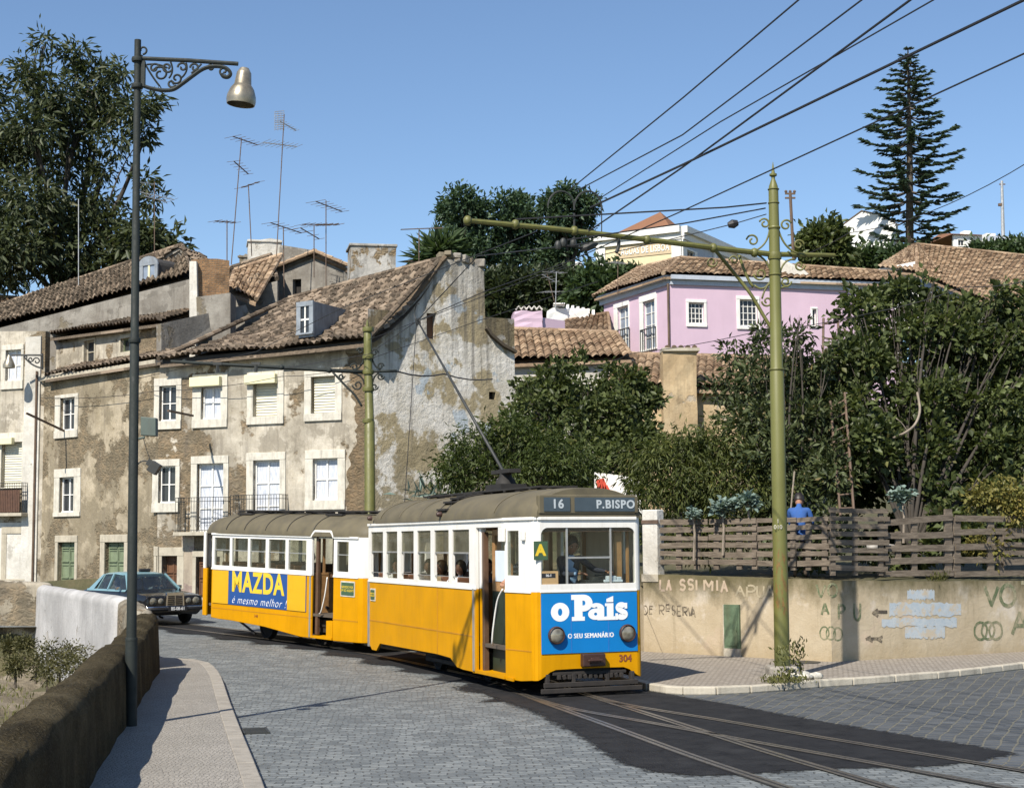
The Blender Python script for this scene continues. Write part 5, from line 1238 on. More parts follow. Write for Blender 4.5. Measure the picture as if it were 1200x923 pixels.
p2 = P(434, 620, 42.5); p2.z = .25
pole2 = Thing('tram_pole', 'far green tram pole with scrolled arms rising behind the trailer roof', 'pole', p2)
def SP(px, py, dY=0): return P(px, py, 42.5 + dY)
k = 42.5 / F
mb = MB(); mb.tube([p2, SP(433, 494), SP(433, 493), SP(431, 406), SP(431, 388), SP(430.5, 384), SP(430.5, 381), SP(430.3, 374)], [.16, .145, .125, .115, .11, .04, .05, .008], 12); mb.bw('post', M['polegreen'], pole2, smooth=40)
mb = MB()
for y in (493, 456, 436, 418, 386): mb = MB(); mb.lathe([(0, -.06), (.155, -.06), (.165, 0), (.155, .06), (0, .06)], SP(431.5, y), 12); mb.bw('collar', M['polegreen'], pole2, smooth=40)
mb = MB(); mb.tube([SP(200, 423.5, -.6), SP(300, 429), SP(390, 434), SP(432, 436)], [.045, .05, .055, .055], 8); mb.tube([SP(432, 435.5), SP(465, 434.5)], .04, 6)
for x, y in ((216, 424), (330, 430.5), (386, 434)): mb.ball(SP(x, y, -.3), .08, 7)
mb.tube(smoothpath([SP(390, 436), SP(405, 452), SP(416, 463), SP(424, 476)], 4), .035, 6)
mb.bw('arm', M['lampgreen'], pole2, smooth=True)
mb = MB(); scrolls(mb, SP, None, [(422, 411, 4, 180, 600), (415, 430, 4.5, 180, 600), (439, 413, 4.2, 0, -430), (446, 429, 4, 0, -430), (446, 441, 4.2, 0, 430), (439, 453, 4.2, 0, 430), (419, 451, 6, 180, -240), (400, 441, 3.5, 0, 430)], .025, k)
for q in (((427, 414), (427, 430), (414, 434)), ((435, 414), (437, 430), (446, 433)), ((436, 452), (437, 440), (444, 437)), ((414, 437), (426, 440), (427, 450))): mb.tube(bez(*[SP(*a) for a in q], 8), .025, 5)
mb.bw('scrollwork', M['lampgreen'], pole2, smooth=True)
mb = MB()
for x in (255, 300): mb = MB(); mb.tube([SP(x, 428, -.4), SP(x, 436, -.4)], .05, 6); mb.bar(SP(x - 5, 426, -.4), SP(x + 5, 426, -.4), .08, .08); mb.bw('wire_hanger', M['iron'], pole2)

# --- rooftop aerials
def aerial(label, top, bot, Y, booms, mat='alu', mast='rustmast', dY=0, r=.022, extra=None):
    a = Thing('tv_aerial', label, 'aerial', P(*bot, Y), group='television aerials on the old roofs')
    mb = MB(); mb.tube([P(*bot, Y), P(*top, Y)], r, 5); mb.bw('mast', M[mast], a)
    for (x0, y0, x1, y1, n, el, dy) in booms:
        p, q = P(x0, y0, Y - dy), P(x1, y1, Y + dy); mb = MB(); mb.bar(p, q, .035, .035)
        sd_ = Vector(((q - p).y, -(q - p).x, 0)).normalized()
        for i in range(n):
            c = p.lerp(q, i / max(1, n - 1)); L = el * (1 - .35 * i / max(1, n)); mb.tube([c - sd_ * L, c + sd_ * L], .009, 4)
        mb.bw('boom', M[mat], a)
    if extra: extra(a)
    return a
def gridref(a):
    mb = MB()
    for i in range(9): mb.tube([P(322, 131 + i * 2.6, 64), P(333, 130 + i * 2.6, 64.3)], .014, 4)
    for i in range(4): mb.tube([P(322 + i * 3.6, 131, 64), P(322 + i * 3.6, 153, 64)], .012, 4)
    mb.bw('reflector', M['alu'], a)
aerial('tall tv aerial with grid reflector and two bright booms', (333, 134), (324, 300), 64, [(328, 142, 347, 153, 7, .25, .4), (308, 167, 348, 172, 8, .7, .5)], extra=gridref)
aerial('tall slanting tv aerial with a dark top boom left of the grid one', (283, 162), (271, 310), 64, [(273, 160, 302, 170, 6, .5, .6), (274, 189, 291, 204, 6, .35, .5)], mat='rustmast')
aerial('short thin aerial between the two tallest aerials', (291, 216), (295, 300), 65, [(283, 220, 304, 213, 4, .4, .5)], mat='rustmast')
aerial('low dark aerial beside the brick chimney', (266, 258), (266, 305), 61, [(252, 259, 276, 261, 5, .4, .5)], mat='rustmast')
aerial('dark t-shaped aerial in front of the squat white chimney', (332, 266), (333, 350), 63, [(317, 261, 353, 273, 7, .5, .8)], mat='rustmast')
aerial('slim aerial with dropped side elements on the bare gable', (368, 264), (368, 325), 64, [(354, 263, 397, 263, 7, .5, .8), (352, 267, 374, 280, 4, .4, .5)], mat='rustmast')
aerial('tallest aerial of the bare gable with slanting boom', (382, 235), (382, 345), 63.5, [(370, 236, 401, 248, 7, .55, .7), (370, 291 - 27, 398, 263, 5, .4, .5)], mat='rustmast')
aerial('aerial with bowed boom right of the stained chimney', (491, 270), (491, 318), 58, [(470, 269, 519, 267, 4, .08, .3), (479, 306, 492, 308, 3, .2, .3)], mat='rustmast')
aerial('multi-boom aerial against the dark eucalyptus', (181, 213), (181, 300), 68, [(160, 213, 181, 216, 3, .3, .4), (158, 224, 204, 234, 8, .6, .6), (170, 230, 196, 237, 5, .4, .4)])
aerial('bare thin mast against the dark eucalyptus', (92, 233), (92, 362), 70, [], mast='alu')
aerial('ladder-like aerial behind the white notched chimney', (641, 320), (652, 362), 82, [(636, 322, 650, 330, 4, .4, .5), (636, 342, 655, 342, 5, .5, .4)])
aerial('pale aerial left of the white notched chimney', (652, 318), (651, 362), 79, [(643, 318, 660, 320, 4, .4, .5)], mast='alu')
aerial('small aerial on the pink house eaves corner', (724, 308), (724, 345), 80, [(716, 307, 734, 309, 5, .4, .4)])
# --- utility poles
up = Thing('utility_pole', 'slim dark utility pole with two crossarms behind the green pole top', 'pole', P(928, 300, 95))
mb = MB(); mb.tube([P(930, 305, 95), P(926, 226, 95)], .1, 6); mb.bw('post', M['rustmast'], up)
mb = MB()
for y in (227, 232): mb.bar(P(920, y, 95), P(932, y, 95), .12, .1)
for x in (921, 926, 931): mb.ball(P(x, 224.5, 95), .1, 6)
mb.bw('crossarm', M['rustmast'], up)
up = Thing('utility_pole', 'thin pale mast on the far right hilltop', 'pole', P(1176, 290, 170))
mb = MB(); mb.tube([P(1176, 300, 170), P(1174, 212, 170)], [.25, .15], 6); mb.bw('post', M['alu'], up)
mb = MB(); mb.bar(P(1171, 216, 170), P(1178, 216, 170), .12, .12); mb.bw('crossarm', M['rustmast'], up); mb = MB(); mb.bar(P(1170, 240, 170), P(1174, 240, 170), .3, .3); mb.bw('box', M['rustmast'], up)

# --- wires
def wire(label, pts, r, sag=0., cat='wire', name='overhead_wire', n=14, group=None):
    out = []
    for a, b in zip(pts, pts[1:]):
        L = (b - a).length; k = max(4, min(30, int(L / 1.5)))
        for i in range(k): t = i / k; out.append(a.lerp(b, t) - Z * (4 * sag * t * (1 - t)))
    out.append(pts[-1]); mb = MB(); mb.tube(out, r * .8, 5)
    return tag(mb.build(name, M['wire']), label, cat, group)
def ext(a, b, t): return a + (b - a) * t
def W3(q): return [P(x, y, Y) for x, y, Y in q]
g = 'overhead tram wires'
w = W3([(936, 0, 13.4), (800, 115, 16.2), (667, 223, 21.5)]); wire('topmost thin wire climbing from the left hanger bow to the top edge', [ext(w[1], w[0], 2.5)] + w, .011, group=g)
w = W3([(1010, 0, 13.4), (800, 158, 17.6), (673, 225, 22)]); wire('thin wire second from the left at the top edge of the sky', [ext(w[1], w[0], 2.5)] + w, .011, group=g)
w = W3([(1094, 0, 13.4), (844, 143, 17.2), (702, 233, 23.4)]); wire('thin wire reaching the top edge just right of the thick crossing wire', [ext(w[1], w[0], 2.5)] + w, .010, group=g)
w = W3([(1067, 0, 13.2), (800, 196, 18.8), (690, 271, 24)]); wire('dark wire crossing others above the arm and reaching the top edge', [ext(w[1], w[0], 2.5)] + w, .015, group=g)
w = W3([(1200, 0, 13.0), (800, 193, 18.6), (692, 243, 22.6)]); wire('thickest dark wire leaving by the top right corner of the sky', [ext(w[1], w[0], 2.5)] + w, .019, group=g)
w = W3([(1200, 63, 15), (800, 247, 22.5), (665, 307, 29.), (569, 341, 34), (489, 376, 33.4)]); wire('long wire passing the pole spike down to the trolley wheel', [ext(w[1], w[0], 2)] + w, .013, group=g)
w = W3([(690, 285, 24.2), (629, 272, 26), (560, 300, 30), (489, 376, 33.2)]); wire('trolley wire sagging from the arm to the trolley wheel', w[:1] + w[2:], .014, group=g)
w = W3([(689, 272, 24.2), (629, 271, 26.5), (400, 361, 41), (300, 412, 46), (150, 446, 52)]); wire('wire running left from the arm across the sagging roof', w[1:], .013, group=g)
w = W3([(489, 376, 33.4), (432, 437 - 22, 42.3), (330, 432, 42.2)]); wire('wire continuing from the trolley wheel to the far pole', w, .012, group=g)
w = W3([(665, 310, 30), (432, 398, 42.3)]); wire('wire slanting down the blind gable to the far pole top', w, .011, group=g)
w = W3([(700, 330, 30), (560, 376, 38), (432, 421, 42.4)]); wire('lower wire slanting down the blind gable to the far pole', w, .011, group=g)
w = W3([(898, 238, 26.8), (850, 243, 26), (604, 257, 24.9)]); wire('upper stay wire from the green pole to its arm end', w, .018, group=g)
w = W3([(897, 244, 26.8), (800, 262, 26), (665, 281, 25)]); wire('lower stay wire from the green pole to its hangers', w, .016, group=g)
w = W3([(898, 251, 26.8), (861, 262, 27.2), (800, 277, 28), (700, 300, 30), (640, 322, 34)]); wr = wire('thin feeder wire with a dark insulator left of the green pole', w, .012, group=g)
mb = MB(); mb.lathe([(0, -.1), (.05, -.09), (.085, 0), (.05, .09), (0, .1)], P(859, 262.5, 27.2), 8, 0, Vector((1, 0, .25))); mb.build('insulator', M['wire'], wr)
w = W3([(1210, 187, 60), (995, 273, 75), (860, 312, 85)]); wire('distant thin wire running behind the araucaria', w, .025, .5, group=g)
w = W3([(690, 430, 45), (740, 414, 43), (877, 391, 37), (1025, 366, 35), (1130, 336, 34), (1200, 330, 34)]); wire('cable strung across the pink wall into the fig tree', w, .012, .05, group=g)
w = W3([(465, 435, 42.5), (520, 438, 47), (577, 444, 54)]); wire('heavy cable stapled from the far pole onto the blind gable', w, .03, .1, group=g)
w = W3([(52, 466, 60.6), (182, 458, 56), (330, 441, 53.5), (430, 425, 52.5)]); wire('sagging service wire along the old facade', w, .014, .12, group=g)
w = W3([(183, 489, 20.6), (60, 470, 60.4)]); 
w = W3([(780, 348, 75.8), (640, 372, 58), (560, 392, 55.6)]); 
w = W3([(483, 380, 33.6), (478, 500, 36), (475, 583, 31.6)]); wire('trolley rope hanging from the trolley wheel to the tram rear', [P(488, 378, 33.4), P(474, 590, 33.2)], .010, group=g)
# clothes line poles on the facade
for (a, b, lab) in (((31, 484), (80, 507), 'wooden clothes pole jutting from the facade left of the lamp post'), ((197, 481), (226, 487), 'wooden clothes pole jutting from the facade beside the control box')):
    mb = MB(); d = 60.4 if a[0] < 100 else 54.6; mb.bar(P(*a, d - 2.2), P(*b, d - .1), .07, .07); tag(mb.build('clothes_pole', M['rustmast']), lab, 'clothes pole')
# ================================================================ TRAMS  (local frame: +x forward, +y the driver's left, z up)
M['yellow'] = plain('tram_yellow', (.57, .263, .0), .5, var=.10, scale=1.2, dirt=.25, dcol=(.26, .115, .0), bump=.06, bscale=5, spec=.15)
M['tramwhite'] = plain('tram_white', (.76, .74, .69), .45, var=.05, scale=1.5, dirt=.32, dcol=(.45, .4, .32))
M['tramroof'] = plain('tram_roof', (.112, .094, .055), .7, var=.22, scale=2, dirt=.4, dcol=(.07, .06, .05), bump=.1)
M['tramdark'] = plain('underframe', (.018, .016, .014), .8, var=.3, scale=6)
M['stepwood'] = plain('worn_fender', (.024, .020, .017), .85, var=.4, scale=6)
M['silver'] = plain('dull_aluminium', (.45, .44, .41), .45, .6, var=.12)
M['varnish'] = plain('varnished_wood', (.36, .20, .085), .4, var=.25, scale=5)
M['varnishdark'] = plain('dark_varnish', (.10, .055, .03), .5, var=.25, scale=5)
M['doorgreen'] = plain('tram_door_green', (.022, .03, .015), .5, var=.2)
M['blue'] = plain('poster_blue', (.006, .185, .50), .5, var=.05, scale=1.5, dirt=.08, dcol=(.03, .12, .3), spec=.2)
M['navy'] = plain('poster_navy', (.022, .075, .25), .5, var=.06, scale=1.5, dirt=.12, spec=.25)
M['poyellow'] = plain('poster_yellow', (.66, .36, .005), .5, var=.04)
M['lettery'] = plain('letter_yellow', (.72, .50, .03), .5, var=.05)
M['letterw'] = plain('letter_white', (.82, .82, .80), .5, var=.03)
M['signblue'] = plain('blind_blue', (.05, .07, .085), .5, var=.15)
M['signtext'] = plain('blind_text', (.42, .46, .48), .6, var=.1)
M['plategreen'] = plain('plate_green', (.05, .10, .05), .5, var=.15)
M['numberred'] = plain('number_red', (.22, .06, .02), .6)
M['tramglass'] = glassmat('tram_glass', (.88, .9, .86), .02)
M['dustglass'] = glassmat('dusty_upper_glass', (.70, .70, .60), .35, (.34, .32, .25))
M['frontglass'] = glassmat('front_glass', (.93, .95, .93), .006)
n = NT('headlamp_glass'); M['headlamp'] = n.done(n.princ(n.mix(n.vor(12), (.10, .09, .065), (.36, .33, .26)), .1, .3))
M['seat'] = plain('tram_seat', (.13, .06, .03), .5)
M['floor'] = plain('tram_floor', (.09, .07, .05), .8)
M['paper'] = plain('paper_notice', (.62, .68, .74), .7, var=.03)
M['redpart'] = plain('brown_buffer', (.05, .022, .015), .5, var=.3)

def seg_frame(mb, a, b, us, zs, solid_, th, m=0):
    """wall segment from a to b (2-d plan), cells us x zs, solid where solid_(i, j); thickness th inwards (left of a->b)"""
    a, b = Vector((*a, 0)), Vector((*b, 0)); d = b - a; L = d.length; d /= L; nn = Vector((-d.y, d.x, 0))
    nu, nz = len(us) - 1, len(zs) - 1; S = lambda i, j: 0 <= i < nu and 0 <= j < nz and solid_(i, j)
    pt = lambda u, z, t: a + d * u + nn * t + Z * z
    for i in range(nu):
        for j in range(nz):
            if not S(i, j): continue
            u0, u1, z0, z1 = us[i], us[i + 1], zs[j], zs[j + 1]
            for t in (0, th): mb.poly([pt(u0, z0, t), pt(u1, z0, t), pt(u1, z1, t), pt(u0, z1, t)], m)
            if not S(i - 1, j): mb.poly([pt(u0, z0, 0), pt(u0, z1, 0), pt(u0, z1, th), pt(u0, z0, th)], m)
            if not S(i + 1, j): mb.poly([pt(u1, z0, 0), pt(u1, z1, 0), pt(u1, z1, th), pt(u1, z0, th)], m)
            if not S(i, j - 1): mb.poly([pt(u0, z0, 0), pt(u1, z0, 0), pt(u1, z0, th), pt(u0, z0, th)], m)
            if not S(i, j + 1): mb.poly([pt(u0, z1, 0), pt(u1, z1, 0), pt(u1, z1, th), pt(u0, z1, th)], m)
def wallbox(mb, a, b, z0, z1, th=.05, m=0, out=0.):
    a, b = Vector((*a, 0)), Vector((*b, 0)); d = (b - a).normalized(); nn = Vector((-d.y, d.x, 0))
    mb.prism([a - nn * out + Z * z0, b - nn * out + Z * z0, b - nn * out + Z * z1, a - nn * out + Z * z1], nn * (th + out), m)
def flip(p): return (p[0], -p[1])
def arcplan(c, r, a0, a1, n=6): return [(c[0] + r * math.cos(R(a0 + (a1 - a0) * i / n)), c[1] + r * math.sin(R(a0 + (a1 - a0) * i / n))) for i in range(n + 1)]
def roof_loft(name, sts, zc, H, mat, parent, nn_=26, ex=2.5):
    """sts: (x, half width, height factor, z drop)"""
    rows = []
    for x, w, f, dz in sts:
        row = []
        for i in range(nn_ + 1):
            t = math.pi * i / nn_; c, s = math.cos(t), math.sin(t)
            row.append((x, -w * math.copysign(abs(c) ** (2 / ex), c), zc + dz + H * f * abs(s) ** (2 / 2.1)))
        rows.append(row)
    mb = MB(); mb.grid(rows); mb.poly(rows[0]); mb.poly(rows[-1][::-1]); return mb.build(name, mat, parent, smooth=45)
def roofz(y, w, zc, H, ex=2.5):
    c = min(1, abs(y) / w) ** (ex / 2); return zc + H * math.sqrt(max(0, 1 - c * c)) ** (2 / 2.1)

def wheelset(parent, xs, r=.36):
    for x in xs:
        for s in (-1, 1):
            mb = MB(); mb.lathe([(0, -.05), (r * .4, -.06), (r * .8, -.03), (r * .85, -.05), (r, -.05), (r, .05), (r + .03, .06), (r + .03, .08), (0, .08)], (x, s * .5, r), 20, 0, (0, -s, 0)); mb.build('wheel', M['tramdark'], parent, smooth=40)

# ------------------------------------------------ motor tram
MO = G(692, 815); MA = math.atan2(-.9285, .3713)
tram = Thing('tram', 'yellow and white motor tram with blue newspaper poster on its front', 'tram', (MO.x, MO.y, 0), MA)
HW, XR, XD0, XD1 = 1.10, -8.98, -2.30, -.93     # half width, rear, door opening
ZS, ZB, ZW0, ZW1, ZC = .25, 1.67, 1.76, 2.70, 2.87
FRW = .86
nose = [(-.93, -1.10), (-.12, -.97)] ; corner = [(-.12, -.97), (-.06, -.945), (-.015, -.90), (.0, -.85)]
# yellow lower body, visible right side and its mirror
mb = MB()
prof = [(XR + .12, .40), (XR + .38, .24), (XR + .70, .24), (XR + .95, .40), (-4.4, .42), (-3.66, .40), (-3.3, .26), (-2.98, .24), (XD0, .24), (XD0, ZB), (XR + .12, ZB)]
for s in (-1, 1):
    mb.prism([(x, s * HW, z) for x, z in prof], (0, -s * .05, 0))
    if s == 1: wallbox(mb, (XD1, HW), (XD0, HW), .24, ZB)
    n0, n1 = nose; zz = [.22, ZB]
    q = [Vector((n0[0], s * -n0[1], 0)), Vector((n1[0], s * -n1[1], 0))]
    mb.prism([q[0] + Z * .24, q[0].lerp(q[1], .6) + Z * .24, q[1] + Z * .27, q[1] + Z * ZB, q[0] + Z * ZB], (-.03, -s * .05, 0))
    for a, b, za, zb_ in ((corner[0], corner[1], .27, .27), (corner[1], corner[2], .27, .275), (corner[2], corner[3], .275, .30)):
        A, B = Vector((a[0], -s * a[1], 0)), Vector((b[0], -s * b[1], 0))
        mb.prism([A + Z * za, B + Z * zb_, B + Z * ZB, A + Z * ZB], (-.04, -s * .03, 0))
# front apron: skirt with arched cut
ap = [(-.85, .30), (-.78, .34), (-.70, .40), (-.60, .435), (-.3, .44), (.3, .44), (.60, .435), (.70, .40), (.78, .34), (.85, .30), (.85, ZB), (-.85, ZB)]
mb.prism([(0, y, z) for y, z in ap], (-.05, 0, 0))
# rear end
mb.prism([(XR + .12, -HW, .40), (XR, -HW + .14, .45), (XR, HW - .14, .45), (XR + .12, HW, .40), (XR + .12, HW, .41), (XR + .12, -HW, .41)], (0, 0, .02))
for a, b in (((XR, HW - .14), (XR, -HW + .14)), ((XR, -HW + .14), (XR + .12, -HW)), ((XR + .12, HW), (XR, HW - .14))): wallbox(mb, a, b, .4, ZB)
mb.build('lower_body', M['yellow'], tram, bevel=.012)
# seams and mouldings on the yellow side
mb = MB()
wallbox(mb, (XR + .12, -HW), (XD0 - .15, -HW), .84, .862, .005, out=.006); wallbox(mb, nose[0], nose[1], .72, .735, .005, out=.005)
wallbox(mb, (-4.37, -HW), (-4.345, -HW), .42, ZB, .005, out=.004)
mb.build('seam', plain('yellow_seam', (.45, .2, .01), .5), tram)
mb = MB(); wallbox(mb, (XR + .10, -HW), (XR + .22, -HW), .3, ZB + .0, .02, out=.014); wallbox(mb, (XD0 - .15, -HW), (XD0 - .08, -HW), .26, ZB, .02, out=.018)
mb.build('corner_strip', M['silver'], tram)
# white upper body
mb = MB()
wins_ = [(-8.68, -7.81), (-7.60, -6.83), (-6.59, -5.77), (-5.56, -4.75), (-4.54, -3.72), (-3.53, -2.64)]
def side_upper(s):
    us = [0]; 
    for a, b in wins_: us += [a - (XR + .12), b - (XR + .12)]
    us += [XD0 - (XR + .12)]
    f = lambda i, j: not (i % 2 == 1 and j == 1)
    if s < 0: seg_frame(mb, (XR + .12, -HW), (XD0, -HW), us, [ZB, ZW0, ZW1, ZC], f, .055)
    else:
        us2 = [0, 1.37] + [1.37 + (XD0 - (XR + .12)) - u for u in us[::-1]][1:]
        seg_frame(mb, (XD1, HW), (XR + .12, HW), us2, [ZB, ZW0, ZW1, ZC], lambda i, j: not (i >= 2 and i % 2 == 0 and j == 1), .055)
side_upper(-1); side_upper(1)
# above the door, nose with narrow window, corners
wallbox(mb, (XD0, -HW), (XD1, -HW), 2.72, ZC, .055)
for s in (-1, 1):
    a, b = (nose[0], nose[1]) if s < 0 else (flip(nose[1]), flip(nose[0])); L = math.dist(a, b)
    us = [0, .10, .44, L] if s < 0 else [0, L - .44, L - .10, L]
    seg_frame(mb, a, b, us, [ZB, 1.93, 2.66, ZC], lambda i, j: not (i == 1 and j == 1), .055)
    cs = corner if s < 0 else [flip(p) for p in corner[::-1]]
    for p, q in zip(cs, cs[1:]): wallbox(mb, p, q, ZB, ZC, .06)
seg_frame(mb, (0, -.85), (0, .85), [0, .012, 1.688, 1.70], [ZB, 1.795, 2.70, ZC], lambda i, j: not (i == 1 and j == 1), .06)
for a, b in (((XR, HW - .14), (XR, -HW + .14)),):
    seg_frame(mb, a, b, [0, .1, .85, 1.07, 1.82, 1.92], [ZB, ZW0, ZW1, ZC], lambda i, j: not (i in (1, 3) and j == 1), .055)
for a, b in (((XR, -HW + .14), (XR + .12, -HW)), ((XR + .12, HW), (XR, HW - .14))): wallbox(mb, a, b, ZB, ZC, .05)
mb.build('upper_body', M['tramwhite'], tram, bevel=.008)
# rounded upper corners of the front window
mb = MB()
for s in (-1, 1):
    pts = [(.0, s * .838, 2.70)] + [(0, s * (.838 - .12 + .12 * math.cos(R(a))), 2.58 + .12 * math.sin(R(a))) for a in range(0, 91, 15)]
    mb.prism(pts, (-.055, 0, 0))
mb.build('window_corner', M['tramwhite'], tram)
# mouldings
mb = MB()
wallbox(mb, (XR + .12, -HW), (XD1, -HW), ZC - .045, ZC + .005, .01, out=.03); wallbox(mb, nose[0], nose[1], ZC - .045, ZC + .005, .01, out=.03); wallbox(mb, (0, -.86), (0, .86), ZC - .045, ZC + .005, .01, out=.03)
for p, q in zip(corner, corner[1:]): wallbox(mb, p, q, ZC - .045, ZC + .005, .01, out=.03)
wallbox(mb, (XR + .12, -HW), (XD0, -HW), ZB - .02, ZB + .025, .01, out=.016); wallbox(mb, nose[0], nose[1], ZB - .02, ZB + .025, .01, out=.016); wallbox(mb, (0, -.86), (0, .86), ZB - .01, ZB + .02, .01, out=.012)
mb.build('moulding', M['tramwhite'], tram, bevel=.006)
# side panes: dusty upper sash, clear lower pane
for a, b in wins_:
    for s in (-1, 1):
        mb = MB(); zm = ZW0 + (ZW1 - ZW0) * .56
        mb.box(((a + b) / 2, s * (HW - .03), (zm + ZW1) / 2), (b - a, .008, ZW1 - zm)); w_ = mb.build('side_window', M['dustglass' if s < 0 else 'tramglass'], tram)
        if s < 0:
            mb = MB(); mb.box(((a + b) / 2, s * (HW - .03), zm), (b - a, .03, .03)); mb.box(((a + b) / 2, s * (HW - .02), ZW0 + .10), (b - a, .012, .012)); mb.build('sash_rail', M['silver'], w_)
            if a in (-7.60, -5.56): mb = MB(); mb.box(((a + b) / 2, s * (HW - .04), (zm + ZW0) / 2), (b - a, .006, zm - ZW0)); mb.build('lower_pane', M['tramglass'], w_)
for s in (-1, 1):
    a, b = nose if s < 0 else [flip(p) for p in nose[::-1]]; mb = MB(); wallbox(mb, Vector(a).lerp(Vector(b), .1 if s < 0 else .45), Vector(a).lerp(Vector(b), .55 if s < 0 else .9), 1.93, 2.66, .008); mb.build('corner_window', M['tramglass'], tram)
mb = MB(); mb.box((-.03, 0, 2.25), (.008, 1.68, .92)); fw_ = mb.build('windscreen', M['frontglass'], tram)
mb = MB()
for y in (-.38, .40): mb.box((-.025, y, 2.245), (.03, .032, .90))
mb.box((-.025, .01, 2.215), (.028, .75, .03)); mb.box((-.02, .0, 2.715), (.03, 1.66, .03)); mb.build('glazing_bar', M['silver'], fw_)
mb = MB(); mb.box((-.045, 0, 2.665), (.02, 1.64, .065)); mb.build('blind_rail', M['varnishdark'], fw_)
# roof
sts = [(XR - .02, .55, .15, -.01), (XR, .78, .45, 0), (XR + .12, .95, .7, 0), (XR + .35, 1.07, .9, 0), (XR + .75, 1.13, 1, 0), (-6, 1.14, 1, 0), (-4, 1.14, 1, 0), (-2, 1.14, 1, 0), (-1.0, 1.13, 1, 0), (-.6, 1.06, 1, 0), (-.25, 1.0, .99, 0), (-.02, .95, .97, 0), (.02, .92, .96, 0)]
roof_loft('roof', sts, ZC, .49, M['tramroof'], tram)
rf = bpy.data.objects['roof'] if False else tram.children[-1]
mb = MB()
for x in (-7.9, -6.6, -5.3, -1.35): mb = MB(); mb.tube([(x, y, roofz(y, 1.14, ZC, .49) + .004) for y in [1.139 * math.cos(R(a)) for a in range(3, 178, 7)]], .012, 5); mb.build('roof_seam', M['tramroof'], rf)
mb = MB()   # steps up the roof and trolley plank
for i in range(6):
    y = -1.09 + i * .145; z = roofz(y, 1.14, ZC, .49); mb.box((-4.05 - i * .03, y, z + .035), (.48, .10, .035))
for dx in (-.2, .2): mb.tube([(-4.1 + dx, y, roofz(y, 1.14, ZC, .49) + .015) for y in (-1.1, -.95, -.8, -.6, -.4, -.2)], .014, 5)
mb.build('roof_step', M['tramdark'], rf)
mb = MB(); 
for y in (-.28, 0, .28): mb.box((-4.3, y, ZC + .535), (6.2, .16, .035))
for x in (-7, -5.6, -4.2, -2.8, -1.6): mb.box((x, 0, ZC + .505), (.07, .75, .03))
mb.build('roof_plank', M['tramdark'], rf, bevel=.005)
mb = MB(); mb.box((-3.65, 0, ZC + .60), (.8, .5, .12)); mb.lathe([(0, 0), (.20, 0), (.18, .12), (.12, .18), (.11, .26), (0, .26)], (-3.65, 0, ZC + .62), 14); mb.box((-3.65, 0, ZC + .9), (.95, .22, .07)); mb.tube([(-3.2, .06, ZC + .9), (-4.1, .06, ZC + .93)], .04, 8); mb.build('trolley_base', M['tramdark'], rf, smooth=40)
# trolley pole up to the wire
inv = MW[tram.name].inverted(); tip = inv @ P(490, 377, 33.4)
mb = MB(); mb.tube([(-3.8, 0, ZC + .93), Vector((-3.8, 0, ZC + .93)).lerp(tip, .5), tip], [.034, .027, .018], 8); mb.build('trolley_pole', M['iron'], tram, smooth=True)
mb = MB(); mb.lathe([(0, -.03), (.09, -.03), (.06, 0), (.09, .03), (0, .03)], tip, 10, 0, (0, 1, .2)); mb.tube(spiral(tip + Vector((-.05, 0, .2)), .22, .16, 60, 300, (1, 0, 0), (0, 0, 1), 10), .014, 5); mb.build('trolley_head', M['iron'], tram, smooth=40)
# destination box
mb = MB(); mb.box((-.02, -.02, 3.075), (.12, 1.74, .31)); hb = mb.build('destination_box', M['tramroof'], tram, bevel=.02)
mb = MB(); mb.box((.045, -.57, 3.075), (.012, .46, .225)); mb.build('route_blind', M['signblue'], hb)
mb = MB(); mb.box((.045, .28, 3.075), (.012, 1.08, .225)); mb.build('destination_blind', M['signblue'], hb)
FP = lambda x0, yc, zc: (lambda x, y, z: (x0 + z, yc + x, zc + y))
def put(nm, body, size, yc, zc, mat, par, x0=.0555, **k):
    me = text_mesh(nm, body, size, None, par, FP(x0, yc, zc), **k); return link_mesh(nm, me, mat, par)
put('lettering', '16', .20, -.56, 3.075, M['signtext'], hb, extrude=.002, offset=.006, space=1.1)
put('lettering', 'P.BISPO', .185, .47, 3.07, M['signtext'], hb, extrude=.002, offset=.006, space=1.15)
mb = MB(); mb.box((.049, .845, 3.075), (.02, .05, .26)); mb.build('box_edge', M['tramroof'], hb)
# front poster
mb = MB(); mb.box((.008, 0, 1.17), (.012, 1.80 * .945, .955)); po = mb.build('front_poster', M['blue'], tram)
mb = MB()
for y in (-.33, .33): mb.box((.0155, y, 1.17), (.003, .012, .95))
mb.build('poster_joint', plain('joint_blue', (.03, .15, .45), .5), po)
def fstroke(mb, pts, w, x0):
    n = len(pts); Lf, Rt = [], []
    for i in range(n):
        a, b = Vector(pts[max(i - 1, 0)]), Vector(pts[min(i + 1, n - 1)]); t = (b - a).normalized(); q = Vector((-t.y, t.x)); p = Vector(pts[i]); ww = w[i] if isinstance(w, list) else w
        l, r = p + q * ww / 2, p - q * ww / 2; Lf.append((x0, l.x, l.y)); Rt.append((x0, r.x, r.y))
    mb.grid([Lf, Rt])
mb = MB(); X0 = [.0165]
def fs(pts, w): X0[0] += .0005; fstroke(mb, pts, w, X0[0])
fa = lambda cx, cz, rx, rz, a0, a1, n=18: [(cx + rx * math.cos(R(a0 + (a1 - a0) * i / n)), cz + rz * math.sin(R(a0 + (a1 - a0) * i / n))) for i in range(n + 1)]
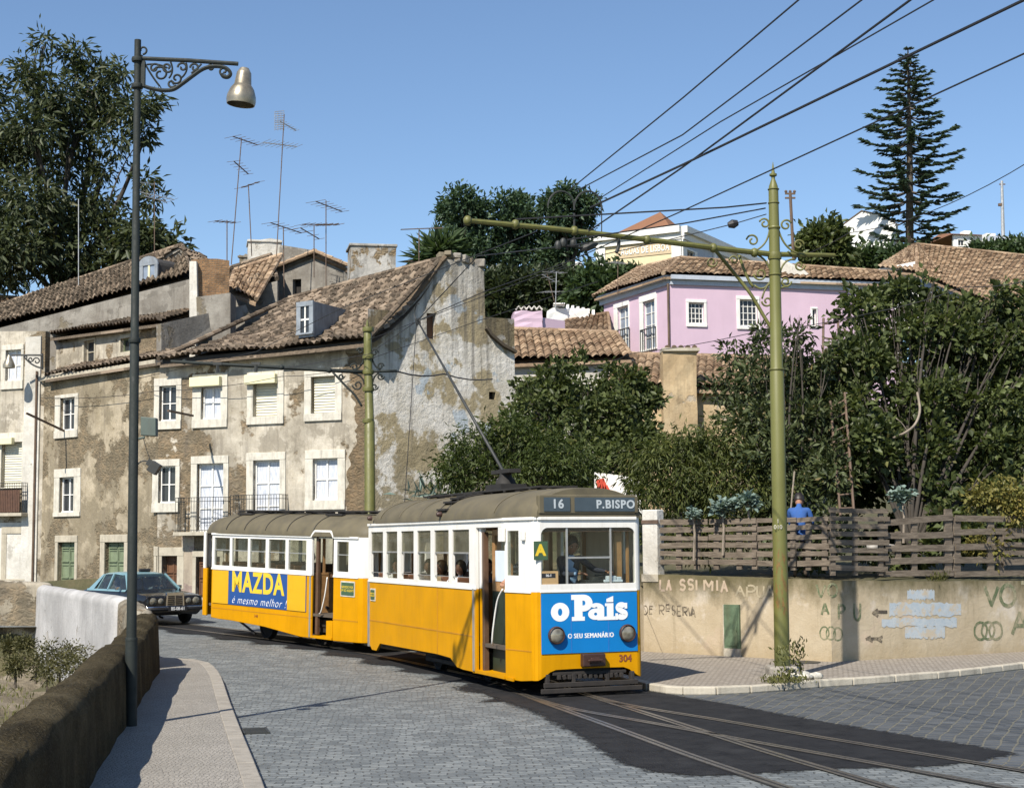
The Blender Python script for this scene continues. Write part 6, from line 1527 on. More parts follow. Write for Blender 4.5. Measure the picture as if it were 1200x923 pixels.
# photo: y = -.9..+.9 over px 631..749 -> letters
yy_ = lambda px: (px - 690) / 118 * 1.80; zz_ = lambda py: 1.67 - (py - 693.5) / 70.5 * .98
def fring(cx, cz, ro, rz, ri, iz, a0=0, a1=360, n=30):
    X0[0] += .0004; U, V_ = .01525, .0139; c = (yy_(cx), zz_(cz)); A, B = [], []
    for k in range(n + 1):
        a = R(a0 + (a1 - a0) * k / n); A.append((X0[0], c[0] + ro * U * math.cos(a), c[1] + rz * V_ * math.sin(a))); B.append((X0[0], c[0] + ri * U * math.cos(a), c[1] + iz * V_ * math.sin(a)))
    mb.grid([A, B])
def fpoly(*q): X0[0] += .0004; mb.poly([(X0[0], yy_(x), zz_(y)) for x, y in q])
def frect(x0, y0, x1, y1): fpoly((x0, y0), (x1, y0), (x1, y1), (x0, y1))
fring(655.6, 716.5, 10.6, 10.8, 2.5, 4.2)
frect(672, 697, 681.5, 727); frect(668.5, 697, 672.5, 702.8); frect(669, 722.3, 684, 727); frect(681, 697, 683, 703.9); frect(681, 709.4, 683, 716.4); fring(682.6, 706.7, 10.6, 9.7, 2.2, 2.8, 90, -90, 16)
fring(696.6, 719.8, 8.8, 6.6, 1.8, 1.7); frect(698.6, 712, 706.7, 727); frect(700, 723, 709.5, 727); fring(697.6, 713.6, 9.1, 6.6, 2.4, 1.9, 0, 155, 16)
frect(709.7, 707.6, 717.6, 727); frect(708, 722.8, 719.5, 727); frect(707.6, 707.6, 711, 711); fpoly((709.3, 702.6), (717.4, 699.2), (717.4, 706.3), (709.3, 706.3))
s_c = yy_(726.9); fs(fa(s_c, zz_(712.9), .062, .043, 15, 245, 14) + fa(s_c + .004, zz_(720.9), .068, .044, 65, -165, 14), .088); fs([(yy_(732.2), zz_(707.6)), (yy_(732.2), zz_(714.3))], .05); fs([(yy_(721.2), zz_(727)), (yy_(721.2), zz_(719.5))], .05)
mb.build('poster_title', M['letterw'], po, fix=False)
for dy in (-.0045, 0, .0045): put('poster_line', 'O SEU SEMANÁRIO', .108, yy_(691) + dy, zz_(744.5), M['letterw'], po, x0=.0165 + dy * .03, extrude=.0004, space=1.12, sx=.80)
put('fleet_number', '304', .155, .63, .575, M['numberred'], tram, x0=.004, extrude=.002, offset=.004)
for y in (-.605, .655):
    mb = MB(); mb.lathe([(0, 0), (.135, 0), (.145, .03), (.142, .06), (.128, .075), (.12, .05), (0, .05)], (.01, y, .985), 24, 0, (1, 0, 0)); hl = mb.build('headlight', M['redpart'], tram, smooth=40)
    mb = MB(); mb.lathe([(0, .07), (.06, .066), (.11, .05), (.122, .04), (0, .04)], (.02, y, .985), 20, 0, (1, 0, 0)); mb.build('lens', M['headlamp'], hl, smooth=40)
# coupler, fender
mb = MB(); mb.box((.05, .03, .575), (.12, .40, .20)); mb.box((.12, .03, .575), (.06, .16, .09)); mb.box((.15, .03, .575), (.03, .26, .04)); mb.build('coupler', M['redpart'], tram, bevel=.02)
mb = MB()
for z, w, x in ((.20, 1.66, .04), (.11, 1.78, .07)): mb.box((x, .0, z), (.05, w, .075))
for y in (-.75, -.3, .3, .75): mb.box((-.02, y, .22), (.10, .06, .30))
for k in range(13): mb.box((-.0, -.55 + k * .092, .315), (.05, .06, .07), Matrix.Rotation(R(20 * (k % 2)), 3, 'X'))
mb.box((-.03, 0, .37), (.05, 1.3, .05)); mb.build('lifeguard', M['stepwood'], tram, bevel=.008)
# door opening: step, recessed folding door, posts, grab rail
mb = MB(); mb.box(((XD0 + XD1) / 2, -HW + .12, .265), (XD1 - XD0, .30, .05)); mb.box(((XD0 + XD1) / 2 + .05, -HW + .02, .25), (XD1 - XD0 + .5, .03, .05)); mb.build('door_step', M['yellow'], tram)
mb = MB(); a, b = XD0 + .28, XD1 - .25; y = -HW + .22
mb.box(((a + b) / 2, y, .97), (b - a, .04, 1.36)); d = mb.build('folding_door', M['doorgreen'], tram)
mb = MB(); 
for z, h in ((1.72, .16), (2.64, .10)): mb.box(((a + b) / 2, y, z), (b - a, .05, h))
for x in (a + .05, b - .05): mb.box((x, y, 2.2), (.10, .052, .80))
mb.build('door_frame', M['varnish'], d, bevel=.006)
mb = MB(); mb.box(((a + b) / 2, y, 2.2), (b - a - .2, .008, .8)); mb.build('door_pane', M['tramglass'], d)
mb = MB(); mb.box(((a + b) / 2 - .02, y - .03, 2.07), (.46, .006, .52)); mb.build('notice', M['paper'], d)
mb = MB(); mb.box(((a + b) / 2, y - .022, .78), (b - a - .1, .01, .03)); mb.box((a + .1, y - .025, 1.3), (.03, .015, .5)); mb.build('door_moulding', M['doorgreen'], d)
mb = MB()
for x, m in ((XD0 + .07, 0), (XD0 + .2, 1)): mb.box((x, -HW + .10, 1.45 if m else .96), (.09, .09, 2.4 if m else 1.42), None, m)
mb.box((XD0 + .07, -HW + .10, 2.2), (.09, .10, 1.04), None, 2)
mb.build('door_post', [M['yellow'], M['varnishdark'], M['tramwhite']], tram, bevel=.008)
mb = MB(); mb.tube(smoothpath([(XD1 - .05, -HW - .02, 1.70), (XD1 - .25, -HW - .04, 1.5), (XD1 - .42, -HW - .05, 1.05), (XD1 - .50, -HW - .04, .82), (XD1 - .58, -HW, .76)], 6), .016, 7); mb.build('grab_rail', M['tramwhite'], tram, smooth=True)
mb = MB(); mb.box((XD1 - .06, -HW - .03, 2.60), (.22, .05, .24)); mb.build('hinge_box', M['tramwhite'], tram, bevel=.01); mb = MB(); mb.box((XD1 + .62, -HW + .07, 2.58), (.10, .05, .16)); mb.build('hinge_box', M['tramwhite'], tram, bevel=.01)
# green A plate, white destination card, side plates
mb = MB(); mb.box((.012, -.93 + .08, 2.335), (.012, .24, .30)); pa_ = mb.build('line_plate', M['plategreen'], tram)
put('plate_letter', 'A', .24, -.855, 2.335, M['lettery'], pa_, x0=.0195, extrude=.002, offset=.012)
mb = MB(); mb.box((-.05, -.70, 1.90), (.08, .32, .21)); pc = mb.build('fare_box', plain('fare_box_tan', (.42, .28, .13), .6), tram)
mb = MB(); mb.box((-.008, -.71, 1.935), (.004, .24, .07)); mb.build('number_strip', M['wire'], pc)
put('strip_number', '16-1', .06, -.71, 1.935, M['letterw'], pc, x0=-.0045, extrude=.0005, offset=.001)
mb = MB(); mb.box((XR + .48, -HW - .008, 1.39), (.34, .012, .26)); mb.build('plate_frame', M['limestone'], tram)
sp_ = tram.children[-1]; mb = MB(); mb.box((XR + .48, -HW - .017, 1.39), (.28, .008, .20)); mb.build('side_plate', M['plategreen'], sp_)
def SPut(nm, body, size, xc, zc, mat, par, y0, **k):
    me = text_mesh(nm, body, size, None, par, lambda x, y, z: (xc + x, y0 - z, zc + y), **k); return link_mesh(nm, me, mat, par)
SPut('plate_text', 'SERVIDO POR\nUM SÓ AGENTE', .048, XR + .48, 1.39, M['lettery'], sp_, -HW - .0225, extrude=.001)
mb = MB()
for x in (XR + .45, -4.05): mb = MB(); mb.lathe([(0, 0), (.055, 0), (.05, .06), (.03, .09), (0, .09)], (x, -HW - .03, ZC + .12), 10, 0, (0, -1, 0)); mb.build('marker_lamp', M['redpart'], tram, smooth=40)
mb = MB(); mb.box((-4.5, 0, .50), (8.2, 1.7, .16)); mb.box((-4.6, 0, .32), (3.0, 1.5, .28)); mb.box((-8.2, 0, .36), (.9, .9, .12)); mb.box((-.6, 0, .36), (1.0, 1.2, .16))
for s in (-1, 1): mb.box((-4.6, s * .78, .42), (3.6, .10, .18)); mb.box((-4.6, s * .85, .26), (1.9, .06, .06))
mb.build('underframe', M['tramdark'], tram); wheelset(tram, (-5.95, -3.2))
# interior
mb = MB(); mb.box((-5.0, 0, .72), (7.8, 2.06, .06)); mb.box((-.6, 0, .72), (.99, 1.8, .06)); mb.build('floor', M['floor'], tram)
mb = MB(); mb.box((-5.0, 0, 2.84), (7.8, 2.0, .03)); mb.box((-.6, 0, 2.84), (.99, 1.76, .03)); mb.build('inner_ceiling', plain('cream_ceiling', (.70, .66, .55), .6), tram)
mb = MB()
for x in (-8.1, -7.1, -6.1, -5.1, -4.1, -3.2):
    for s in (-1, 1): mb.box((x, s * .68, 1.16), (.44, .72, .07)); mb.box((x - .22, s * .68, 1.5), (.05, .72, .7))
mb.build('seat', M['seat'], tram, bevel=.02)
mb = MB()
for x in (-2.42, -2.42 + 0): 
    for y0, y1 in ((-1.04, -.36), (.36, 1.04)): mb.box((x, (y0 + y1) / 2, 1.25), (.04, y1 - y0, 1.05)); 
for y in (-1.02, -.70, -.36, .36, .70, 1.02): mb.box((-2.42, y, 2.25), (.045, .07, 1.2))
for y in (-.36, .36): mb.box((XR + .9, y, 2.2), (.045, .07, 1.3))
mb.box((-2.42, 0, 2.76), (.045, 2.06, .14)); mb.build('partition', M['varnish'], tram, bevel=.006)
mb = MB(); mb.box((-.2, .22, 1.3), (.26, .5, 1.1)); mb.lathe([(0, 0), (.12, 0), (.12, .05), (0, .06)], (-.2, .2, 1.84), 14); mb.tube([(-.2, .2, 1.92), (-.2, .38, 1.93), (-.2, .38, 1.99)], .012, 6); mb.build('controller', M['iron'], tram, bevel=.02)
for y, x, w in ((.60, -.16, .13), (-.62, -.30, .09), (.80, -.22, .05), (-.36, -.9, .07)): mb = MB(); mb.box((x, y, 1.76), (.04, w, 1.95)); mb.build('wood_post', M['varnish'], tram, bevel=.006)
mb = MB(); mb.box((-.10, .46, 1.83), (.12, .34, .04)); mb.box((-.10, .44, 1.88), (.10, .16, .06)); mb.box((-.09, .57, 1.87), (.09, .08, .05)); mb.build('dash_shelf', M['paper'], tram, bevel=.01)
mb = MB()
for x in np.arange(-8.3, -2.6, .9): mb.tube([(x, .25, ZC - .3), (x, .25, ZC - .1)], .008, 4)
for y in (-.3, .3): mb.tube([(-8.4, y, 2.62), (-2.5, y, 2.62)], .014, 6)
mb.build('handrail', M['silver'], tram)

# ------------------------------------------------ trailer
ta = Vector((-3.3, 33.9, 0)); tf = Vector((.6374, -.7705, 0)); tl_ = Vector((-tf.y, tf.x, 0))
TO = ta + tl_ * 1.02
TRZ = .02
trl = Thing('tram_trailer', 'yellow and white tram trailer with navy lamp advertisement on its side', 'tram trailer', (TO.x, TO.y, .055), math.atan2(tf.y, tf.x), tilt=.023)
HW = 1.02; XR = -7.0
ZB, ZW0, ZW1, ZC = 1.64, 1.735, 2.43, 2.53
wins_ = [(-6.73, -5.95), (-5.84, -5.06), (-4.96, -4.21), (-4.07, -3.30), (-3.17, -2.38)]
D0, D1 = -2.12, -1.22
mb = MB()
prof = [(XR + .15, .42), (XR + .6, .40), (-5.9, .40), (-4.2, .34), (-2.6, .21), (D0, .21), (D0, ZB), (XR + .15, ZB)]
for s in (-1, 1):
    mb.prism([(x, s * HW, z) for x, z in prof], (0, -s * .05, 0)); mb.prism([(D1, s * HW, .21), (-.22, s * HW, .23), (-.22, s * HW, ZB), (D1, s * HW, ZB)], (0, -s * .05, 0))
    if s == 1: wallbox(mb, (D1, HW), (D0, HW), .25, ZB)
fc = [(-.22, -HW), (-.09, -HW + .05), (-.02, -HW + .14), (0, -HW + .26)]
for p, q in zip(fc, fc[1:]): wallbox(mb, p, q, .23, ZB); wallbox(mb, flip(q), flip(p), .23, ZB)
wallbox(mb, fc[-1], flip(fc[-1]), .3, ZB)
mb.build('lower_body', M['yellow'], trl, bevel=.012)
mb = MB()   # rear platform: end panel and corner posts, side gap left open
wallbox(mb, (XR - .46, HW - .2), (XR - .46, -HW + .2), .45, ZB); wallbox(mb, (XR - .46, -HW + .2), (XR - .36, -HW + .03), .45, ZB); wallbox(mb, (XR - .36, -HW + .03), (XR - .16, -HW + .03), .45, ZB); wallbox(mb, (XR - .36, HW - .03), (XR - .46, HW - .2), .45, ZB)
mb.build('rear_platform', M['yellow'], trl, bevel=.01)
mb = MB()
us = [0]
for a, b in wins_: us += [a - (XR + .15), b - (XR + .15)]
us.append(D0 - (XR + .15))
seg_frame(mb, (XR + .15, -HW), (D0, -HW), us, [ZB, ZW0, ZW1, ZC], lambda i, j: not (i % 2 == 1 and j == 1), .05)
L = D0 - (XR + .15); seg_frame(mb, (D0, HW), (XR + .15, HW), [L - u for u in us[::-1]], [ZB, ZW0, ZW1, ZC], lambda i, j: not (i % 2 == 1 and j == 1), .05)
for s in (-1, 1):
    a, b = ((D1, -HW), (-.22, -HW)) if s < 0 else ((-.22, HW), (D1, HW)); u2 = [0, .13, .60, 1.0] if s < 0 else [0, .40, .87, 1.0]
    seg_frame(mb, a, b, u2, [ZB, 1.76, 2.43, ZC], lambda i, j: not (i == 1 and j == 1), .05)
wallbox(mb, (D1, HW), (D0, HW), ZB, ZC)
for p, q in zip(fc, fc[1:]): wallbox(mb, p, q, ZB, ZC); wallbox(mb, flip(q), flip(p), ZB, ZC)
seg_frame(mb, fc[-1], flip(fc[-1]), [0, .1, .7, .82, 1.42, 1.52], [ZB, 1.76, 2.43, ZC], lambda i, j: not (i in (1, 3) and j == 1), .05)
for p, q in (((XR - .46, -HW + .2), (XR - .36, -HW + .03)), ((XR - .36, -HW + .03), (XR - .26, -HW + .03)), ((XR - .46, HW - .2), (XR - .46, HW - .3)), ((XR - .46, -HW + .3), (XR - .46, -HW + .2))): wallbox(mb, p, q, ZB, ZC + .03)
wallbox(mb, (XR - .46, HW - .2), (XR - .46, -HW + .2), ZB, ZB + .06); wallbox(mb, (XR - .46, HW - .2), (XR - .46, -HW + .2), ZC - .06, ZC + .03)
# arched door head
dh = [(D0 - .02, ZC - .02), (D0 + .06, ZC + .06), (D0 + .14, ZC + .12), (D1 - .10, ZC + .12), (D1 - .03, ZC + .06), (D1 + .02, ZC - .02)]
for p, q in zip(dh, dh[1:]): mb.bar((p[0], -HW - .015, p[1]), (q[0], -HW - .015, q[1]), .05, .05)
mb.build('upper_body', M['tramwhite'], trl, bevel=.008)
mb = MB(); wallbox(mb, (XR + .15, -HW), (D0, -HW), ZC - .03, ZC + .015, .01, out=.03); wallbox(mb, (D1, -HW), (-.22, -HW), ZC - .03, ZC + .015, .01, out=.03); wallbox(mb, (XR + .15, -HW), (D0, -HW), ZB - .01, ZB + .03, .01, out=.016); wallbox(mb, (D1, -HW), (-.22, -HW), ZB - .01, ZB + .03, .01, out=.016)
mb.build('moulding', M['tramwhite'], trl)
mb = MB(); wallbox(mb, (XR + .15, -HW), (D0, -HW), .66, .675, .004, out=.005); wallbox(mb, (D1, -HW), (-.22, -HW), .68, .70, .004, out=.005); mb.build('seam', plain('yellow_seam_dark', (.42, .19, .01), .5), trl)
mb = MB(); wallbox(mb, (D0 - .09, -HW), (D0 - .03, -HW), .23, ZB - .02, .01, out=.012); mb.build('corner_strip', M['silver'], trl)
for a, b in wins_ + [(D1 + .13, D1 + .60)]:
    for s in (-1, 1):
        zb_ = ZW0 if a < D1 else 1.76
        mb = MB(); mb.box(((a + b) / 2, s * (HW - .03), (zb_ + ZW1) / 2), (b - a, .008, ZW1 - zb_)); w_ = mb.build('side_window', M['tramglass'], trl)
        if s < 0: mb = MB(); mb.box(((a + b) / 2, -HW + .03, zb_ + (ZW1 - zb_) * .56), (b - a, .03, .022)); mb.build('sash_rail', M['silver'], w_)
sts = [(XR - .50, .6, .25, 0), (XR - .45, .82, .55, 0), (XR - .2, .98, .85, 0), (XR + .3, 1.05, 1, 0), (-5, 1.06, 1, 0), (-3, 1.06, 1, 0), (-1.2, 1.06, 1, 0), (-.5, 1.05, .97, 0), (-.15, .98, .85, 0), (.0, .85, .65, 0), (.04, .7, .4, 0)]
roof_loft('roof', sts, ZC, .52, M['tramroof'], trl); rf = trl.children[-1]
mb = MB()
for x in (-6.1, -5.2, -4.2, -3.2, -2.05): mb = MB(); mb.tube([(x, y, roofz(y, 1.06, ZC, .52) + .004) for y in [1.058 * math.cos(R(a)) for a in range(3, 178, 7)]], .016, 5); mb.build('roof_seam', M['tramdark'], rf)
mb = MB()
for y in (-.35, .1, .35): mb.box((-3.3, y, ZC + .575), (6.6, .14, .035))
for x in (-6.2, -4.8, -3.4, -2, -.7): mb.box((x, 0, ZC + .54), (.07, .8, .035))
mb.box((-6.0, -.55, ZC + .50), (.7, .10, .05)); mb.box((-1.9, -.55, ZC + .50), (.7, .10, .05))
mb.build('roof_plank', M['tramdark'], rf, bevel=.005)
# dark doorway
mb = MB(); mb.box(((D0 + D1) / 2, -HW + .12, .25), (D1 - D0, .3, .05)); mb.box((D1 - .13, -HW + .12, .45), (.26, .25, .38)); mb.build('door_step', M['yellow'], trl)
mb = MB(); mb.box((D0 + .12, -HW + .09, 1.45), (.10, .06, 2.3)); mb.box((D1 - .10, -HW + .24, 1.9), (.05, .3, 1.3)); mb.box(((D0 + D1) / 2, -HW + .5, 1.62), (D1 - D0, .04, .07)); mb.build('door_frame', M['varnishdark'], trl)
mb = MB(); mb.box(((D0 + D1) / 2 + .06, -HW + .52, 1.0), (D1 - D0 - .2, .04, 1.2)); mb.build('inner_panel', M['doorgreen'], trl)
mb = MB(); mb.tube(smoothpath([(D1 - .22, -HW - .02, 1.62), (D1 - .30, -HW - .03, 1.2), (D1 - .44, -HW - .03, .85), (D1 - .56, -HW, .78)], 6), .016, 6); mb.build('grab_rail', M['tramwhite'], trl, smooth=True)
# side advertisement
PX = lambda px: -6.73 + (px - 250) / (357.5 - 250) * (-2.38 + 6.73)
mb = MB(); mb.box((-4.55, -HW - .006, 1.205), (4.42, .012, .83)); ad = mb.build('advert_panel', M['navy'], trl)
mb = MB()
for x in (-6.36, -2.76): mb = MB(); mb.box((x, -HW - .0155, 1.205), (.80, .007, .82)); mb.build('advert_end', M['poyellow'], ad)
me = text_mesh('advert_title', 'MAZDA', .68, None, ad, lambda x, y, z: (-4.56 + x, -HW - .0145 - z, 1.34 + y), extrude=.002, offset=.022, sx=.98, space=1.1)
link_mesh('advert_title', me, M['lettery'], ad)
me = text_mesh('advert_line', 'é mesmo melhor !', .27, None, ad, lambda x, y, z: (-4.50 + x, -HW - .0145 - z, .915 + y), extrude=.002, offset=-.004, shear=.4, sx=1.1, space=1.16)
link_mesh('advert_line', me, M['letterw'], ad)
me = text_mesh('fleet_number', '144', .12, None, trl, lambda x, y, z: (-4.6 + x, -HW - .004 - z, .57 + y), extrude=.002); link_mesh('fleet_number', me, M['numberred'], trl)
mb = MB(); mb.box((-.62, -HW - .006, 1.39), (.56, .012, .34)); sp_ = mb.build('plate_frame', M['limestone'], trl); mb = MB(); mb.box((-.62, -HW - .015, 1.39), (.50, .008, .28)); mb.build('side_plate', M['plategreen'], sp_)
SPut('plate_text', 'SERVIDO POR\nUM SÓ AGENTE', .075, -.62, 1.39, M['lettery'], sp_, -HW - .0205, extrude=.001)
mb = MB(); mb.box((-3.5, 0, .55), (6.6, 1.6, .16)); mb.box((-3.5, 0, .38), (2.6, 1.3, .24))
for s in (-1, 1): mb.box((-3.6, s * .72, .42), (3.6, .10, .16)); mb.bar((-5.9, s * .8, .42), (-5.0, s * .8, .12), .04, .04)
mb.box((.3, 0, .5), (1.0, .12, .12)); mb.build('underframe', M['tramdark'], trl); wheelset(trl, (-4.9, -2.4), .33)
mb = MB(); mb.box((-3.6, 0, .74), (6.9, 1.94, .06)); mb.build('floor', M['floor'], trl)
mb = MB(); mb.box((-3.6, 0, 2.50), (6.9, 1.9, .03)); mb.build('inner_ceiling', plain('cream_ceiling_trailer', (.70, .65, .52), .6), trl)
mb = MB()
for x in (-6.2, -5.4, -4.5, -3.6, -2.8):
    for s in (-1, 1): mb.box((x, s * .62, 1.18), (.42, .7, .07)); mb.box((x - .2, s * .62, 1.5), (.05, .7, .66))
mb.build('seat', M['seat'], trl, bevel=.02)
for x in (-2.25, XR + .2):
    for sy in (-1, 1):
        mb = MB()
        for y in (.34, .62, .95): mb.box((x, sy * y, 2.1), (.045, .06, .9))
        mb.box((x, sy * .655, 1.2), (.04, .63, .95)); mb.box((x, sy * .645, 1.665), (.05, .67, .05)); mb.build('partition', M['varnish'], trl)
# ================================================================ PALLET FENCE
def fence_run(name, label, x0, x1, slats0, slats1, posts, off=-.12, hpx=6., th=.025, gr='pallet fences along the retaining wall', pth=.05, ytop=None, cuts=1):
    f = Thing(name, label, 'fence', rplane((x0 + x1) / 2).pt(rplane((x0 + x1) / 2).uz((x0 + x1) / 2, 670)[0], 1.6, off), group=gr)
    pt = lambda px, py, o: (lambda pl: pl.pt(*pl.uz(px, py), off + o))(rplane(px))
    for c in range(cuts):
        xa, xb = x0 + (x1 - x0) * c / cuts, x0 + (x1 - x0) * (c + 1) / cuts; mb = MB()
        for ya, yb in zip(slats0, slats1):
            fa_, fb_ = ya + (yb - ya) * c / cuts, ya + (yb - ya) * (c + 1) / cuts
            j0, j1 = random.uniform(-.9, .9), random.uniform(-.9, .9); h = hpx * random.uniform(.85, 1.15)
            n_ = max(2, int((xb - xa) / 18)); T, B = [], []
            for k in range(n_ + 1):
                t = k / n_; px = xa + .4 + (xb - xa - .8) * t + (random.uniform(-1.2, 1.2) if k in (0, n_) else 0); py = fa_ + j0 + (fb_ + j1 - fa_ - j0) * t + .8 * math.sin(t * 3.1) * j1
                T.append((px, py - h / 2)); B.append((px, py + h / 2))
            rows = [[pt(*p, .0) for p in T], [pt(*p, th) for p in T], [pt(*p, th) for p in B], [pt(*p, .0) for p in B], [pt(*p, .0) for p in T]]
            mb.grid(rows)
            for i in (0, -1): mb.poly([rows[k][i] for k in range(4)])
        mb.bw('slat_panel', M['fence'], f)
    for (px, ya, yb, w) in posts:
        mb = MB(); pl = rplane(px); o = off - pth - .004; k = w / 2
        q = [(px - k, ya), (px + k, ya), (px + k, yb), (px - k, yb)]
        mb.prism([pl.pt(*pl.uz(*p), o) for p in q], pl.n * pth); mb.bw('post', M['fence'], f)
    return f
fence_run('pallet_fence', 'long grey fence of close pallet slats between white post and green pole', 769, 884, (612, 620.5, 630, 639, 648, 657.5), (609.5, 619.5, 630, 639.5, 649, 659), [(x, 608, 667, 6) for x in (791, 812, 835, 862, 880)], cuts=2)
fence_run('pallet_fence', 'grey pallet fence section between the green pole and the taller stacked pallet', 884, 975, (609.5, 619.5, 630, 639.5, 649, 659), (608, 618, 628, 639, 649, 660), [(x, 606, 668, 6) for x in (904, 925, 943, 962)], cuts=2)
mb = MB(); pl = rplane(870)
q = [(769, 664), (975, 664), (975, 671), (769, 667)]
fence_run('pallet_fence', 'taller pallet with eight slats leaning at the fence corner', 971, 1041, (597, 606.5, 615.5, 625, 634.5, 644, 653.5, 663.5), (598, 607, 616, 625, 635, 645, 655, 666), [(977, 594, 674, 5), (1003, 596, 674, 5), (1033, 598, 674, 5)], off=.0)
fence_run('pallet_fence', 'open fence panel with four wide gaps right of the stacked pallet', 1040, 1121, (612, 627, 642, 658, 673), (606, 625, 641, 656, 672), [(1042, 612, 676, 6), (1058, 622, 655, 6), (1077, 610, 672, 6), (1117, 596, 675, 8)], hpx=7.5)
fence_run('pallet_fence', 'open fence panel with wide gaps at the right edge of the photo', 1123, 1230, (607, 623, 640, 657, 673), (607, 622, 640, 656, 672), [(1127, 605, 676, 8), (1167, 606, 674, 7), (1179, 624, 675, 6), (1215, 606, 675, 7)], hpx=7.5)
fence_run('pallet_fence', 'small close-slatted patch nailed over the last fence panel', 1179, 1230, (628, 638, 648, 658), (627, 637, 648, 658), [], hpx=5.5, off=-.08)
wp = Thing('fence_post', 'flaking white post at the left end of the fence beside the tram', 'post', P(761, 660, 32.6))
pl = rplane(762); u0, u1, z0, z1 = pl.rect(752.5, 597, 770, 662); mb = MB(); pbox(mb, pl, u0, u1, 1.6, z1, -.25, .0); mb.bw('post', M['whiteplaster'], wp, bevel=.02)
mb = MB(); u0_, u1_, a, b = pl.rect(752, 609, 771, 613.5); pbox(mb, pl, u0_, u1_, a, b, -.02, .015); mb.bw('strap', M['rustmast'], wp)
mb = MB(); pbox(mb, pl, u0 - .02, u1 + .02, 1.6, 1.76, -.1, .02); mb.bw('foot', M['dullstone'], wp)
mb = MB(); rp = G(938, 781.5, .12); mb.lathe([(.0, 0), (.34, 0), (.34, .012), (0, .012)], rp + Vector((.25, 1.1, 0)), 24); tag(mb.build('manhole_cover', M['iron']), 'round iron cover set in the right pavement behind the pole', 'manhole cover')
mb = MB(); c = G(944, 796, .12)
for i in range(9): mb.ball(c + Vector((random.uniform(-.28, .3), random.uniform(-.12, .12), random.uniform(.02, .08))), [random.uniform(.06, .16), random.uniform(.05, .1), random.uniform(.04, .08)], 7)
tag(mb.build('rubble', M['limestone'], smooth=True), 'heap of pale rubble at the foot of the green pole', 'rubble')

# ladders in the fig tree
ld = Thing('ladder', 'wooden ladder leaning up into the fig tree crown', 'ladder', P(990, 598, 31.2))
mb = MB(); a0, a1, b0, b1 = P(985, 604, 33.2), P(973, 470, 35.0), P(1001, 604, 33.2), P(990, 460, 35.0)
mb.tube([a0, a1], .03, 6); mb.tube([b0, b1], .03, 6); mb.bw('side_rail', M['rustmast'], ld)
mb = MB()
for k in range(9): t = .06 + k * .11; mb = MB(); mb.tube([a0.lerp(a1, t), b0.lerp(b1, t)], .022, 5); mb.bw('rung', M['rustmast'], ld)
ld = Thing('ladder', 'upper wooden ladder showing against the pink wall', 'ladder', P(975, 430, 36))
mb = MB(); a0, a1, b0, b1 = P(964, 440, 36), P(965, 373, 37), P(984, 450, 36), P(982, 370, 37)
mb.tube([a0, a1], .03, 6); mb.tube([b0, b1], .03, 6); mb.bw('side_rail', M['rustmast'], ld)
mb = MB()
for k in range(4): t = .15 + k * .25; mb = MB(); mb.tube([a0.lerp(a1, t), b0.lerp(b1, t)], .022, 5); mb.bw('rung', M['rustmast'], ld)

# ================================================================ TAXI
M['carblack'] = plain('car_black', (.012, .012, .013), .12, var=.2)
M['carteal'] = plain('car_turquoise', (.17, .29, .325), .18, var=.05)
M['chrome'] = plain('chrome', (.55, .56, .58), .12, 1., var=.05)
M['tyre'] = plain('tyre', (.016, .016, .016), .85)
M['carglass'] = glassmat('car_glass', (.62, .68, .68), .04)
M['rubber'] = plain('bumper_rubber', (.02, .02, .022), .6)
hd = Vector((.63, -.777, 0)); hl_ = Vector((-hd.y, hd.x, 0)); cw = G(218, 729)
co = cw - hd * 1.42 - hl_ * .78
taxi = Thing('taxi', 'black taxi with turquoise roof parked facing us left of the trailer', 'car', (co.x, co.y, cw.z), math.atan2(hd.y, hd.x))
def car_section(x, zb, zt, w, sh=.12, top=.0):
    """half section from bottom centre to top centre, y >= 0"""
    return [(x, 0, zb), (x, w * .86, zb), (x, w * .97, zb + .10), (x, w, (zb + zt) * .52), (x, w * .985, zt - sh), (x, w * .93, zt - sh * .25), (x, w * .80, zt), (x, 0, zt + top)]
def loft(mb, secs, m=0):
    rows = []
    for s in secs: rows.append(s + [(x, -y, z) for x, y, z in s[-2:0:-1]])
    mb.grid(rows, m, closed=True); mb.poly(rows[0], m); mb.poly(rows[-1], m)
mb = MB()
loft(mb, [car_section(*a) for a in ((2.26, .36, .74, .80, .06), (2.24, .30, .80, .85, .07), (2.1, .26, .83, .87, .08, .02), (1.7, .24, .87, .885, .10, .03), (1.0, .22, .93, .893, .10, .03), (.85, .22, .95, .893, .09), (0, .22, .94, .893, .09), (-1.5, .24, .94, .89, .09), (-1.7, .24, .95, .885, .09, .02), (-2.25, .28, .90, .86, .08, .02), (-2.36, .34, .84, .80, .06))])
mb.build('body', M['carblack'], taxi, smooth=35)
mb = MB()   # roof panel and pillars
secs = []
for x, z, w in ((.42, 1.375, .60), (.30, 1.40, .625), (-.2, 1.435, .645), (-.75, 1.425, .64), (-1.05, 1.39, .62)):
    secs.append([(x, -w, z - .05), (x, -w * .92, z - .01), (x, -w * .5, z + .012), (x, 0, z + .018), (x, w * .5, z + .012), (x, w * .92, z - .01), (x, w, z - .05), (x, w * .9, z - .07), (x, -w * .9, z - .07)])
mb.grid(secs, closed=True); mb.poly(secs[0]); mb.poly(secs[-1])
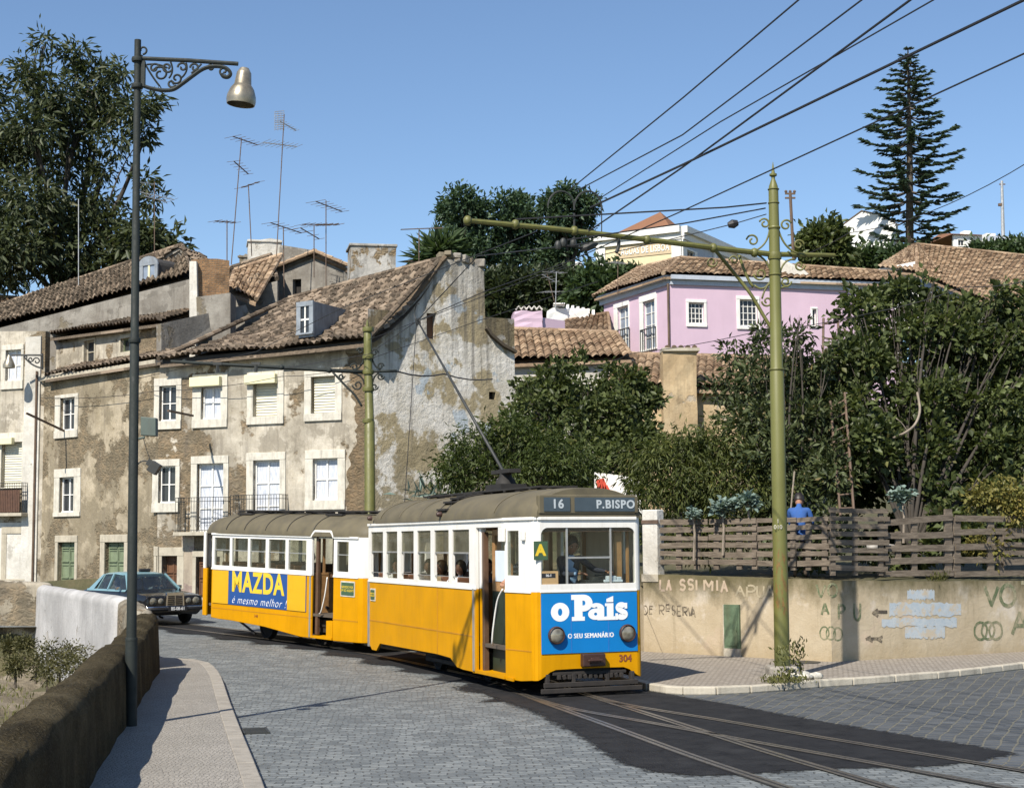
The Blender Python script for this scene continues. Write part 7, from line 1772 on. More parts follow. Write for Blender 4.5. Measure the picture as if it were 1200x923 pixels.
for s in (-1, 1):
    mb.bar((.95, s * .80, .94), (.40, s * .60, 1.36), .06, .07); mb.bar((-.28, s * .83, .94), (-.28, s * .63, 1.38), .07, .06)
    mb.prism([(-1.68, s * .80, .95), (-1.30, s * .81, .95), (-.98, s * .62, 1.37), (-1.10, s * .61, 1.37)], (0, -s * .05, 0)); mb.bar((-1.04, s * .82, .94), (-.90, s * .63, 1.37), .03, .03)
    mb.prism([(.9, s * .865, .90), (-1.7, s * .86, .90), (-1.7, s * .83, .955), (.95, s * .84, .955)], (0, -s * .03, 0))
mb.build('roof', M['carteal'], taxi, smooth=35)
for nm, q in (('windscreen', [(.93, -.78, .95), (.93, .78, .95), (.41, .59, 1.37), (.41, -.59, 1.37)]), ('rear_window', [(-1.64, -.76, .96), (-1.64, .76, .96), (-1.06, .58, 1.37), (-1.06, -.58, 1.37)])):
    mb = MB(); mb.prism(q, (.008, 0, .008)); mb.build(nm, M['carglass'], taxi)
for s in (-1, 1):
    for q in ([(.85, .81), (-.25, .82), (-.25, .63), (.38, .61)], [(-.31, .82), (-1.02, .82), (-.90, .63), (-.31, .63)]):
        zz = (.95, .95, 1.37, 1.37); mb = MB(); mb.prism([(x, s * y, z) for (x, y), z in zip(q, zz)], (0, -s * .008, 0)); mb.build('side_window', M['carglass'], taxi)
mb = MB(); q = [(2.262, -.26, .49), (2.262, .26, .49), (2.262, .24, .83), (2.262, -.24, .83)]
for a, b in zip(q, q[1:] + q[:1]): mb.bar(a, b, .045, .045)
mb.bar((2.27, 0, .5), (2.27, 0, .83), .02, .02)
for k in range(5): mb.bar((2.26, -.24, .55 + k * .055), (2.26, .24, .55 + k * .055), .015, .010)
mb.bar((2.24, -.25, .855), (2.24, .25, .855), .09, .05); mb.build('grille', M['chrome'], taxi)
mb = MB(); mb.lathe([(0, 0), (.01, 0), (.008, .05), (0, .05)], (2.2, 0, .87), 8); mb.tube([(2.2, .035 * math.cos(R(a)), .95 + .035 * math.sin(R(a))) for a in range(0, 360, 30)], .004, 4, closed=True)
for a in (90, 210, 330): mb.tube([(2.2, 0, .95), (2.2, .034 * math.cos(R(a)), .95 + .034 * math.sin(R(a)))], .004, 4)
mb.build('hood_emblem', M['chrome'], taxi)
for s in (-1, 1):
    mb = MB(); mb.prism([(2.235, s * .29, .52), (2.235, s * .82, .52), (2.2, s * .84, .78), (2.235, s * .29, .79)], (.012, 0, 0)); hh = mb.build('headlight', M['chrome'], taxi)
    for y, r in ((.42, .085), (.65, .105)):
        mb = MB(); mb.lathe([(0, .03), (r * .7, .022), (r, 0), (r, -.02), (0, -.02)], (2.26, s * y, .655), 18, 0, (1, 0, 0)); mb.build('lens', M['headlamp'], hh, smooth=40)
mb = MB()
mb.tube(smoothpath([(1.7, -.93, .45), (2.15, -.92, .45), (2.36, -.70, .45), (2.39, 0, .45), (2.36, .70, .45), (2.15, .92, .45), (1.7, .93, .45)], 6), .06, 8); b_ = mb.build('bumper', M['rubber'], taxi, smooth=True)
mb = MB(); mb.tube(smoothpath([(1.72, -.955, .50), (2.17, -.945, .50), (2.395, -.70, .50), (2.425, 0, .50), (2.395, .70, .50), (2.17, .945, .50), (1.72, .955, .50)], 6), .022, 6); mb.build('chrome_strip', M['chrome'], b_, smooth=True)
mb = MB(); mb.box((2.45, 0, .45), (.02, .56, .13)); pl_ = mb.build('number_plate', M['wire'], taxi)
me = text_mesh('plate_text', 'BS-08-61', .125, None, pl_, lambda x, y, z: (2.4625 + z, x, .45 + y), extrude=.001, offset=.003, sx=.92); link_mesh('plate_text', me, M['letterw'], pl_)
for x in (1.42, -1.37):
    for s in (-1, 1):
        mb = MB(); mb.lathe([(.16, .02), (.22, .075), (.29, .09), (.315, .06), (.315, -.06), (.29, -.09), (.1, -.09), (.0, -.09), (0, .02)], (x, s * .74, .315), 22, 0, (0, s, 0)); w_ = mb.build('wheel', M['tyre'], taxi, smooth=40)
        mb = MB(); mb.lathe([(0, .055), (.10, .05), (.19, .03), (.20, .0), (0, 0)], (x, s * .76, .315), 18, 0, (0, s, 0)); mb.build('hubcap', M['chrome'], w_, smooth=40)
mb = MB()
for s in (-1, 1): mb.box((.62, s * .95, 1.0), (.10, .14, .10)); mb.bar((.66, s * .84, .95), (.64, s * .92, .97), .03, .03)
mb.build('wing_mirror', M['chrome'], taxi, bevel=.02)
mb = MB(); mb.box((.02, .15, 1.49), (.10, .34, .07)); mb.bar((.02, -.02, 1.45), (.02, .32, 1.45), .05, .03); mb.build('roof_sign', M['rubber'], taxi, bevel=.015)
mb = MB(); mb.box((-.1, 0, .62), (1.9, 1.5, .5)); 
for s in (-1, 1): mb.box((.05, s * .36, 1.0), (.16, .5, .52)); mb.box((.03, s * .36, 1.28), (.1, .24, .14))
mb.box((-.95, 0, 1.0), (.16, 1.3, .46)); mb.box((.78, 0, .88), (.3, 1.5, .14)); mb.build('seats', M['varnishdark'], taxi, bevel=.04)
mb = MB(); mb.tube([(.52, .36 + .18 * math.cos(R(a)), .98 + .17 * math.sin(R(a))) for a in range(0, 360, 30)], .014, 5, closed=True); mb.build('steering_wheel', M['rubber'], taxi, smooth=True)

# ================================================================ PEOPLE
M['skin'] = plain('skin', (.42, .22, .14), .55, var=.08)
M['skin2'] = plain('skin_tan', (.30, .15, .09), .55, var=.08)
M['lip'] = plain('lips', (.30, .10, .08), .5); M['eye'] = plain('eye_dark', (.02, .015, .012), .2); M['eyew'] = plain('eye_white', (.6, .58, .55), .3)
M['hairdark'] = plain('dark_hair', (.018, .013, .010), .5, var=.3); M['hairbrown'] = plain('brown_hair', (.06, .035, .02), .5, var=.3); M['hairgrey'] = plain('grey_hair', (.10, .09, .085), .5, var=.3)
def cloth(nm, c): M[nm] = plain(nm, c, .85, var=.15, scale=6, bump=.3, bscale=9); return M[nm]
cloth('suit_navy', (.032, .036, .055)); cloth('shirt_white', (.62, .62, .62)); cloth('shirt_paleblue', (.28, .42, .62)); cloth('tie_dark', (.02, .022, .03)); cloth('shirt_dark', (.03, .025, .03)); cloth('shirt_tan', (.38, .28, .18))
cloth('shirt_lilac', (.16, .16, .26)); cloth('shirt_blue', (.025, .085, .27)); cloth('trousers_dark', (.03, .03, .035)); cloth('shoe', (.015, .012, .01)); cloth('shirt_red', (.35, .05, .04)); cloth('trousers_brown', (.08, .06, .045))
n = NT('striped_shirt'); w = n.N('TexWave', {'wave_type': 'BANDS', 'bands_direction': 'Z'}, Scale=4.2); n.put(w.inputs['Vector'], n.tc)
M['shirt_stripe'] = n.done(n.princ(n.ramp(w.outputs['Fac'], [(.5, (.03, .045, .12)), (.52, (.65, .67, .7))], 'CONSTANT'), .85))
def two_bone(a, b, l1, l2, pole):
    d = b - a; L = min(d.length, (l1 + l2) * .995); d.normalize(); b = a + d * L
    x = (l1 * l1 - l2 * l2 + L * L) / (2 * L); h = math.sqrt(max(0, l1 * l1 - x * x))
    p = pole - d * pole.dot(d); p.normalize(); return a + d * x + p * h, b
def person(label, loc, rz, H=1.72, sit=None, rh=None, lh=None, nod=0., turn=0., lean=0., shirt='shirt_white', trousers='trousers_dark', hair='hairdark', skin='skin', inner=None, long_hair=False, group=None, sleeve='long'):
    """local: +x forward, +y the person's left, z up from the floor; sit = seat height"""
    h = H; pz = (.53 * h) if sit is None else sit + .10; V3 = Vector
    def L(x, y, z):   # torso point with lean about the pelvis
        dz = z - pz; return V3((x + dz * math.sin(lean), y, pz + dz * math.cos(lean)))
    J = {'pelvis': V3((0, 0, pz)), 'waist': L(0, 0, pz + .10 * h), 'chest': L(.005, 0, pz + .20 * h), 'neckb': L(0, 0, pz + .295 * h), 'neck': L(.012, 0, pz + .325 * h), 'headb': L(.022, 0, pz + .35 * h)}
    seg = []; vs = []; es = []; rad = []
    def vert(p, r): vs.append(p); rad.append(r); return len(vs) - 1
    ip = vert(J['pelvis'], .088 * h / 1.0 * .95); iw = vert(J['waist'], .072 * h); ic = vert(J['chest'], .082 * h); inb = vert(J['neckb'], .045 * h); ine = vert(J['neck'], .031 * h); ih = vert(J['headb'], .031 * h)
    es += [(ip, iw), (iw, ic), (ic, inb), (inb, ine), (ine, ih)]
    seg += [(J['pelvis'], J['neckb'], 'shirt', .10 * h), (J['neckb'] + V3((0, 0, .03)), J['headb'], 'skin', .03 * h)]
    hands = []
    for s, tgt in ((-1, rh), (1, lh)):
        sh = L(0, s * .105 * h, pz + .275 * h); t = V3(tgt) if tgt else (V3((.05, s * .15 * h, pz - .03 * h)) if sit is None else V3((.36, s * .10 * h, pz + .06 * h)))
        el, wr = two_bone(sh, t, .168 * h, .150 * h, V3((-.25, s * .55, -.8)))
        a = vert(sh, .043 * h); u = vert(sh.lerp(el, .5), .034 * h); b = vert(el, .028 * h); f = vert(el.lerp(wr, .35), .027 * h); c = vert(wr, .017 * h); es += [(ic, a), (a, u), (u, b), (b, f), (f, c)]
        seg += [(sh, el, 'shirt', .04 * h), (el, wr, 'shirt' if sleeve == 'long' else 'skin', .03 * h)]; hands.append((s, el, wr))
    for s in (-1, 1):
        hip = V3((0, s * .052 * h, pz - .03 * h))
        if sit is None: kn, an, to = V3((.015, s * .058 * h, .285 * h)), V3((-.005, s * .06 * h, .05 * h)), V3((.11 * h, s * .075 * h, .022 * h))
        else: kn, an, to = V3((.245 * h, s * .07 * h, pz - .01)), V3((.25 * h, s * .07 * h, max(.06, pz - .25 * h))), V3((.37 * h, s * .08 * h, max(.03, pz - .275 * h)))
        a = vert(hip, .058 * h); m_ = vert(hip.lerp(kn, .5), .047 * h); b = vert(kn, .035 * h); f = vert(kn.lerp(an, .4), .033 * h); c = vert(an, .021 * h); d = vert(to, .018 * h)
        es += [(ip, a), (a, m_), (m_, b), (b, f), (f, c), (c, d)]; seg += [(hip, kn, 'trousers', .05 * h), (kn, an, 'trousers', .035 * h), (an - V3((0, 0, .01)), to, 'shoe', .03 * h)]
    me = bpy.data.meshes.new('p'); me.from_pydata(vs, es, []); ob = bpy.data.objects.new('p', me); COL.objects.link(ob)
    sk = ob.modifiers.new('s', 'SKIN'); sk.use_smooth_shade = True
    for i, r in enumerate(rad): me.skin_vertices[0].data[i].radius = (r, r); me.skin_vertices[0].data[i].use_root = (i == 0)
    sb = ob.modifiers.new('d', 'SUBSURF'); sb.levels = 1; sb.render_levels = 1
    bpy.context.view_layer.update()
    bm_ = bpy.data.meshes.new_from_object(ob.evaluated_get(bpy.context.evaluated_depsgraph_get())); bpy.data.objects.remove(ob)
    mats = ['shirt', 'skin', 'trousers', 'shoe', 'inner', 'tie', 'lip', 'eye', 'eyew']; MI = {k: i for i, k in enumerate(mats)}
    mb = MB(); bv = [v.co.copy() for v in bm_.vertices]
    fwd_t = V3((math.cos(lean), 0, -math.sin(lean)))
    mb.v = [tuple(v) for v in bv]
    for p in bm_.polygons:
        c = p.center; best, bk = 1e9, 'shirt'
        for a, b, k, r in seg:
            d = b - a; t = max(0, min(1, (c - a).dot(d) / d.length_squared)); q = (c - (a + d * t)).length - r
            if q < best: best, bk = q, k
        if bk == 'shirt' and inner and p.normal.x > .25 and abs(c.y) < .055 and pz + .06 < c.z < pz + .31 * h: bk = 'tie' if abs(c.y) < .018 else 'inner'
        mb.f.append(tuple(p.vertices)); mb.m.append(MI[bk])
    # head with face
    hr = .0665 * h; q = Matrix.Rotation(turn, 3, 'Z') @ Matrix.Rotation(nod + lean, 3, 'Y'); hc = J['headb'] + q @ V3((.012 * h, 0, .055 * h)); nn_, kk = 18, 14; hv = []
    for i in range(kk + 1):
        ph = math.pi * i / kk
        for j in range(nn_):
            th = 2 * math.pi * j / nn_; x, y, z = math.sin(ph) * math.cos(th), math.sin(ph) * math.sin(th), math.cos(ph)
            X, Y, Z_ = hr * 1.12 * x, hr * .88 * y, hr * 1.32 * z
            if z < -.1: k = (-z - .1); Y *= 1 - .30 * k; X *= (1 - .32 * k) if x < 0 else (1 - .10 * k)
            f = max(0, x) ** 8
            if x > .3:
                X += hr * .26 * math.exp(-((y / .13) ** 2) - ((z + .14) / .17) ** 2)      # nose
                X -= hr * .09 * math.exp(-(((abs(y) - .34) / .16) ** 2) - ((z - .06) / .12) ** 2)   # eye sockets
                X += hr * .05 * math.exp(-((z - .22) / .08) ** 2) * f + hr * .06 * math.exp(-((y / .2) ** 2) - ((z + .80) / .12) ** 2)
                X += hr * .05 * math.exp(-((y / .22) ** 2) - ((z + .46) / .07) ** 2)
            hv.append(hc + q @ V3((X, Y, Z_)))
    mb.add(hv, [(i * nn_ + j, (i + 1) * nn_ + j, (i + 1) * nn_ + (j + 1) % nn_, i * nn_ + (j + 1) % nn_) for i in range(kk) for j in range(nn_)], 1)
    for s in (-1, 1):
        mb.ball(hc + q @ V3((hr * .93, s * hr * .34, hr * .06)), (hr * .10, hr * .14, hr * .075), 8, MI['eyew'], q); mb.ball(hc + q @ V3((hr * .99, s * hr * .34, hr * .06)), (hr * .06, hr * .065, hr * .065), 8, MI['eye'], q)
        mb.ball(hc + q @ V3((-hr * .05, s * hr * .90, -hr * .05)), (hr * .20, hr * .07, hr * .30), 8, 1, q)
        mb.tube([hc + q @ V3((hr * 1.04, s * hr * t, hr * (.25 - abs(t - .34) * .15))) for t in (.18, .34, .52)], hr * .035, 5, MI['eye'])
    mb.tube([hc + q @ V3((hr * (1.03 - t * t * .3), t * hr * .3, -hr * .60)) for t in (-1, -.5, 0, .5, 1)], [hr * .03, hr * .06, hr * .065, hr * .06, hr * .03], 6, MI['lip'])
    # hands: palm, four unequal bent fingers and a thumb
    for s, el, wr in hands:
        d = (wr - el).normalized(); side = d.cross(Z); side = V3((0, 1, 0)) if side.length < .1 else side.normalized(); pn_ = side.cross(d).normalized(); w = .042 * h / 1.72 * 1.0
        palm = wr + d * .095
        mb.grid([[wr + d * t + side * (a * ww) + pn_ * (b * .016) for a, b in ((-1, -.7), (-1, .7), (0, 1.1), (1, .7), (1, -.7), (0, -1.1))] for t, ww in ((-.02, .024), (.02, .032), (.06, .041), (.095, .042))], 1, closed=True); mb.poly([palm + side * (a * .042) + pn_ * (b * .016) for a, b in ((-1, -.7), (-1, .7), (0, 1.1), (1, .7), (1, -.7), (0, -1.1))], 1)
        for k, Lf in enumerate((.068, .078, .072, .055)):
            b0 = palm + side * (-.031 + k * .0207) - d * .008; e1 = b0 + d * Lf * .45 - pn_ * .008; e2 = e1 + d * Lf * .22 - pn_ * Lf * .25; e3 = e2 - pn_ * Lf * .28 + d * Lf * .05
            mb.tube([b0, e1, e2, e3], [.0105, .0100, .0090, .0065], 6, 1)
        b0 = wr + d * .03 - side * (s * -.028); o = side * (s * 1.); mb.tube([b0, b0 + d * .03 + o * .022 - pn_ * .008, b0 + d * .06 + o * .026 - pn_ * .02], [.013, .0115, .008], 6, 1)
    me = mb.mesh('person'); o = link_mesh('person', me, [M[shirt], M[skin], M[trousers], M['shoe'], M[inner] if inner else M[shirt], M['tie_dark'], M['lip'], M['eye'], M['eyew']], None, True)
    o.location = loc; o.rotation_euler = (0, 0, rz); tag(o, label, 'person', group)
    # hair cap
    hv, fs = [], []; k2 = 8
    for i in range(k2 + 1):
        for j in range(nn_):
            th = 2 * math.pi * j / nn_; fr_ = max(0, math.cos(th)); lim = R(112 if not long_hair else 150) - R(54 if not long_hair else 88) * fr_ ** 1.5; ph = lim * i / k2
            x, y, z = math.sin(ph) * math.cos(th), math.sin(ph) * math.sin(th), math.cos(ph); b = 1.09 + .035 * math.sin(th * 5 + i) * (i > 1) + (.12 if long_hair and i > 4 and x < .2 else 0)
            hv.append(hc + q @ V3((hr * 1.12 * x * b - hr * .03, hr * .90 * y * b, hr * 1.32 * z * (b - .01))))
    hm = MB(); hm.add(hv, [(i * nn_ + j, (i + 1) * nn_ + j, (i + 1) * nn_ + (j + 1) % nn_, i * nn_ + (j + 1) % nn_) for i in range(k2) for j in range(nn_)])
    MW[o.name] = Matrix.LocRotScale(V3(loc), o.rotation_euler.to_matrix(), None)
    hm.build('hair', M[hair], o, smooth=True)
    return o
TM = MW[tram.name]; TA = tram.rotation_euler.z
def in_tram(x, y, z=.75, th=TM): return th @ Vector((x, y, z))
pg = 'passengers seated in the motor tram'
drv = person('tram driver in navy jacket and pale blue shirt reaching for the controller', in_tram(-.62, -.08), TA, 1.80, rh=(.36, .02, 1.20), lh=(.40, .50, 1.23), nod=.32, lean=.06, shirt='suit_navy', inner='shirt_paleblue', hair='hairdark', skin='skin2')
person('conductor in striped shirt at the narrow window, hand out on the rail', in_tram(-1.22, -.58), TA + R(-60), 1.68, rh=(.62, -.10, .98), lh=(.2, .2, .9), shirt='shirt_stripe', hair='hairbrown', sleeve='short')
person('passenger in white shirt at the rearmost side window of the motor tram', in_tram(-8.25, -.66), TA, 1.7, sit=.46, rh=(.28, -.30, 1.04), lh=(.36, .1, .72), turn=R(-30), shirt='shirt_white', hair='hairdark', group=pg)
person('passenger in dark clothes at the third side window of the motor tram', in_tram(-6.25, -.62), TA, 1.7, sit=.46, turn=R(-40), shirt='shirt_dark', hair='hairdark', group=pg)
person('brown-haired passenger in tan top looking out of the fourth tram window', in_tram(-5.2, -.72), TA, 1.6, sit=.50, turn=R(-65), shirt='shirt_tan', hair='hairbrown', skin='skin2', long_hair=True, group=pg)
person('dark-haired passenger with white sleeves at the fifth tram window', in_tram(-4.2, -.70), TA, 1.66, sit=.48, rh=(.22, -.30, 1.0), turn=R(-45), shirt='shirt_white', hair='hairdark', skin='skin2', long_hair=True, group=pg)
person('passenger in red top sitting deep inside behind the fifth tram window', in_tram(-4.45, -.36), TA, 1.66, sit=.5, turn=R(-40), shirt='shirt_red', hair='hairdark', group=pg)
person('passenger in lilac-grey shirt leaning an elbow at the sixth tram window', in_tram(-2.95, -.66), TA, 1.72, sit=.48, rh=(.20, -.32, 1.02), shirt='shirt_lilac', hair='hairdark', group=pg)
T2M = MW[trl.name]
person('dark silhouetted passenger at the last trailer window before the doorway', T2M @ Vector((-2.75, -.68, .77)), trl.rotation_euler.z, 1.72, sit=.46, shirt='shirt_dark', hair='hairdark', skin='skin2')
gp = rplane(935).pt(rplane(935).uz(935, 640)[0], 1.58, -.9)
gm = rplane(933); gpz = P(935, 577, 31).z
person('gardener in bright blue shirt and dark cap-like hair behind the pallet fence', (P(936, 600, 30.9).x, 30.9, gpz - 1.72), R(75), 1.72, nod=.45, lean=.15, rh=(.32, -.12, 1.05), lh=(.32, .14, .9), shirt='shirt_blue', trousers='trousers_brown', hair='hairdark')
mb = MB(); mb.tube([P(925, 615, 31.3), P(931, 552, 31.4)], .018, 6); tag(mb.build('garden_stake', M['barkpale']), 'pale wooden garden stake standing beside the gardener', 'stake')
CM = MW[taxi.name]
person('taxi driver in white shirt behind the wheel of the black taxi', CM @ Vector((-.05, .36, .08)), taxi.rotation_euler.z, 1.66, sit=.36, rh=(.48, -.12, .92), lh=(.48, .12, .92), shirt='shirt_white', hair='hairdark')
person('rear passenger in pale shirt seen through the taxi side window', CM @ Vector((-.80, -.40, .08)), taxi.rotation_euler.z, 1.6, sit=.36, shirt='shirt_tan', hair='hairgrey')
# ================================================================ VEGETATION
def leaf_mesh(name, C, A, N_, Ls, asp, mat, parent=None, fold=.12, world=True):
    """C base points, A unit axes, N_ normals, Ls lengths -> folded leaves"""
    S = np.cross(A, N_); S /= np.linalg.norm(S, axis=1, keepdims=True) + 1e-9; N2 = np.cross(S, A)
    Lc = Ls[:, None]; W = Lc / asp
    mid = C + A * Lc * .48
    V = np.stack([C, mid + S * W * .5 + N2 * W * fold * 2, C + A * Lc - N2 * Lc * .08, mid - S * W * .5 + N2 * W * fold * 2], 1).reshape(-1, 3)
    n_ = len(C); i = np.arange(n_)[:, None] * 4; Fc = np.concatenate([i + np.array([[0, 1, 2]]), i + np.array([[0, 2, 3]])], 0)
    return link_mesh(name, np_mesh(name, V, Fc), mat, parent, False, world and parent is not None)
def unit(a): return a / (np.linalg.norm(a, axis=-1, keepdims=True) + 1e-9)
def crown(name, clumps, nl, size, mat, parent, asp=2., ntuft=160, tr=.25, droop=0., inner=.5, squash=.85, rng=None, upn=.6, ros=False, fmax=1.3, face=.35):
    rng = rng or np.random.default_rng(hash(name) % 1000 + len(clumps)); cs = np.array([tuple(c) for c, r in clumps]); rs = np.array([r for c, r in clumps])
    pw = rs ** 2 / (rs ** 2).sum(); ci = rng.choice(len(cs), ntuft, p=pw); d = unit(rng.normal(size=(ntuft, 3))); d[:, 2] = d[:, 2] * .9 + .1
    f = inner + (fmax - inner) * rng.uniform(0, 1, ntuft) ** .75 * (1 + .18 * np.sin(d[:, 0] * 5 + ci) * np.cos(d[:, 2] * 4 + ci)); tc = cs[ci] + d * (rs[ci] * f)[:, None] * np.array([1, 1, squash])
    ti = rng.integers(0, ntuft, nl); k = rs[ci][ti]; g = rng.normal(size=(nl, 3)); off = g * (tr * (.6 + .4 * k / rs.mean()))[:, None]
    C = tc[ti] + off; out = unit(C - cs[ci][ti]); tout = unit(off)
    A = unit(out * .5 + tout * (1.1 if ros else .5) + rng.normal(size=(nl, 3)) * .55 + np.array([0, 0, -droop])); N_ = unit(out * face + np.array([0, 0, upn]) + rng.normal(size=(nl, 3)) * .55)
    return leaf_mesh(name, C, A, N_, size * rng.uniform(.6, 1.25, nl), asp, mat, parent)
def limb(mb, a, b, r0, r1, wob=.08, n_=6):
    a, b = Vector(a), Vector(b); L = (b - a).length; mid = a.lerp(b, .5) + Vector((random.uniform(-1, 1), random.uniform(-1, 1), random.uniform(.2, 1))) * L * wob
    pts = bez(a, mid, b, n_); mb.tube(pts, [r0 + (r1 - r0) * i / n_ for i in range(n_ + 1)], 7); return pts
def tree(name, label, cat, base, clumps, nl, size, mat, bark='bark', tr0=.2, forks=None, group=None, limbs=None, twig=.35, lstep=1, back=0., rk=.88, **k):
    t = Thing(name, label, cat, base, group=group); cr = [(P(x, y, Y), r * rk * Y / F) for x, y, r, Y in clumps]
    mb = MB(); c0 = sum((c for c, r in cr), Vector()) / len(cr); base = Vector(base)
    fork = base.lerp(c0, .45); fork.z = base.z + (min(c.z for c, r in cr) - base.z) * .55 if forks is None else forks
    limb(mb, base, fork, tr0, tr0 * .75, .05)
    mb.bw('trunk', M[bark], t, smooth=True); mb = MB()
    for c, r in cr[::lstep]:
        pts = limb(mb, fork, c, tr0 * .55, tr0 * .12, .12, 8)
        for _ in range(3): limb(mb, pts[random.randint(3, 6)], c + Vector([random.uniform(-1, 1) * r * .8 for _ in range(3)]), tr0 * .16, tr0 * .04, .15)
    mb.bw('limbs', M['twig'], t, smooth=True)
    if back: cr = cr + [(c + Vector((random.uniform(-.4, .4), back, random.uniform(-.3, .1))), r * 1.05) for c, r in cr]
    crown('crown', cr, nl, size, M[mat], t, rng=np.random.default_rng(len(label) * 7 + nl), **k); return t
gb = 'background trees on the hill'
M['lv_scrub'] = leafmat('leaf_dry_scrub', (.045, .045, .02), (.11, .105, .045), (.2, .16, .08)); M['lv_peachd'] = leafmat('leaf_peach_deep', (.025, .038, .011), (.075, .098, .028), (.15, .13, .035), trans=.3)
# eucalyptus, far left
euc = [(50, 55, 18, 83), (92, 66, 18, 84), (28, 86, 22, 82), (108, 92, 26, 84), (142, 84, 14, 83), (62, 118, 36, 82), (112, 122, 30, 84), (158, 128, 20, 82), (178, 124, 13, 83), (36, 150, 32, 80), (92, 155, 32, 84), (134, 165, 26, 82), (170, 160, 10, 83), (14, 175, 32, 82), (72, 195, 30, 84), (122, 200, 16, 83), (30, 235, 45, 80), (95, 250, 40, 83), (132, 272, 30, 82), (168, 212, 10, 82), (182, 234, 11, 82), (12, 300, 50, 79), (75, 305, 48, 82), (130, 320, 36, 82), (-40, 120, 50, 84), (-40, 220, 60, 82), (-30, 310, 60, 80)]
tree('eucalyptus_tree', 'tall dark eucalyptus filling the left sky behind the old roofs', 'tree', P(60, 400, 83), [(x, y, r * .86, Y) for x, y, r, Y in euc], 21000, .55, 'lv_euc', 'bark', .42, lstep=3, asp=3.4, ntuft=860, tr=.36, droop=.5, inner=.45, upn=.3)
tree('small_tree', 'small loose tree behind the arched dormer below the eucalyptus', 'tree', P(190, 330, 80), [(170, 285, 18, 80), (194, 287, 15, 80), (183, 300, 18, 81), (150, 300, 18, 81)], 2600, .5, 'lv_euc', 'bark', .2, asp=2.5, ntuft=100, tr=.4, droop=.3)
for lab, base, cl in (('left pine with dense rounded crown beyond the blind gable', (545, 360), [(540, 236, 20), (527, 252, 15), (558, 250, 20), (548, 268, 24), (530, 285, 16), (562, 286, 20), (548, 304, 20)]),
                      ('middle pine with layered crown between its two neighbours', (600, 360), [(592, 240, 18), (612, 243, 16), (588, 262, 20), (616, 262, 20), (602, 282, 24), (584, 300, 20), (622, 302, 18)]),
                      ('right pine with gappy crown behind the pole arm', (668, 350), [(645, 240, 13), (664, 232, 14), (686, 242, 15), (656, 258, 14), (682, 260, 14), (640, 284, 14), (662, 284, 16), (682, 282, 12), (650, 302, 18)])):
    Y = 118 + random.uniform(-4, 4); tree('pine_tree', lab, 'tree', P(*base, Y), [(x, y, r, Y + random.uniform(-2, 2)) for x, y, r in cl], 6500, .48, 'lv_pine', 'bark', .3, group=gb, rk=.74, fmax=1.12, asp=2.2, ntuft=170, tr=.34, inner=.5, squash=.8, upn=.9)
tree('palm_tree', 'small palm crown peeping over the ridge of the blind gable', 'palm', P(515, 330, 112), [(513, 297, 13, 112), (500, 303, 8, 112), (526, 300, 8, 112)], 900, 1.6, 'lv_far', 'bark', .3, asp=7, ntuft=10, tr=.25, ros=True, upn=.2, droop=.25)
h_ = tag(crown('hedge', [(P(x, y, 108), r * .06) for x, y, r in [(580 + i * 12, 350 + 4 * math.sin(i), 22) for i in range(14)] + [(578 + i * 13, 335 + 5 * math.sin(i * 2), 12) for i in range(12)]], 16000, .55, M['lv_hedge'], None, ntuft=700, tr=.4, inner=.4, upn=.4), 'long dark reddish-green hedge on the hillside above the pink chimney', 'hedge')
for lab, base, cl, Y, mt in (('round bush below the cream building, left of the pink house', (735, 350), [(700, 332, 13), (726, 328, 13), (748, 334, 12), (715, 342, 18), (690, 345, 16)], 104, 'lv_far'),
                         ('dark bushy tree left of the white hilltop gable', (970, 320), [(957, 284, 11), (972, 279, 12), (978, 292, 11), (962, 298, 15), (982, 304, 11)], 112, 'lv_dark'),
                         ('low green shrubs at the foot of the araucaria', (1030, 320), [(1005, 309, 8), (1025, 307, 9), (1045, 307, 9), (1062, 307, 9), (1085, 308, 8)], 116, 'lv_far'),
                         ('green shrub clump at the right edge below the hilltop houses', (1190, 310), [(1180, 304, 12), (1200, 304, 14), (1150, 300, 8)], 120, 'lv_far')):
    tree('bush', lab, 'bush', P(*base, Y), [(x, y, r, Y) for x, y, r in cl], 5200, .55, mt, 'bark', .25, group=gb, ntuft=170, tr=.45, asp=1.9)
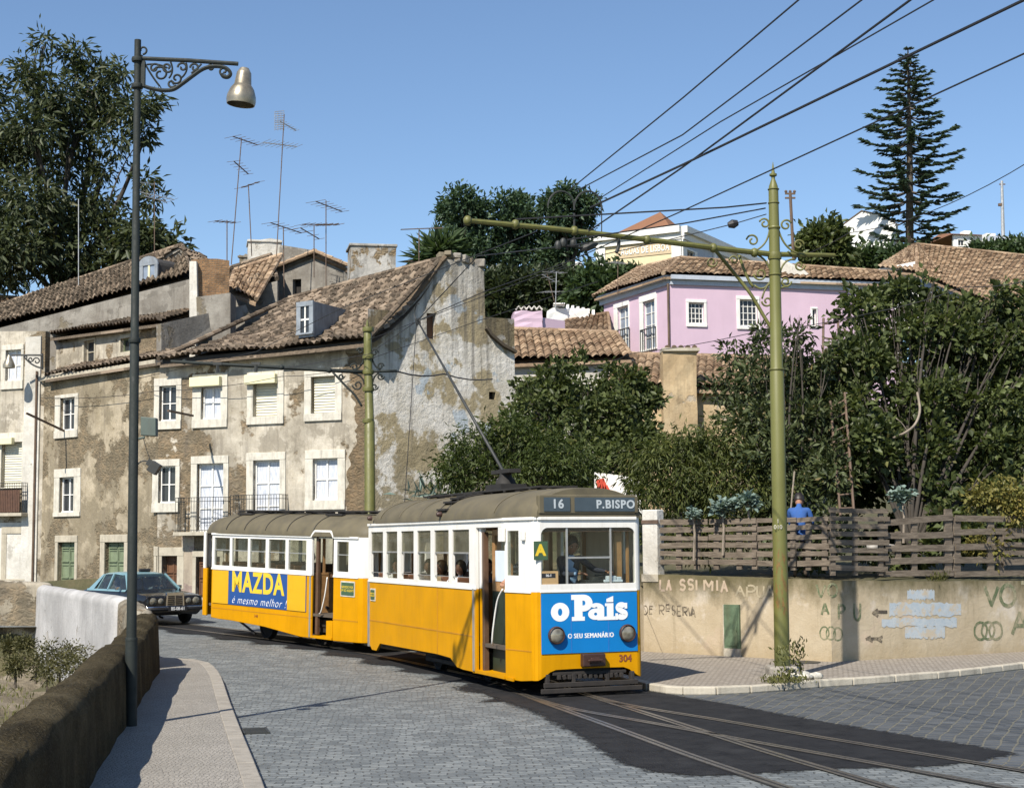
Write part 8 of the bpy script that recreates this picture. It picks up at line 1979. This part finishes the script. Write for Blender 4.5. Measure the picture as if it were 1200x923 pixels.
# araucaria
ar = Thing('araucaria_tree', 'tall tiered araucaria standing alone against the sky', 'tree', P(1066, 300, 145)); Ya = 145
mb = MB(); mb.tube([P(1066, 305, Ya), P(1066, 180, Ya), P(1064, 58, Ya)], [.42, .3, .06], 8); 
envt = [(55, 3), (62, 9), (75, 18), (95, 27), (115, 36), (135, 43), (155, 47), (180, 53), (205, 52), (235, 55), (262, 56), (286, 50)]
rng = np.random.default_rng(5); Cs, As, Ns, Ls = [], [], [], []
y = 57.
while y < 287:
    r = interp(envt, y) * Ya / F; zc = P(1065, y, Ya); nb = int(rng.integers(5, 8)); ph0 = rng.uniform(0, 6)
    for b in range(nb):
        a = ph0 + 2 * math.pi * b / nb + rng.uniform(-.2, .2); L = r * rng.uniform(.55, 1.18); dz = rng.uniform(-.04, .03)
        d = Vector((math.cos(a), math.sin(a), 0)); pts = [zc + d * (L * t) + Z * (L * (-.12 * math.sin(t * 2.8) + .05 * t * t + dz * t)) for t in [i / 7 for i in range(8)]]
        mb.tube(pts, [.09, .08, .07, .06, .05, .04, .03, .02], 4, cap=False)
        m_ = int(10 + 26 * L / 4.5)
        for i in range(m_):
            t = .22 + .80 * (i / m_) ** .8; t = min(t, 1.02); p = zc + d * (L * t) + Z * (L * (-.12 * math.sin(t * 2.8) + .05 * t * t + dz * t))
            sdv = Vector((-d.y, d.x, 0)) * (1 if i % 2 else -1)
            for q_ in range(2):
                A_ = (d * rng.uniform(.6, 1.) + sdv * rng.uniform(.2, .8) + Z * rng.uniform(-.1, .35)).normalized(); Cs.append(tuple(p)); As.append(tuple(A_)); Ns.append((rng.normal() * .5, rng.normal() * .5, 1)); Ls.append(rng.uniform(.5, .95) * (.3 + .7 * min(1, L / 3)))
    y += rng.uniform(9.5, 12.5) if y > 110 else 8.5
mb.bw('trunk', M['bark'], ar, smooth=True)
leaf_mesh('crown', np.array(Cs), np.array(As), unit(np.array(Ns)), np.array(Ls), 2.6, M['lv_arau'], ar)
# middle garden trees
tree('fig_tree', 'broad dark fig tree in front of the tan roof, centre of the photo', 'tree', P(690, 600, 45), [(640, 452, 34, 46), (690, 446, 34, 46), (735, 450, 34, 46), (765, 470, 16, 46), (620, 480, 34, 45), (668, 490, 44, 45), (725, 492, 44, 45), (765, 505, 22, 45), (700, 535, 44, 44), (740, 530, 36, 44), (640, 530, 40, 45), (675, 565, 30, 43), (610, 455, 14, 46)], 15000, .195, 'lv_dark', 'bark', .10, back=2., rk=.74, asp=1.6, ntuft=260, tr=.14, inner=.35, ros=True)
tree('peach_tree', 'bright green narrow-leaved tree leaning over the tram roof', 'tree', P(600, 600, 39), [(560, 525, 34, 39), (600, 515, 32, 39), (640, 520, 34, 39), (670, 540, 26, 38), (540, 550, 28, 39), (590, 555, 34, 38), (640, 560, 30, 38), (525, 560, 18, 39)], 13000, .18, 'lv_peachd', 'bark', .06, back=1.4, rk=.8, asp=3.6, ntuft=330, tr=.15, droop=.4, inner=.4)
tree('peach_tree', 'olive-green peach tree between the white post and the green pole', 'tree', P(820, 610, 35), [(770, 535, 24, 35), (800, 525, 30, 35.5), (840, 525, 32, 35.5), (875, 535, 28, 35), (765, 565, 24, 35), (800, 570, 34, 34.5), (845, 570, 36, 34.5), (885, 572, 28, 34.5), (900, 545, 20, 35), (755, 585, 16, 34), (790, 620, 22, 34.2), (830, 625, 26, 34.2), (870, 625, 24, 34.2)], 16000, .18, 'lv_peach', 'bark', .06, back=1.4, rk=.8, asp=4, ntuft=400, tr=.15, droop=.9, inner=.35)
tree('loquat_tree', 'loquat tree with big leaves directly behind the green pole', 'tree', P(925, 605, 34.5), [(898, 405, 22, 35), (935, 395, 22, 35), (885, 445, 30, 35), (935, 440, 34, 35.5), (970, 420, 14, 35), (880, 490, 30, 35), (930, 490, 42, 35), (970, 480, 30, 35), (905, 535, 36, 34.5), (955, 535, 40, 34.5), (935, 570, 30, 34), (975, 565, 26, 34), (938, 372, 9, 35), (905, 380, 9, 35), (905, 600, 26, 34), (950, 610, 28, 34), (975, 632, 18, 34.6), (920, 640, 22, 33.6), (960, 650, 20, 33.6)], 15000, .19, 'lv_loquat', 'bark', .08, back=1.8, rk=.78, asp=2.5, ntuft=300, tr=.11, inner=.3, ros=True)
tree('fig_tree', 'huge dark fig tree filling the right side above the fence', 'tree', P(1020, 640, 33.2), [(1010, 365, 28, 37), (1055, 345, 26, 37), (1100, 350, 30, 37), (1160, 352, 26, 37), (1178, 335, 9, 37), (1095, 330, 7, 37), (1052, 326, 6, 37), (1000, 420, 40, 36), (1060, 405, 50, 37), (1125, 405, 52, 37), (1180, 400, 44, 37), (1010, 480, 44, 35.5), (1075, 470, 54, 36), (1145, 470, 56, 36.5), (1200, 450, 50, 37), (1020, 530, 40, 35), (1085, 530, 50, 35.5), (1155, 530, 54, 36), (1215, 520, 50, 36), (1100, 575, 34, 35), (1160, 575, 36, 35.5), (1050, 560, 26, 35), (1250, 430, 60, 38), (1195, 362, 30, 37), (1225, 390, 40, 37), (1130, 352, 20, 37), (1060, 610, 24, 35.2), (1110, 620, 26, 34.5), (1150, 630, 24, 34.5), (1200, 630, 26, 34.5), (1080, 650, 20, 34.2), (1040, 650, 20, 35.2)], 40000, .195, 'lv_dark', 'limetrunk', .10, back=2.4, rk=.78, asp=1.5, ntuft=640, tr=.14, inner=.3, ros=True)
mb = MB(); mb.tube(smoothpath([P(1075, 460, 35.2), P(1078, 480, 34.8), P(1073, 496, 34.5), P(1062, 506, 34.4), P(1047, 513, 34.6)], 5), [.03] * 21, 6); mb.tube(bez(P(1063, 505, 34.4), P(1058, 495, 34.4), P(1050, 490, 34.4), 6), .013, 5)
tag(mb.build('bare_branch', M['barkpale'], smooth=True), 'pale curved bare branch hanging in the huge fig tree', 'branch')
tree('shrub', 'yellowing shrub behind the last fence panels', 'bush', P(1165, 620, 32.5), [(1150, 585, 14, 32.5), (1180, 582, 18, 32.5), (1160, 640, 14, 32.3), (1190, 600, 14, 32.5), (1140, 640, 10, 32.3)], 1800, .12, 'lv_yellow', 'bark', .03, asp=1.8, ntuft=120, tr=.12)
# kale plants
for i, (x, y, Y, s, lab) in enumerate(((876, 588, 31.5, 1., 'large blue-green kale plant above the fence left of the pole'), (846, 596, 31.8, .9, 'smaller blue-green kale plant left of the large one'), (812, 603, 32.2, .55, 'lowest kale plant near the white post'), (1057, 582, 31.8, .95, 'kale plant above the open fence panel right of the stacked pallet'))):
    t = Thing('kale_plant', lab, 'plant', P(x, y + 55, Y), group='kale plants behind the fence'); c = P(x, y, Y); mb = MB(); mb.tube([c - Z * .95, c - Z * .4 + Vector((.03, 0, 0)), c], [.03, .026, .02], 6); mb.bw('stem', M['barkpale'], t)
    rng = np.random.default_rng(i + 3); n_ = 170; A = unit(rng.normal(size=(n_, 3)) * np.array([1, 1, .35]) + np.array([0, 0, .15])); C = np.array(tuple(c)) + A * rng.uniform(0, .2, n_)[:, None] * s + rng.normal(size=(n_, 3)) * .05
    leaf_mesh('foliage', C, A, unit(rng.normal(size=(n_, 3)) * .35 + np.array([0, -.3, 1])), rng.uniform(.09, .2, n_) * s, 1.2, M['lv_kale'], t)
# agave at the gable foot, weeds, gully shrubs
t = Thing('agave_plant', 'spiky agave rosette beside the trailer roof at the gable foot', 'plant', P(520, 585, 41)); rng = np.random.default_rng(8); n_ = 60; A = unit(rng.normal(size=(n_, 3)) * np.array([1, 1, .5]) + np.array([0, 0, .6])); c = np.array(tuple(P(520, 582, 41)))
leaf_mesh('leaf_rosette', c + rng.normal(size=(n_, 3)) * np.array([.5, .2, .08]), A, unit(rng.normal(size=(n_, 3)) + np.array([0, 0, 1])), rng.uniform(.35, .7, n_), 7, M['lv_kale'], t)
def weeds(name, label, cat, pts, nl, size, mat, spread, hgt, asp=4, kind=None):
    rng = np.random.default_rng(len(label)); b = np.array([tuple(p) for p in pts]); i = rng.integers(0, len(b), nl); C = b[i] + rng.normal(size=(nl, 3)) * np.array([spread, spread, 0]) + np.array([0, 0, 1]) * (rng.uniform(0, 1, nl) ** 1.3)[:, None] * hgt
    A = unit(rng.normal(size=(nl, 3)) * .6 + np.array([0, 0, .8])); return tag(leaf_mesh(name, C, A, unit(rng.normal(size=(nl, 3)) + np.array([0, -.4, .5])), size * rng.uniform(.5, 1.3, nl), asp, M[mat], None), label, cat, kind=kind)
weeds('weed_clump', 'straggly green weed growing at the foot of the green pole', 'plant', [G(933, 793, .12), G(928, 797, .12), G(918, 800, .12), G(938, 790, .12)], 260, .10, 'lv_weed', .09, .6, 2.5, kind='stuff')
weeds('weed_patch', 'low dusty weeds round the base block of the green pole', 'plant', [G(900 + k * 5, 799 + (k % 3), .12) for k in range(9)], 380, .07, 'lv_weed', .08, .1, 3, kind='stuff')
weeds('weed_clump', 'dry grass tuft on the wall top under the open fence panel', 'plant', [rplane(1095 + k * 2).pt(rplane(1095 + k * 2).uz(1095 + k * 2, 672)[0], 1.6, -.12) for k in range(10)], 260, .13, 'lv_weed', .06, .15, 8, kind='stuff')
for lab, cl in (('bushy olive weed in front of the white parapet wall', [(78, 764, 11, 33), (56, 764, 11, 33), (98, 768, 8, 32), (70, 778, 13, 32), (42, 776, 11, 32), (88, 780, 10, 31), (55, 790, 11, 31)]), ('dark weeds hanging on the stone wall at the left edge', [(12, 758, 7, 36), (30, 756, 6, 35), (18, 780, 8, 33)])):
    t = Thing('gully_bush', lab, 'bush', P(cl[0][0], cl[0][1] + 30, cl[0][3])); crown('foliage', [(P(x, y, Y), r * .8 * Y / F) for x, y, r, Y in cl], 2600, .085, M['lv_scrub'], t, asp=2.6, ntuft=170, tr=.08, inner=.3)
    mb = MB()
    for x, y, r, Y in cl: limb(mb, P(x, y + 25, Y), P(x, y, Y), .03, .01)
    mb.bw('stem', M['bark'], t)
tag(leaf_mesh('dry_grass', *(lambda rng: (lambda b: (b, unit(rng.normal(size=(3000, 3)) * .5 + np.array([0, 0, .9])), unit(rng.normal(size=(3000, 3)) + np.array([0, -.4, .4])), rng.uniform(.06, .2, 3000)))(np.array([(lambda d, y: (left_bound(y) - 1.0 - d, y, terrain(left_bound(y) - 1.0 - d, y) + .1))(rng.uniform(0, 8), rng.uniform(27, 42)) for _ in range(3000)])))(np.random.default_rng(4)), 6, M['lv_weed']), 'dry grass scattered over the gully slope', 'grass', kind='stuff')
